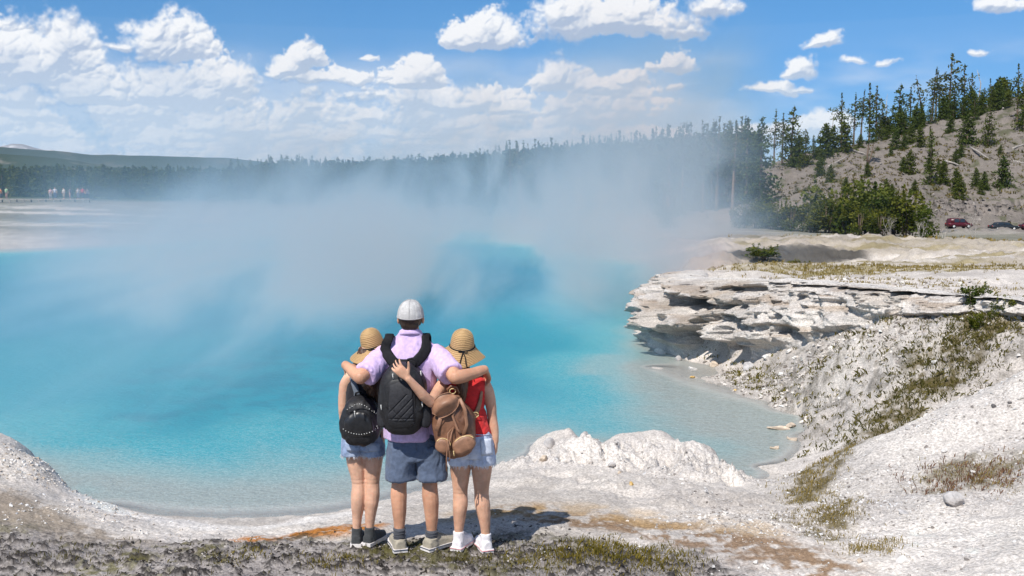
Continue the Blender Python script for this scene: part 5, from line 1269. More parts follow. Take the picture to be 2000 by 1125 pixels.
for sx, cx in ((-1, 790), (1, 836)):
    p = [cast(sho_bvh, cx - 14 * 1, 862, .003)[0], cast(sho_bvh, cx, 860, .003)[0], cast(sho_bvh, cx + 14, 862, .003)[0]]; mb = MB(); mb.tube(p, .004, 5); mbattach(mb, 'pocket', M_SLATE, so2, man)
for (ax, ay, hx, hy, td) in ((780, 1046, 784, 1080, (-.28, 1)), (843, 1050, 852, 1083, (.75, .8))):
    mb = MB(); f0 = J(ax, ay - 16, DM); f1 = J(ax, ay + 14, DM); mb.tube([f0, f0.lerp(f1, .2), f0.lerp(f1, .6), f1], [.042, .0435, .041, .044], 18)
    so_ = mbattach(mb, 'sock', M_SOCK, man)
    mb = MB()
    for q in (.12, .34, .55, .75): mb.tube([f0.lerp(f1, q) + Vector((.0435 * math.cos(t_), .0435 * math.sin(t_), .004 * math.sin(2 * t_ + q * 9))) for t_ in np.linspace(0, 2 * math.pi, 20)], .003, 5)
    mbattach(mb, 'rib', M_SOCK, so_, man)
    hp = on_z(hx, hy, 0); a_ = f1; d = Vector((td[0], td[1], 0)).normalized(); hp = Vector((a_.x, a_.y, 0)) - d * .062; hp.z = float(ground_z(hp.x, hp.y)[0]) - .002
    shoe(man, None, hp, td, .30, .108, False, (M_SUEDE, M_RUBBER, M_SUEDE), True, M_NAVY)

# ============================================================ girl on the left
DL = 7.10
base = on_z(712, 1060, 0); girl = empty('person', (base.x, base.y, float(ground_z(base.x, base.y)[0])))
tag(girl, 'girl in black top and blue denim shorts wearing a straw hat, left of the man', 'person')
mb = MB(); hl = J(724, 684, DL); head(mb, hl, .96, .12)
limb(mb, [J(719, 702, DL), J(716, 728, DL)], [.046, .052]); limb(mb, [J(716, 735, DL), J(710, 840, DL)], [.085, .10])
limb(mb, [J(684, 738, DL), J(674, 752, DL), J(671, 775, DL), J(670, 800, DL - .005)], [.048, .044, .039, .034]); limb(mb, [J(670, 800, DL), J(672, 822, DL + .03), J(676, 842, DL + .07)], [.034, .034, .023])
limb(mb, [J(750, 738, DL), J(762, 765, DL - .02), J(772, 785, DL + .16)], [.048, .042, .034]); limb(mb, [J(772, 785, DL + .16), J(800, 790, DL + .12)], [.034, .024])
hand(mb, J(676, 843, DL + .07), J(679, 862, DL + .09) - J(676, 843, DL + .07), (1, .2, 0), -1, .9, (.3, .35, .2)); hand(mb, J(800, 790, DL + .12), (1, 0, .1), (0, -1, 0), 1, .9)
for hx, kx, ax, ay, bl in ((690, 701, 697, 1028, .0), (731, 727, 722, 1038, .0)):
    limb(mb, [J(hx, 850, DL), J(hx * .6 + kx * .4, 893, DL), J(kx, 943, DL + .005), J(kx + (1 if kx > 715 else -1), 968, DL - .012), J(ax * .7 + kx * .3, 1000, DL - .004), J(ax, ay - 8, DL), J(ax, ay + 14, DL)], [.082, .072, .049, .056, .044, .031, .031])
body = remesh(mb, .0052, 4); displace(body, knees(J(714, 943, DL).z, DL)); attach('body', body, SK_A, girl)
for sx in (-1, 1): mbattach(MB().ball(hl + Vector((sx * .034, .078, -.004)), .011, 8, 6), 'eye', simple_mat('eye_white', (.7, .7, .7)), girl)
mb = MB(); mb.ball(hl + Vector((-.004, -.016, -.03)), (.083, .088, .08), 20, 14)
limb(mb, [J(715, 706, DL - .035), J(716, 726, DL - .09), J(722, 745, DL - .125), J(727, 768, DL - .125)], [.055, .060, .058, .026]); limb(mb, [J(732, 708, DL - .03), J(738, 735, DL - .10), J(741, 768, DL - .12), J(739, 784, DL - .13)], [.05, .044, .03, .010]); limb(mb, [J(704, 707, DL - .03), J(702, 724, DL - .07), J(708, 745, DL - .11)], [.045, .03, .012])
me = remesh(mb, .006, 2); displace(me, lambda c: (1 - np.abs(fbm(c * np.array([55, 55, 7]), 3, 430) * 2 - 1) * 2) * .011); attach('hair', me, H_BROWN, girl)
mb = MB(); mb.loft(ellipse_rings([(709, 852, 40, .115, DL), (708, 830, 36, .105, DL), (708, 800, 32, .10, DL), (710, 770, 34, .10, DL), (714, 748, 34, .098, DL), (716, 737, 28, .08, DL)], 32))
me = remesh(mb, .0065, 4); displace(me, folds(431, .006, 9, 12)); top_l = bvh_of(me); to = attach('tank_top', me, M_BLACKTOP, girl)
mb = MB(); 
for x0_, x1_ in ((694, 697), (741, 739)): band(mb, [J(x0_, 745, DL - .095), J(x0_, 735, DL - .07), J(x1_, 727, DL - .01), J(x0_, 735, DL + .07)], [(0, -1, .2), (0, -1, .5), (0, 0, 1), (0, 1, .5)], .022, .004)
mbattach(mb, 'strap', M_BLACKTOP, to, girl)
mb = MB(); mb.loft(ellipse_rings([(709, 836, 37, .112, DL), (709, 850, 40, .125, DL), (709, 866, 42, .132, DL), (709, 874, 41, .125, DL)], 32)); LR = []
for a, hw in ((689, 21.5), (730, 21.5)):
    rr_ = ellipse_rings([(a, 860, hw - 2, .11, DL), (a, 874, hw, .108, DL), (a, 886, hw + .5, .106, DL)], 24); mb.loft(rr_); LR.append(rr_[-1])
me = remesh(mb, .0065, 3); displace(me, folds(432, .005, 14, 12)); den_l = bvh_of(me); so3 = attach('denim_shorts', me, M_DENIM, girl); fringe(so3, girl, LR, 433)
def patch(bvh, poly, off, mat, name, parent, root, n=7):
    """a stitched-on piece of cloth that follows what it lies on; poly = four photo corners"""
    (ax, ay), (bx, by), (cx, cy2), (dx, dy) = poly; mb = MB(); V = []; 
    for o_ in (off, off + .004):
        for i in range(n):
            for j in range(n):
                u, v = i / (n - 1), j / (n - 1); x = (ax * (1 - u) + bx * u) * (1 - v) + (dx * (1 - u) + cx * u) * v; y = (ay * (1 - u) + by * u) * (1 - v) + (dy * (1 - u) + cy2 * u) * v
                V.append(cast(bvh, x, y, o_)[0])
    F = []
    for i in range(n - 1):
        for j in range(n - 1): q = i * n + j; F += [(q + n * n, q + n * n + n, q + n * n + n + 1, q + n * n + 1), (q, q + 1, q + n + 1, q + n)]
    per = [i * n for i in range(n)] + [(n - 1) * n + j for j in range(1, n)] + [i * n + n - 1 for i in range(n - 2, -1, -1)] + [j for j in range(n - 2, 0, -1)]
    for a, b in zip(per, per[1:] + per[:1]): F.append((a, b, b + n * n, a + n * n))
    mb.add(V, F); return mbattach(mb, name, mat, parent, root)
patch(den_l, ((680, 864), (703, 866), (701, 882), (678, 880)), .002, M_DENIM, 'pocket', so3, girl); patch(den_l, ((718, 866), (742, 864), (744, 880), (720, 882)), .002, M_DENIM, 'pocket', so3, girl)
for (ax, ay, td) in ((697, 1028, (.05, 1)), (722, 1038, (.42, .9))):
    a_ = J(ax, ay + 10, DL); d = Vector((td[0], td[1], 0)).normalized(); hp = Vector((a_.x, a_.y, 0)) - d * .05; hp.z = float(ground_z(hp.x, hp.y)[0]) - .002; shoe(girl, None, hp, td, .25, .088, True, (M_GREYCANVAS, M_RUBBER, M_RUBBER))
straw_hat(girl, None, hl + Vector((.016, -.004, .040)), +.16, -.26, .20, [(1, .008, 3.6), (2, .012, 1.6), (3, .006, 2)], .0, .083)

# ============================================================ girl on the right
DR = 6.95
base = on_z(922, 1080, 0); girl2 = empty('person', (base.x, base.y, float(ground_z(base.x, base.y)[0])))
tag(girl2, 'girl in red sleeveless top, pale denim shorts and straw hat, one arm round the man', 'person')
mb = MB(); hr = J(903, 686, DR); head(mb, hr, .96)
limb(mb, [J(904, 706, DR), J(905, 734, DR)], [.047, .053]); limb(mb, [J(906, 745, DR), J(919, 845, DR)], [.09, .10])
limb(mb, [J(943, 748, DR), J(953, 766, DR - .005), J(959, 790, DR), J(961, 812, DR + .005)], [.050, .045, .040, .034]); limb(mb, [J(961, 812, DR + .005), J(965, 835, DR + .0), J(968, 862, DR - .01)], [.034, .034, .023])
limb(mb, [J(868, 748, DR - .02), J(856, 764, 6.82), J(842, 786, 6.665)], [.050, .044, .036]); limb(mb, [J(842, 786, 6.665), J(828, 774, 6.63), J(797, 739, 6.56)], [.036, .038, .024])
hand(mb, J(968, 863, DR - .01), J(968, 882, DR) - J(968, 863, DR - .01), (-1, .1, 0), 1, .9, (.25, .3, .2))
hand(mb, J(796, 738, 6.56), J(780, 722, 6.55) - J(796, 738, 6.56), (.25, .9, .0), -1, .95, (.25, .55, .55), .30, -.1)
for hx, kx, ax, ay in ((899, 899, 896, 1042), (942, 940, 949, 1046)):
    limb(mb, [J(hx, 865, DR), J(hx * .6 + kx * .4, 912, DR), J(kx, 962, DR + .005), J(kx + (0 if kx < 920 else 2), 985, DR - .012), J(ax * .7 + kx * .3, 1015, DR - .004), J(ax, ay - 6, DR), J(ax, ay + 14, DR)], [.086, .076, .051, .057, .044, .031, .031])
body = remesh(mb, .0052, 4); displace(body, knees(J(920, 962, DR).z, DR)); attach('body', body, SK_B, girl2)
for sx in (-1, 1): mbattach(MB().ball(hr + Vector((sx * .034, .078, -.004)), .011, 8, 6), 'eye', simple_mat('eye_white', (.7, .7, .7)), girl2)
mb = MB(); mb.ball(hr + Vector((0, -.016, -.03)), (.083, .088, .08), 20, 14); limb(mb, [J(902, 708, DR - .035), J(904, 730, DR - .11), J(903, 755, DR - .135), J(901, 778, DR - .135), J(899, 796, DR - .13)], [.05, .04, .034, .028, .010])
me = remesh(mb, .006, 2); displace(me, lambda c: (1 - np.abs(fbm(c * np.array([55, 55, 7]), 3, 440) * 2 - 1) * 2) * .009); attach('hair', me, H_AUBURN, girl2)
mb = MB(); mb.loft(ellipse_rings([(918, 846, 41, .115, DR), (915, 820, 36, .107, DR), (912, 795, 33, .102, DR), (909, 770, 37, .104, DR), (908, 752, 41, .10, DR), (907, 740, 40, .086, DR), (906, 731, 24, .07, DR)], 32))
me = remesh(mb, .0065, 4); displace(me, folds(441, .012, 7, 12)); top_r = bvh_of(me); attach('tank_top', me, M_RED, girl2)
mb = MB(); mb.loft(ellipse_rings([(919, 838, 39, .113, DR), (920, 855, 43, .128, DR), (921, 876, 47, .138, DR), (921, 888, 46, .13, DR)], 32)); LR = []
for a, hw in ((898, 25), (943, 25)):
    rr_ = ellipse_rings([(a, 872, hw - 2, .12, DR), (a, 888, hw, .116, DR), (a, 903, hw + .5, .113, DR)], 24); mb.loft(rr_); LR.append(rr_[-1])
me = remesh(mb, .0065, 3); displace(me, folds(442, .005, 14, 12)); den_r = bvh_of(me); so4 = attach('denim_shorts', me, M_PALEDENIM, girl2); fringe(so4, girl2, LR, 443)
patch(den_r, ((938, 858), (960, 856), (962, 888), (940, 890)), .002, cloth('bleached_denim', (.62, .66, .75)), 'pocket', so4, girl2); patch(den_r, ((890, 862), (914, 862), (914, 890), (890, 888)), .002, M_PALEDENIM, 'pocket', so4, girl2)
mb = MB(); mb.tube([cast(den_r, x, 849 + .03 * (x - 920), .002)[0] for x in range(884, 960, 8)], .004, 5); mbattach(mb, 'waistband', M_PALEDENIM, so4, girl2)
for (ax, ay, td) in ((896, 1042, (.38, .92)), (949, 1046, (-.32, .95))):
    a_ = J(ax, ay + 10, DR); d = Vector((td[0], td[1], 0)).normalized(); hp = Vector((a_.x, a_.y, 0)) - d * .052; hp.z = float(ground_z(hp.x, hp.y)[0]) - .002; shoe(girl2, None, hp, td, .255, .092, True, (M_WHITECANVAS, M_RUBBER, M_WHITECANVAS), True, M_STRIPE)
straw_hat(girl2, None, hr + Vector((0, -.004, .036)), +.20, .05, .160, [(1, .008, 3.6), (2, .026, 2.4), (3, .006, 1)], 0.0, .086, .085)
# ------------------------------------------------------------------ the three backpacks
def zipline(pts, parent, root, sl=True):
    mb = MB(); mb.tube(pts, .0034, 5); z = mbattach(mb, 'zipper', M_WEB, parent, root)
    return z
def pull(p, parent, root, L=.03, mat=M_METAL):
    mb = MB(); mb.box(p, (.009, .006, .011)); mb.tube([Vector(p) + Vector((0, -.004, -.004)), Vector(p) + Vector((.004, -.007, -L))], .0032, 5); mbattach(mb, 'zip_pull', mat, parent, root)
# --- big black one on the man's back
c = J(789, 775, 6.815); pk = empty('backpack', c); tag(pk, "large black backpack with quilted front panel worn on the man's back", 'backpack')
mb = dome(lambda a: sq(a, 3.0, .20, .06), c, .318, .485, .175, LV, n=72); me = mesh_np('main', np.array(mb.v), mb.f); displace(me, folds(450, .013, 9, 6))
bpv = bvh_of(me); bag = attach('bag', me, M_NYLON, pk)
mb = dome(lambda a: sq(a, 3.4, .10, .04), J(783, 786, 6.675), .225, .36, .055, LV, n=64); me = mesh_np('pocket', np.array(mb.v), mb.f); attach('pocket', me, M_NYLON, pk)
# quilted panel: a raised grid with stitched diagonal grooves
n1_, n2_ = 46, 74; V = []; F = []
for i in range(n1_):
    for j in range(n2_):
        u, v = i / (n1_ - 1), j / (n2_ - 1); wq = 1 - .12 * v; x = (u - .5) * .19 * wq; z = (v - .5) * .315
        g = 1.0; X_ = x * 1.0; 
        for k_ in (-.155, -.095, -.045, .02): 
            if v < .70: g = min(g, min(1, abs(z - X_ * 1.05 - k_) / .008))
        if v < .62: g = min(g, min(1, abs(z + X_ * 1.05 + .10) / .008 + .25))
        for zz_ in (-.105, -.128): g = min(g, min(1, abs(z - zz_) / .006))
        ed = min(1, min(u, 1 - u) / .06, min(v, 1 - v) / .04) ** .5
        V.append(J(783, 788, 6.622) + Vector((x, .022 * (1 - ed) - .008 * g * ed - .012 * (1 - (2 * u - 1) ** 2) + .03 * (abs(2 * v - 1) ** 3), z)))
for i in range(n1_ - 1):
    for j in range(n2_ - 1): q = i * n2_ + j; F.append((q, q + n2_, q + n2_ + 1, q + 1))
attach('quilted_panel', mesh_np('q', np.array([tuple(p) for p in V]), F), M_NYLON2, pk)
for sg in (1,): zipline([J(783 + 31 * math.cos(a) * 1.02, 786 - 49 * math.sin(a), 6.655 - .004) for a in np.linspace(-.2, math.pi + .2, 26)], pk, None)
zipline([c + Vector((.155 * (abs(math.cos(a)) ** .66) * math.copysign(1, math.cos(a)) * (1 - .18 * max(0, math.sin(a)) ** 2), -.118, .236 * math.copysign(abs(math.sin(a)) ** .66, math.sin(a)))) for a in np.linspace(-.9, math.pi + .9, 40)], pk, None)
for px, py in ((820, 727), (823, 786), (746, 792), (768, 732)): pull(cast(bpv, px, py, .008)[0], pk, None, .028)
for sg, px in ((-1, 751), (1, 829)):
    mb = dome(lambda a: sq(a, 3, .1, 0), J(px, 812, 6.72), .075, .16, .05, LV, n=32, M=Matrix.Rotation(sg * .5, 4, 'Z')); me = mesh_np('side_pocket', np.array(mb.v), mb.f); attach('side_pocket', me, M_NYLON2, pk)
    mb = MB(); p0 = cast(bpv, px + sg * -4, 785, .004)[0]; p1 = cast(bpv, px - sg * 6, 795, .006)[0]; band(mb, [p0, p1, cast(bpv, px - sg * 12, 803, .008)[0]], (0, -1, 0), .016, .004); mbattach(mb, 'side_strap', M_WEB, pk)
mb = MB(); mb.tube([J(795, 712, 6.77), J(797, 702, 6.735), J(806, 700, 6.73), J(814, 706, 6.735), J(812, 718, 6.74)], .0085, 7); mbattach(mb, 'handle', M_WEB, pk)
for sx, path in ((-1, ((781, 716), (768, 706), (757, 694), (753, 682), (755, 670), (759, 662))), (1, ((797, 716), (813, 706), (824, 694), (831, 682), (832, 670), (829, 662)))):
    P_, N_ = [], []
    for px, py in path:
        p, n_ = cast(shirt_bvh, px, py, .010, 6.85); P_.append(p); N_.append(n_)
    top = P_[-1] + Vector((0, .05, .022)); P_ += [top, top + Vector((0, .08, -.03)), top + Vector((sx * .01, .12, -.16))]; N_ += [Vector((0, -.3, 1)), Vector((0, .6, 1)), Vector((0, 1, 0))]
    mb = MB(); band(mb, P_, [tuple(q) for q in N_], [.070, .074, .076, .072, .066, .062, .06, .06, .05], .012); mbattach(mb, 'shoulder_strap', M_WEB, pk)
mb = MB(); P_ = []; N_ = []
for px in range(764, 819, 6):
    p, n_ = cast(shirt_bvh, px, 710 - .012 * (px - 791) ** 2 * .35, .011, 6.84); P_.append(p); N_.append(tuple(n_))
band(mb, P_, N_, .06, .012); mbattach(mb, 'yoke', M_WEB, pk)

# --- small black studded one on the left girl
c = J(706, 818, 7.00); pk2 = empty('backpack', c); tag(pk2, 'small black backpack with rows of silver studs worn by the girl on the left', 'backpack')
mb = dome(lambda a: sq(a, 2.9, .36, -.02), c, .262, .335, .155, LV, n=64); me = mesh_np('bag', np.array(mb.v), mb.f)
displace(me, folds(455, .018, 13, 5)); b2 = bvh_of(me); attach('bag', me, M_NYLON, pk2)
mb = dome(lambda a: sq(a, 2.6, .25, .0), J(703, 828, 6.87), .20, .19, .045, LV, n=48); me = mesh_np('pocket', np.array(mb.v), mb.f); displace(me, folds(456, .011, 16, 5)); b2p = bvh_of(me); attach('pocket', me, simple_mat('glossy_black_nylon', (.015, .015, .017), .36, .55, 40, .3), pk2)
mb = MB()
def stud_row(pts):
    for px, py in pts:
        p, n_ = cast(b2, px, py, .003, 6.85); q, m_ = cast(b2p, px, py, .003, 9)
        if (q - EYE).length < (p - EYE).length: p = q
        mb.ball(p, .0036, 6, 5)
stud_row([(679 + 56 * f, 800 - 13 * math.sin(math.pi * min(1, f * 1.15)) + 6 * f) for f in np.linspace(0, 1, 13)])
stud_row([(671 + 66 * f, 838 + 11 * math.sin(math.pi * f) ** .8 - 2 * f) for f in np.linspace(0, 1, 14)])
stud_row([(727 + 12 * math.sin(math.pi * (f * .75 + .1)), 803 + 34 * f) for f in np.linspace(0, 1, 8)])
so_ = mbattach(mb, 'stud_trim', M_METAL, pk2); so_['kind'] = 'stuff'
zipline([cast(b2, 683 + 46 * f, 806 - 8 * math.sin(math.pi * f), .004)[0] for f in np.linspace(0, 1, 14)], pk2, None)
pull(cast(b2p, 694, 806, .012, 6.82)[0], pk2, None, .04); pull(cast(b2p, 712, 810, .012, 6.82)[0], pk2, None, .045, M_WEB)
mb = MB(); mb.tube([J(694, 776, 6.97), J(695, 768, 6.94), J(705, 764, 6.93), J(714, 768, 6.94), J(715, 776, 6.97)], .007, 7); mbattach(mb, 'handle', M_WEB, pk2)
M_GREYSTRAP = cloth('grey_strap', (.12, .14, .17))
for path in (((698, 780), (698, 765), (693, 750), (689, 740)), ((716, 780), (728, 768), (736, 755), (740, 742))):
    P_, N_ = [], []
    for px, py in path: p, n_ = cast(top_l, px, py, .010, 7.0); P_.append(p); N_.append(tuple(n_))
    P_ += [P_[-1] + Vector((0, .06, .05)), P_[-1] + Vector((0, .15, .035))]; N_ += [(0, -.3, 1), (0, .6, 1)]
    mb = MB(); band(mb, P_, N_, [.045, .045, .042, .04, .036, .034], .007); mbattach(mb, 'shoulder_strap', M_GREYSTRAP, pk2)
for px in (677, 737):
    mb = MB(); band(mb, [J(px, 845, 6.98), J(px + (690 - px) * .15, 815, 7.03), J(px + (700 - px) * .1, 795, 7.06)], (0, -1, 0), .018, .004); mbattach(mb, 'lower_strap', M_WEB, pk2)

# --- brown leather one on the right girl
c = J(887, 832, 6.835); pk3 = empty('backpack', c); tag(pk3, 'brown leather drawstring backpack worn askew by the girl in red', 'backpack')
RM = Matrix.Rotation(-.20, 4, 'Y')
mb = dome(lambda a: sq(a, 2.5, .70, -.02), c, .275, .41, .16, LV, n=72, M=RM); me = mesh_np('bag', np.array(mb.v), mb.f)
displace(me, lambda co_: folds(460, .028, 12, 3.0)(co_) * (.35 + 1.0 * sstep(co_[:, 2], c.z - .06, c.z + .15))); b3 = bvh_of(me); attach('bag', me, M_LEATHER, pk3)
for px, py, w, h, rot in ((866, 868, .105, .10, .30), (906, 866, .165, .115, -.42)):
    mb = dome(lambda a: sq(a, 2.7, .12, .0), J(px, py, 6.675), w, h, .055, LV, n=40, M=Matrix.Rotation(rot, 4, 'Y')); me = mesh_np('pocket', np.array(mb.v), mb.f); displace(me, folds(461, .004, 20, 16)); po_ = attach('pocket', me, M_LEATHER2, pk3)
    R3 = Matrix.Rotation(rot, 3, 'Y'); mb = MB(); mb.tube([J(px, py, 6.630) + R3 @ Vector((w * .46 * math.cos(a), .0, h * .40 * math.sin(a))) for a in np.linspace(.15, math.pi - .15, 16)], .0042, 5); mbattach(mb, 'zipper', M_GOLD, po_, pk3)
    pull(J(px + (12 if rot > 0 else -20), py + (14 if rot > 0 else 16), 6.615), po_, pk3, .03, M_GOLD)
# gathered neck, flap thrown to the left, handle
mb = MB()
for k in range(9):
    a = -1.0 + k * .25; mb.tube([J(892 + 3 * math.sin(a * 2), 772, 6.74), J(892 + 16 * math.sin(a), 790, 6.71 - .02 * math.cos(a)), J(890 + 30 * math.sin(a), 822, 6.685 + .02 * abs(a)), J(888 + 36 * math.sin(a), 846, 6.69 + .03 * abs(a))], [.008, .012, .013, .006], 6)
me = remesh(mb, .005, 3); attach('gathered_neck', me, M_LEATHER, pk3)
n1_, n2_ = 26, 22; V = []; F = []
for lay_ in (0, 1):
    for i in range(n1_):
        for j in range(n2_):
            u, v = i / (n1_ - 1), j / (n2_ - 1)          # u: from the hinge out, v: across
            hinge = Vector((884 + 6 * v, 772 + 4 * v, 0)).lerp(Vector((874 + 2 * v, 800, 0)), 0)
            w = math.sin(math.pi * (.12 + .80 * u)) ** .7; cx = 888 - 40 * u + 6 * u * u; cyy = 772 + 34 * u + 6 * u * u
            px = cx + (v - .5) * 44 * w * .72 + (v - .5) * 6; py = cyy + (v - .5) * 40 * w * .55 - (0.5 - v) * 0
            dd = 6.655 - .05 * math.sin(math.pi * u * .9) * (1 - .6 * (2 * v - 1) ** 2) + .012 * math.sin(7 * v + 3 * u)
            V.append(J(px, py, dd + lay_ * .008))
    o_ = lay_ * n1_ * n2_
    for i in range(n1_ - 1):
        for j in range(n2_ - 1): q = o_ + i * n2_ + j; f_ = (q, q + n2_, q + n2_ + 1, q + 1); F.append(f_ if lay_ else f_[::-1])
per = [i * n2_ for i in range(n1_)] + [(n1_ - 1) * n2_ + j for j in range(1, n2_)] + [i * n2_ + n2_ - 1 for i in range(n1_ - 2, -1, -1)] + [j for j in range(n2_ - 2, 0, -1)]
for a, b in zip(per, per[1:] + per[:1]): F.append((a, b, b + n1_ * n2_, a + n1_ * n2_))
fl = attach('flap', mesh_np('flap', np.array([tuple(p) for p in V]), F), M_LEATHER2, pk3)
mb = MB(); mb.tube([V[q] + Vector((0, -.002, 0)) for q in per + per[:1]], .0032, 5); mbattach(mb, 'piping', M_LEATHER2, fl, pk3)
for pts, w in ((((862, 806), (858, 826), (852, 842)), .03), (((898, 778), (908, 800), (912, 830), (905, 850)), .022), (((897, 780), (884, 812), (893, 838), (900, 846)), .016)):
    mb = MB(); band(mb, [J(x, y, 6.655 - .004 * k) for k, (x, y) in enumerate(pts)], (0, -1, .1), w, .006); mbattach(mb, 'leather_strap', M_LEATHER2, pk3)
mb = MB(); mb.tube([J(878, 772, 6.79), J(874, 760, 6.76), J(881, 754, 6.75), J(892, 757, 6.75), J(896, 768, 6.76)], .0085, 7); mbattach(mb, 'handle', M_LEATHER, pk3)
mb = MB(); mb.tube([J(884 + 6 * math.cos(a), 764 + 5 * math.sin(a), 6.735) for a in np.linspace(0, 6.283, 14)], .0032, 5); mbattach(mb, 'ring', M_GOLD, pk3)
for x0_, sw in ((872, 2), (879, -3)):
    mb = MB(); mb.tube([J(886, 834, 6.655), J(x0_ + 3, 846, 6.625), J(x0_ + sw, 872, 6.600), J(x0_, 895, 6.605), J(x0_ - 1 + sw * .5, 892 + (28 if sw > 0 else 8), 6.62)], [.0038, .0038, .0038, .0038, .0055], 6); mbattach(mb, 'drawstring', M_LEATHER2, pk3)
P_, N_ = [], []
for px, py in ((899, 772), (900, 756), (896, 744), (893, 737)): p, n_ = cast(top_r, px, py, .008, 6.85); P_.append(p); N_.append(tuple(n_))
P_ += [P_[-1] + Vector((-.01, .07, .05)), P_[-1] + Vector((-.02, .16, 0))]; N_ += [(0, -.3, 1), (0, 1, .5)]
mb = MB(); band(mb, P_, N_, .036, .006); mbattach(mb, 'shoulder_strap', M_LEATHER, pk3)
P_, N_ = [], []
for px, py in ((922, 822), (928, 808), (934, 794), (937, 780), (939, 768)): p, n_ = cast(top_r, px, py, .009, 6.87); P_.append(p); N_.append(tuple(n_))
P_.append(P_[-1] + Vector((.01, .09, .03))); N_.append((1, 0, 0))
mb = MB(); band(mb, P_, N_, [.03, .034, .032, .028, .026, .026], .006); st_ = mbattach(mb, 'side_strap', M_LEATHER2, pk3)
p, n_ = cast(top_r, 928, 809, .014, 6.86); mb = MB(); mb.tube([p + Vector((.022 * math.cos(a), -.004, .018 * math.sin(a))) for a in np.linspace(0, 6.283, 12)], .0036, 5); mbattach(mb, 'buckle', M_GOLD, st_, pk3)
# ------------------------------------------------------------------ rocks, rubble, plants
def rock_mesh(seed, dims, rough=.35, flat=False):
    mb = MB(); mb.ball((0, 0, 0), 1.0, 14, 10); v = np.array(mb.v); rng = np.random.default_rng(seed)
    for _ in range(9):                                   # chop facets
        n = rng.normal(size=3); n /= np.linalg.norm(n); d = .55 + .3 * rng.random(); k = v @ n; v = v - np.maximum(k - d, 0)[:, None] * n
    v = v * (1 + (fbm(v * 1.8 + seed, 4, seed % 97) - .5) * rough)[:, None] * np.array(dims) / 2
    return mesh_np('rock', v, mb.f, False)
def rock_mat(name, col, sp_=(.3, .28, .26)): return simple_mat(name, col, .95, .05, 18, .25, 45, .6, .01, sp_)
RK_WHITE = rock_mat('white_sinter', (.70, .67, .63), (.58, .54, .5)); RK_GREY = rock_mat('grey_stone', (.46, .44, .43), (.36, .33, .31)); RK_DARK = rock_mat('dark_stone', (.13, .12, .12), (.09, .085, .08)); RK_OCHRE = rock_mat('ochre_stone', (.55, .36, .13), (.62, .5, .3)); RK_TAN = rock_mat('tan_stone', (.56, .46, .36), (.4, .32, .25))
def meet(px, py, d0=6.0, d1=24.0):
    d = np.linspace(d0, d1, 700); r = ray(px, py); k = d / r.y; x, y, z = r.x * k, d, CAM_H + r.z * k
    g = ground_z(x, y); hit_ = g >= z; i = int(np.argmax(hit_)) if hit_.any() else len(d) - 1
    return float(x[i]), float(y[i]), float(max(g[i], WATER_Z))
ROCKS = [(1862, 985, 44, .9, .8, RK_GREY, 'biggest grey boulder, on the right hand slope'), (1845, 884, 26, .6, .35, RK_WHITE, 'white slab lying flat on the right hand mound'), (1764, 1006, 22, 1.1, .6, RK_GREY, 'grey stone left of the biggest boulder'), (1762, 1098, 28, .8, .7, RK_WHITE, 'white square block at the bottom right of the picture'),
         (1940, 796, 14, .8, .7, RK_DARK, 'small dark stone high on the right hand mound'), (1972, 790, 9, .8, .7, RK_DARK, 'tiny dark stone right of the dark stone on the mound'), (1915, 866, 12, .7, .5, RK_WHITE, 'small white chip right of the white slab'), (1827, 831, 11, .6, .4, RK_GREY, 'small grey stone near the crest of the mound'),
         (1773, 839, 11, .7, .6, RK_GREY, 'grey stone on the left crest of the mound'), (1476, 1101, 13, .9, .8, RK_WHITE, 'white pebble on the brown earth at bottom centre right'), (1494, 1108, 11, .9, .8, RK_WHITE, 'white pebble just right of the first on brown earth'), (1700, 1054, 24, .7, .5, RK_GREY, 'half buried grey stone in the gully mouth'), (1680, 1098, 16, .8, .9, RK_TAN, 'tan stone by the dry grass at the bottom right'),
         (1443, 1110, 8, .9, .8, RK_WHITE, 'small pale pebble left of the white ones'), (1900, 925, 16, .7, .5, RK_WHITE, 'white stone above the reddish plants on the slope'), (1210, 925, 10, .8, .7, RK_TAN, 'brown lump on the white outcrop'), (1233, 948, 13, .8, .9, RK_OCHRE, 'ochre lump at the foot of the white outcrop'), (1196, 911, 18, .6, .6, RK_GREY, 'grey hollow stone on the white outcrop'),
         (1073, 872, 26, .9, .9, RK_GREY, 'grey boulder at the left edge of the white outcrop'), (1062, 900, 24, .8, .6, RK_TAN, 'tan stone at the waterline left of the white outcrop'), (1352, 726, 22, .7, .45, RK_WHITE, 'white flat stone on the shore under the cliff'), (1352, 738, 20, .5, .3, RK_OCHRE, 'orange flat stone at the water under the cliff'), (1436, 763, 12, .6, .4, RK_OCHRE, 'small orange stone along the inlet shore'),
         (1568, 673, 22, .9, .6, RK_GREY, 'round boulder lodged alone in the slope right of the cliff'), (1695, 642, 14, .9, .7, RK_GREY, 'grey stone on the slope below the long ledge'), (1655, 700, 10, .8, .6, RK_GREY, 'small stone in the middle of the far slope'), (1825, 712, 14, .8, .7, RK_WHITE, 'white stone beside the olive plants on the far slope'), (1640, 780, 12, .8, .6, RK_WHITE, 'white stone low on the far slope by the inlet')]
ROCKS += [(1290, 702, 26, .8, .7, RK_WHITE, 'fallen block at the water under the cliff tip'), (1325, 712, 18, .8, .8, RK_GREY, 'grey fallen block right of the block under the cliff tip'), (1395, 716, 24, .8, .7, RK_TAN, 'tan fallen block in front of the larger cave'), (1462, 722, 30, .8, .8, RK_GREY, 'large fallen block beside the narrow dark crack'), (1500, 700, 26, .9, .6, RK_WHITE, 'rounded white block at the lower right of the cliff'), (1540, 690, 16, .9, .7, RK_WHITE, 'small white block right of the rounded one')]
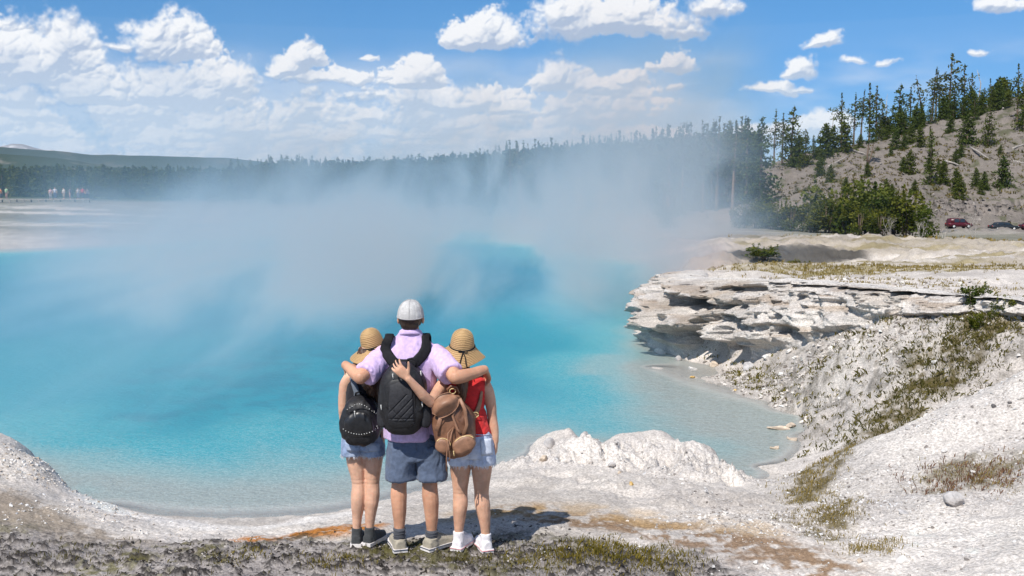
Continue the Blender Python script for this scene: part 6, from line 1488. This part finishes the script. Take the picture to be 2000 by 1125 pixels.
for i, (px, py, w, ry, rz, mt, lab) in enumerate(ROCKS):
    x, y, z = meet(px, py); W_ = w * y / FPX
    o = link('rock', rock_mesh(500 + i * 3, (W_, W_ * ry, W_ * rz)), mt, None, (x, y, z + W_ * rz * .18)); o.rotation_euler = (.2 * math.sin(i), .25 * math.cos(i * 2), i * 1.1); tag(o, lab, 'rock', 'loose rocks')
for i, (px, py, w, lab) in enumerate([(1520, 836, 36, 'curled brown sinter flake afloat farthest out in the inlet'), (1545, 831, 30, 'thin sinter flake at the inlet shore, upper one'), (1546, 857, 22, 'thin sinter flake at the inlet shore, middle one'), (1513, 875, 16, 'tiny sinter flake in the shallow inlet, nearest one')]):
    p = on_z(px, py, WATER_Z + .01); W_ = w * p.y / FPX; rng = np.random.default_rng(560 + i); mb = MB(); n = 10
    a_ = np.linspace(0, 6.283, n, endpoint=False); r_ = .5 + .25 * rng.random(n)
    mb.loft([[Vector((W_ * r_[k] * math.cos(a_[k]), W_ * .45 * r_[k] * math.sin(a_[k]), h + .012 * math.sin(a_[k] * 2))) for k in range(n)] for h in (-.008, .006, .012)]); o = mb.build('sinter_flake', RK_TAN, None, False, p); o.rotation_euler = (.03, .05, i); tag(o, lab, 'flake', 'sinter flakes in the inlet')

# stone chips and rubble: real little stones, joined
def scatter(n, spec, seed):
    """spec: list of (weight, sampler) ; returns x, y"""
    rng = np.random.default_rng(seed); X_, Y_ = [], []
    for wgt, pts, wid in spec:
        k = int(n * wgt); P_ = np.array(pts); seg = rng.integers(0, len(P_) - 1, k) if len(P_) > 1 else np.zeros(k, int); f = rng.random(k)
        a = P_[seg]; b = P_[np.minimum(seg + 1, len(P_) - 1)]; q = a + (b - a) * f[:, None] + rng.normal(size=(k, 2)) * wid; X_.append(q[:, 0]); Y_.append(q[:, 1])
    return np.concatenate(X_), np.concatenate(Y_), rng
_ov = np.array([(-.5, -.45, -.3), (.5, -.4, -.3), (.42, .5, -.3), (-.45, .42, -.3), (-.3, -.3, .38), (.34, -.22, .3), (.25, .33, .42), (-.33, .25, .28)])
_of = np.array([(0, 1, 5, 4), (1, 2, 6, 5), (2, 3, 7, 6), (3, 0, 4, 7), (4, 5, 6, 7)])
def chips(name, n, spec, seed, size, mats_rgb, zmin=WATER_Z + .0, label=None):
    x, y, rng = scatter(n, spec, seed); ok = y > 3.0; x, y = x[ok], y[ok]; h, Zf = fields(x, y); ok = (h > zmin) & (rng.random(len(x)) < (.12 + 1.1 * sstep(fbm(np.stack([x, y, x * 0], -1) * (1.3 if name == 'gravel' else .9), 4, seed), .42, .60))); x, y, h = x[ok], y[ok], h[ok]; k = len(x)
    s_ = size[0] * (size[1] / size[0]) ** (rng.random(k) ** 2.6) * np.clip(y / 9, .8, 2.5)
    V = _ov[None] + rng.normal(size=(k, 8, 3)) * .13; V = V * (s_[:, None, None] * np.stack([.8 + .6 * rng.random(k), .6 + .5 * rng.random(k), .35 + .55 * rng.random(k)], -1)[:, None, :])
    a = rng.random(k) * 6.283; c_, sn = np.cos(a)[:, None], np.sin(a)[:, None]; tx = (rng.random(k) - .5)[:, None] * .9
    vx = V[..., 0] * c_ - V[..., 1] * sn; vy = V[..., 0] * sn + V[..., 1] * c_; vz = V[..., 2] + vx * tx
    P_ = np.stack([vx + x[:, None], vy + y[:, None], vz + h[:, None] + s_[:, None] * .08], -1).reshape(-1, 3)
    F = (_of[None] + (np.arange(k) * 8)[:, None, None]).reshape(-1, 4)
    me = mesh_np(name, P_, F, False); pal = np.array(mats_rgb); cc = pal[rng.integers(0, len(pal), k)] * (.75 + .5 * rng.random((k, 1)))
    at = me.attributes.new('soil', 'FLOAT_COLOR', 'POINT'); at.data.foreach_set('color', np.repeat(np.c_[np.clip(cc, 0, .8), np.ones(k)], 8, 0).astype(np.float32).ravel())
    at = me.attributes.new('grit', 'FLOAT', 'POINT'); at.data.foreach_set('value', np.full(k * 8, .4, np.float32))
    o = link(name, me, bpy.data.materials['ground']); tag(o, kind='stuff'); return o
WH = [(.74, .71, .67), (.66, .62, .58), (.54, .50, .46), (.74, .72, .70)]; MIX = WH + [(.42, .38, .35), (.30, .27, .25)]
chips('gravel', 17000, [(.30, [G_(1700, 900), G_(1850, 860, .4), (4.6, 9.0), (5.2, 8.0)], .7), (.22, [(2.2, 7.2), (3.2, 7.4), (4.4, 7.2)], .7), (.13, [G_(1500, 985), G_(1620, 900), G_(1600, 1050)], .35), (.14, [G_(1350, 960), G_(1450, 985), G_(1550, 1010)], .35), (.12, [G_(1180, 905, -.3), G_(1400, 940, -.2)], .35), (.05, [G_(900, 1000), G_(1400, 1060), G_(1600, 1100)], .35)], 601, (.006, .036), MIX)
chips('rubble', 11000, [(.62, [D_(1480, 730, 15.3), D_(1600, 720, 13.9), D_(1720, 700, 12.9), D_(1880, 680, 11.8)], 1.0), (.2, [D_(1300, 716, 18), D_(1420, 735, 16.5), D_(1500, 770, 14.8), D_(1590, 830, 12.4)], .4), (.18, [D_(1380, 530, 20.5), D_(1560, 540, 18.5), D_(1800, 560, 15.5), D_(2000, 570, 13.5)], 1.0)], 602, (.007, .045), [(.72, .67, .62), (.66, .61, .56), (.52, .48, .44), (.36, .32, .29), (.24, .21, .18)], WATER_Z + .01)
chips('rubble', 3600, [(.72, [G_(0, 900, -.05), G_(70, 930, -.1), G_(140, 975, -.3), G_(230, 1030, -.15)], .30), (.10, [G_(150, 1010, -.2), G_(350, 1045, -.1), G_(500, 1045, -.1)], .12), (.18, [G_(-100, 960), G_(100, 1010)], .4)], 603, (.006, .035), WH + [(.5, .43, .36)], WATER_Z + .02)
chips('gravel', 9000, [(1.0, [G_(-200, 1100), G_(300, 1098), G_(700, 1088), G_(1050, 1095), G_(1250, 1110)], .42)], 604, (.006, .035), [(.36, .33, .31), (.30, .27, .25), (.05, .045, .04), (.04, .036, .034), (.50, .46, .43), (.14, .125, .115), (.06, .05, .045)])

# grass and low herbs
def blades(name, n, spec, seed, h0, h1, w, mat, clump=6, zmin=WATER_Z + .03, lean_=.45):
    x, y, rng = scatter(n, spec, seed); ok = y > 3; x, y = x[ok], y[ok]; h, _f = fields(x, y); ok = h > zmin; x, y, h = x[ok], y[ok], h[ok]
    sc_ = np.clip(y / 8, .8, 3.0)
    x, y, h, sc_ = (np.repeat(q, clump) for q in (x, y, h, sc_)); k = len(x); hh_ = (h0 + (h1 - h0) * rng.random(k) ** 1.4) * sc_ ** .6 * np.repeat(.45 + 1.0 * rng.random(k // clump), clump); x = x + rng.normal(size=k) * h1 * .55; y = y + rng.normal(size=k) * h1 * .55
    a = rng.random(k) * 6.283; l_ = lean_ * (.3 + rng.random(k)); wx_ = np.cos(a + 1.57) * w * sc_; wy_ = np.sin(a + 1.57) * w * sc_; dx = np.cos(a) * hh_ * l_; dy = np.sin(a) * hh_ * l_
    z0_ = h - .01
    P_ = np.stack([np.stack([x - wx_, y - wy_, z0_], -1), np.stack([x + wx_, y + wy_, z0_], -1), np.stack([x + wx_ * .7 + dx * .4, y + wy_ * .7 + dy * .4, z0_ + hh_ * .62], -1), np.stack([x + dx, y + dy, z0_ + hh_ * (1 - .3 * l_)], -1)], 1).reshape(-1, 3)
    me = mesh_np(name, P_, np.arange(4 * k).reshape(-1, 4), False); at = me.attributes.new('tint', 'FLOAT', 'POINT'); at.data.foreach_set('value', np.repeat(np.clip(np.repeat(rng.random(k // clump), clump) * .7 + rng.random(k) * .4, 0, 1).astype(np.float32), 4))
    me.materials.append(mat); o = link(name, me); tag(o, kind='stuff'); return o
M_GRASS = leaf_mat('grass_blades', (.07, .068, .014), (.225, .19, .05), .3); M_DRY = leaf_mat('dry_grass', (.15, .125, .05), (.27, .225, .10), .25); M_HERB = leaf_mat('herb_leaves', (.06, .065, .022), (.15, .13, .05), .3); M_RED = leaf_mat('reddish_herb', (.14, .07, .05), (.22, .13, .08), .2)
blades('grass', 720, [(.52, [G_(1090, 1105), G_(1180, 1088), G_(1260, 1088), G_(1330, 1112)], .16), (.22, [G_(1000, 1112), G_(1100, 1075), G_(1200, 1060)], .13), (.05, [G_(420, 1095), G_(460, 1085), G_(480, 1092)], .09), (.06, [G_(620, 1100), G_(680, 1098)], .10)], 620, .015, .06, .0036, M_GRASS, 9)
blades('grass', 260, [(.5, [G_(-100, 1110), G_(300, 1105), G_(560, 1075), G_(900, 1095)], .25), (.3, [G_(0, 1085), G_(250, 1080)], .2), (.2, [G_(880, 1100), G_(930, 1095)], .08)], 621, .015, .05, .003, M_HERB, 7)
blades('grass', 1200, [(.44, [G_(1560, 985, -.1), G_(1600, 930, -.1), D_(1690, 858, 10.2)], .13), (.22, [G_(1560, 1010), G_(1650, 985), G_(1610, 1040)], .12), (.14, [G_(1690, 1090), G_(1720, 1070)], .10), (.16, [D_(1840, 965, 8.2), D_(1900, 930, 8.1), D_(1990, 925, 8.0), D_(1990, 1000, 7.6)], .17)], 622, .015, .05, .003, M_DRY, 6)
blades('grass', 200, [(1, [D_(1840, 965, 8.2), D_(1900, 930, 8.1), D_(1990, 925, 8.0)], .17)], 627, .02, .06, .004, M_RED, 6)
blades('ground_cover', 1900, [(.55, [D_(1690, 850, 10.6), D_(1760, 800, 11.2), D_(1850, 745, 11.4), D_(1880, 680, 11.9), D_(1930, 625, 12.3)], .34), (.15, [D_(1900, 600, 12.4), D_(1990, 590, 12.2), D_(1980, 640, 11.8)], .3), (.3, [D_(1600, 740, 13.9), D_(1700, 720, 12.9), D_(1800, 690, 12.2)], .85)], 623, .015, .055, .0042, M_HERB, 6, lean_=.8)
blades('ground_cover', 420, [(1, [D_(1340, 712, 18.2), D_(1420, 735, 16.6), D_(1500, 760, 15), D_(1570, 800, 13)], .25)], 624, .015, .05, .004, M_GRASS, 6, lean_=.8)
blades('grass', 1700, [(.7, [D_(1480, 514, 24), D_(1650, 519, 22.5), D_(1800, 524, 21.5), D_(1980, 522, 22)], .75), (.3, [D_(1500, 530, 20.5), D_(1750, 550, 17), D_(1980, 570, 14)], 1.0)], 625, .015, .045, .0035, M_DRY, 6)
blades('grass', 2400, [(1, [D_(1700, 466, 80), D_(1800, 474, 60), D_(1900, 478, 52), D_(2080, 484, 46)], 3.2)], 626, .05, .12, .008, M_DRY, 6)
# bushes in the steaming hollow behind the cliff edge
for i, (px, py, d, w, h, lab) in enumerate([(1520, 510, 33.5, 1.7, .8, 'round olive bush in the steaming hollow behind the cliff'), (1492, 504, 35.0, 1.5, .9, 'taller olive bush at the left of the steaming hollow'), (1556, 509, 34.0, 1.0, .45, 'low olive bush at the mouth of the steaming hollow')]):
    p = at_d(px, py, d); st, cr = BUSH[i % 3]; z = float(ground_z(p.x, p.y)[0]); e = empty('bush', (p.x, p.y, z - .05), i, h / 5.0); e.scale = (w / 4.6, w / 4.6, h / 6.5); tag(e, lab, 'bush', 'bushes in the hollow'); link('stem', st, None, e); link('crown', cr, None, e)
for i, (px, py, h, mt) in enumerate([(1898, 600, .42, 3), (1960, 620, .30, 1), (1905, 640, .22, 0)]):
    x, y, z = meet(px, py); st, cr = BUSH[mt % len(BUSH)]; e = empty('bush', (x, y, z - .02), i * 2, h / 4.5); tag(e, ['dark scrubby bush just under the long ledge at right', 'olive scrub at the right edge of the far slope', 'small olive bush on the slope below the dark scrubby one'][i], 'bush', 'scrub on the far slope'); link('stem', st, None, e); link('crown', cr, None, e)

# ------------------------------------------------------------------ cars on the road under the hill
def glass(): return simple_mat('car_glass', (.02, .025, .03), .08, .8)
def car(px, py, d, heading, col, L, H_, label, sedan):
    p = at_d(px, py, d); z = float(ground_z(p.x, p.y)[0]); e = empty('parked_car', (p.x, p.y, z), heading); tag(e, label, 'car', 'cars on the road below the hill')
    m_ = simple_mat('car_paint_' + label.split()[1], col, .35, .5, 3, .05); W_ = 1.8; k = L / 4.5
    prof = [(-2.25, .35, .80), (-2.15, .30, .92), (-1.3, .28, .97), (.0, .28, .96), (1.2, .28, .92), (2.0, .30, .82), (2.25, .36, .62)]
    mb = MB(); mb.loft([[Vector((x * k, s_ * W_ / 2 * f_, zz * H_ / 1.45)) for s_, f_, zz in ((-1, .92, a), (-1, 1, (a + b) / 2), (-1, .93, b), (1, .93, b), (1, 1, (a + b) / 2), (1, .92, a))] for x, a, b in prof])
    mb.build('body', m_, e)
    roof = [(-1.75, .93, .0), (-1.15, 1.38, .08), (-.2, 1.45, .1), (.55, 1.40, .1), (1.25, .93, 0)] if sedan else [(-2.1, .93, 0), (-1.9, 1.60, .08), (-.4, 1.68, .1), (.6, 1.60, .1), (1.35, .93, 0)]
    mb = MB(); mb.loft([[Vector((x * k, s_ * W_ / 2 * f_, zz * H_ / 1.45)) for s_, f_, zz in ((-1, .92, .88), (-1, .80 - t_ * .5, b), (1, .80 - t_ * .5, b), (1, .92, .88))] for x, b, t_ in roof]); mb.build('cabin', m_, e)
    for s_ in (-1, 1):
        for xa, xb in ((-1.35, -.35), (-.25, .75)):
            top = roof[2][1] * .93; mb = MB(); mb.box((0, 0, 0), ((xb - xa) * k * .92, .03, (top - 1.0) * H_ / 1.45)); o = mb.build('window', glass(), e, False); o.location = ((xa + xb) / 2 * k, s_ * W_ / 2 * .865, (top + 1.0) / 2 * H_ / 1.45); o.rotation_euler = (s_ * .14, 0, 0)
        for x in (-1.4, 1.4):
            mb = MB(); mb.tube([(x * k, s_ * .70, .33), (x * k, s_ * .92, .33)], .33, 16); w_ = mb.build('wheel', simple_mat('tyre', (.02, .02, .02), .9), e); mb = MB(); mb.tube([(x * k, s_ * .90, .33), (x * k, s_ * .935, .33)], .2, 12); mb.build('rim', M_METAL, w_)
        mb = MB(); mb.box((2.2 * k, s_ * .62, .68 * H_ / 1.45), (.12, .32, .14)); mb.build('headlight', simple_mat('lamp_glass', (.7, .7, .68), .15, .8), e)
        mb = MB(); mb.box((-2.24 * k, s_ * .66, .78 * H_ / 1.45), (.08, .26, .16)); mb.build('tail_light', simple_mat('red_lamp', (.4, .02, .02), .2, .7), e)
    return e
DROAD = 118 * HS
car(1872, 456, DROAD, .05, (.075, .006, .012), 4.0, 1.5, 'dark red people carrier on the road below the hill', False)
car(1959, 459, DROAD, .03, (.018, .022, .026), 4.5, 1.45, 'black saloon car on the road at the right edge', True)
car(2019, 458, DROAD, .03, (.05, .012, .02), 4.5, 1.5, 'maroon car mostly cut off by the right edge', True)
a_, b_ = at_d(1560, 457, DROAD + 3), at_d(2300, 457, DROAD + 3)
mb = MB(); xs = np.linspace(a_.x, b_.x, 60); zc = ground_z(xs, np.full(60, DROAD)); V = [];
mb.loft([[Vector((x, DROAD + dy, z + dz)) for dy, dz in ((-3.6, -.4), (-3.4, .03), (0, .06), (3.4, .03), (3.6, -.4))] for x, z in zip(xs, zc)], cap=False, closed=False)
tag(mb.build('road', simple_mat('asphalt', (.16, .155, .15), .95, .05, 2, .2)), kind='structure')

# ------------------------------------------------------------------ visitors on the boardwalk across the pool
bx0, bx1 = at_d(-60, 393, 150), at_d(182, 393, 150); mb = MB()
zz = 1.95
mb.box(((bx0.x + bx1.x) / 2, 150, zz - .06), (bx1.x - bx0.x, 2.4, .12)); dk = mb.build('boardwalk', simple_mat('grey_boards', (.30, .27, .24), .9, .1, 3, .3), None, False); tag(dk, kind='structure')
mb = MB()
for x in np.arange(bx0.x, bx1.x, 2.2):
    for dy in (-1.1, 1.1): mb.box((x, 150 + dy, zz - .9), (.14, .14, 1.7))
mb.build('support_post', simple_mat('grey_boards', (.3, .27, .24)), dk, False)['kind'] = 'stuff'
def visitor(px, d, h, top, legs, hair_c, label, turn=0.0, arm=.25):
    p = at_d(px, 390, d); e = empty('person', (p.x, d, zz), turn, h / 1.7); tag(e, label, 'person', 'visitors on the far boardwalk')
    mb = MB(); mb.ball((0, 0, 1.56), (.085, .10, .125), 10, 8); mb.ball((0, -.10, 1.55), (.015, .02, .025), 6, 5); mb.tube([(0, 0, 1.38), (0, 0, 1.5)], .055, 8)
    mb.tube([(0, 0, .85), (0, 0, 1.05), (0, 0, 1.3), (0, 0, 1.42)], [.15, .14, .17, .09], 10)
    for s_ in (-1, 1):
        mb.tube([(s_ * .18, 0, 1.36), (s_ * (.22 + arm * .3), -.03, 1.1), (s_ * (.2 + arm * .2), -.12, .86)], [.055, .045, .035], 7); mb.ball((s_ * (.2 + arm * .2), -.13, .82), (.04, .03, .06), 6, 5)
        mb.tube([(s_ * .09, 0, .92), (s_ * .10, 0, .5), (s_ * .11, .01, .05)], [.095, .065, .045], 8); mb.ball((s_ * .11, -.05, .04), (.05, .12, .04), 8, 6)
    me = remesh(mb, .03, 2); o = link('body', me, SK_A, e)
    mb = MB(); mb.tube([(0, 0, .86), (0, 0, 1.05), (0, 0, 1.3), (0, 0, 1.44)], [.185, .17, .20, .10], 12)
    for s_ in (-1, 1): mb.tube([(s_ * .16, 0, 1.37), (s_ * (.215 + arm * .2), -.02, 1.17)], [.085, .075], 8)
    mb.build('shirt', cloth('visitor_shirt_%d' % px, top), e)
    mb = MB(); mb.tube([(0, 0, .80), (0, 0, .95)], [.185, .175], 12)
    for s_ in (-1, 1): mb.tube([(s_ * .09, 0, .92), (s_ * .10, 0, .52), (s_ * .11, .01, .12)], [.115, .085, .07], 8)
    mb.build('trousers', cloth('visitor_trousers_%d' % px, legs), e); mb = MB(); mb.ball((0, .02, 1.60), (.092, .105, .11), 10, 8); mb.build('hair', cloth('visitor_hair_%d' % px, hair_c), e)
for a in [(2, 150.2, 1.6, (.75, .28, .08), (.1, .1, .12), (.1, .06, .03), 'distant visitor in orange at the left edge of the boardwalk'), (13, 149.8, 1.75, (.28, .42, .25), (.35, .2, .15), (.15, .1, .06), 'distant visitor in green top near the left edge'), (99, 150.3, 1.6, (.52, .36, .38), (.4, .4, .42), (.06, .04, .03), 'distant visitor in pale pink, first of the boardwalk group'),
          (108, 149.9, 1.75, (.46, .48, .55), (.07, .10, .2), (.05, .03, .02), 'distant visitor in pale blue shirt with dark trousers'), (125, 150.1, 1.65, (.50, .49, .47), (.35, .28, .2), (.2, .12, .05), 'distant visitor in white shirt in the middle of the group'), (137, 150.4, 1.6, (.16, .13, .16), (.45, .2, .15), (.04, .03, .02), 'distant visitor in dark clothes right of the white shirt'),
          (153, 149.8, 1.65, (.40, .37, .37), (.2, .2, .25), (.03, .02, .02), 'distant visitor in grey white beside the one in red'), (162, 150.2, 1.7, (.45, .04, .05), (.05, .05, .07), (.05, .03, .02), 'distant visitor in bright red top'), (171, 150.0, 1.5, (.15, .12, .14), (.05, .05, .06), (.1, .06, .03), 'distant visitor in black at the right end of the boardwalk')]: visitor(*a, turn=a[0] * .7)

chips('rubble', 5200, [(.55, [D_(1560, 380, 140 * HS), D_(1700, 380, 150 * HS), D_(1850, 380, 155 * HS), D_(2060, 380, 162 * HS)], 14), (.45, [D_(1680, 410, 131 * HS), D_(1800, 410, 130 * HS), D_(1900, 410, 130 * HS), D_(2060, 410, 131 * HS)], 4)], 640, (.05, .36), [(.22, .19, .17), (.16, .14, .125), (.28, .25, .225), (.08, .07, .065)], -20)
blades('ground_cover', 1500, [(1, [D_(1560, 380, 140 * HS), D_(1700, 380, 150 * HS), D_(1850, 380, 155 * HS), D_(2060, 380, 162 * HS)], 14)], 641, .12, .4, .03, M_HERB, 6, -20, .8)
# ------------------------------------------------------------------ the air itself: far ridges fade to blue
mb = MB().box((0, 0, 240), (22400, 22400, 564)); m, T = material('haze')
pv = T.new('ShaderNodeVolumePrincipled'); pv.inputs['Color'].default_value = (.50, .72, 1.0, 1); pv.inputs['Density'].default_value = .00004; pv.inputs['Anisotropy'].default_value = .2
finish(m, T, None, pv.outputs[0]); tag(mb.build('haze', m, None, False), kind='stuff')
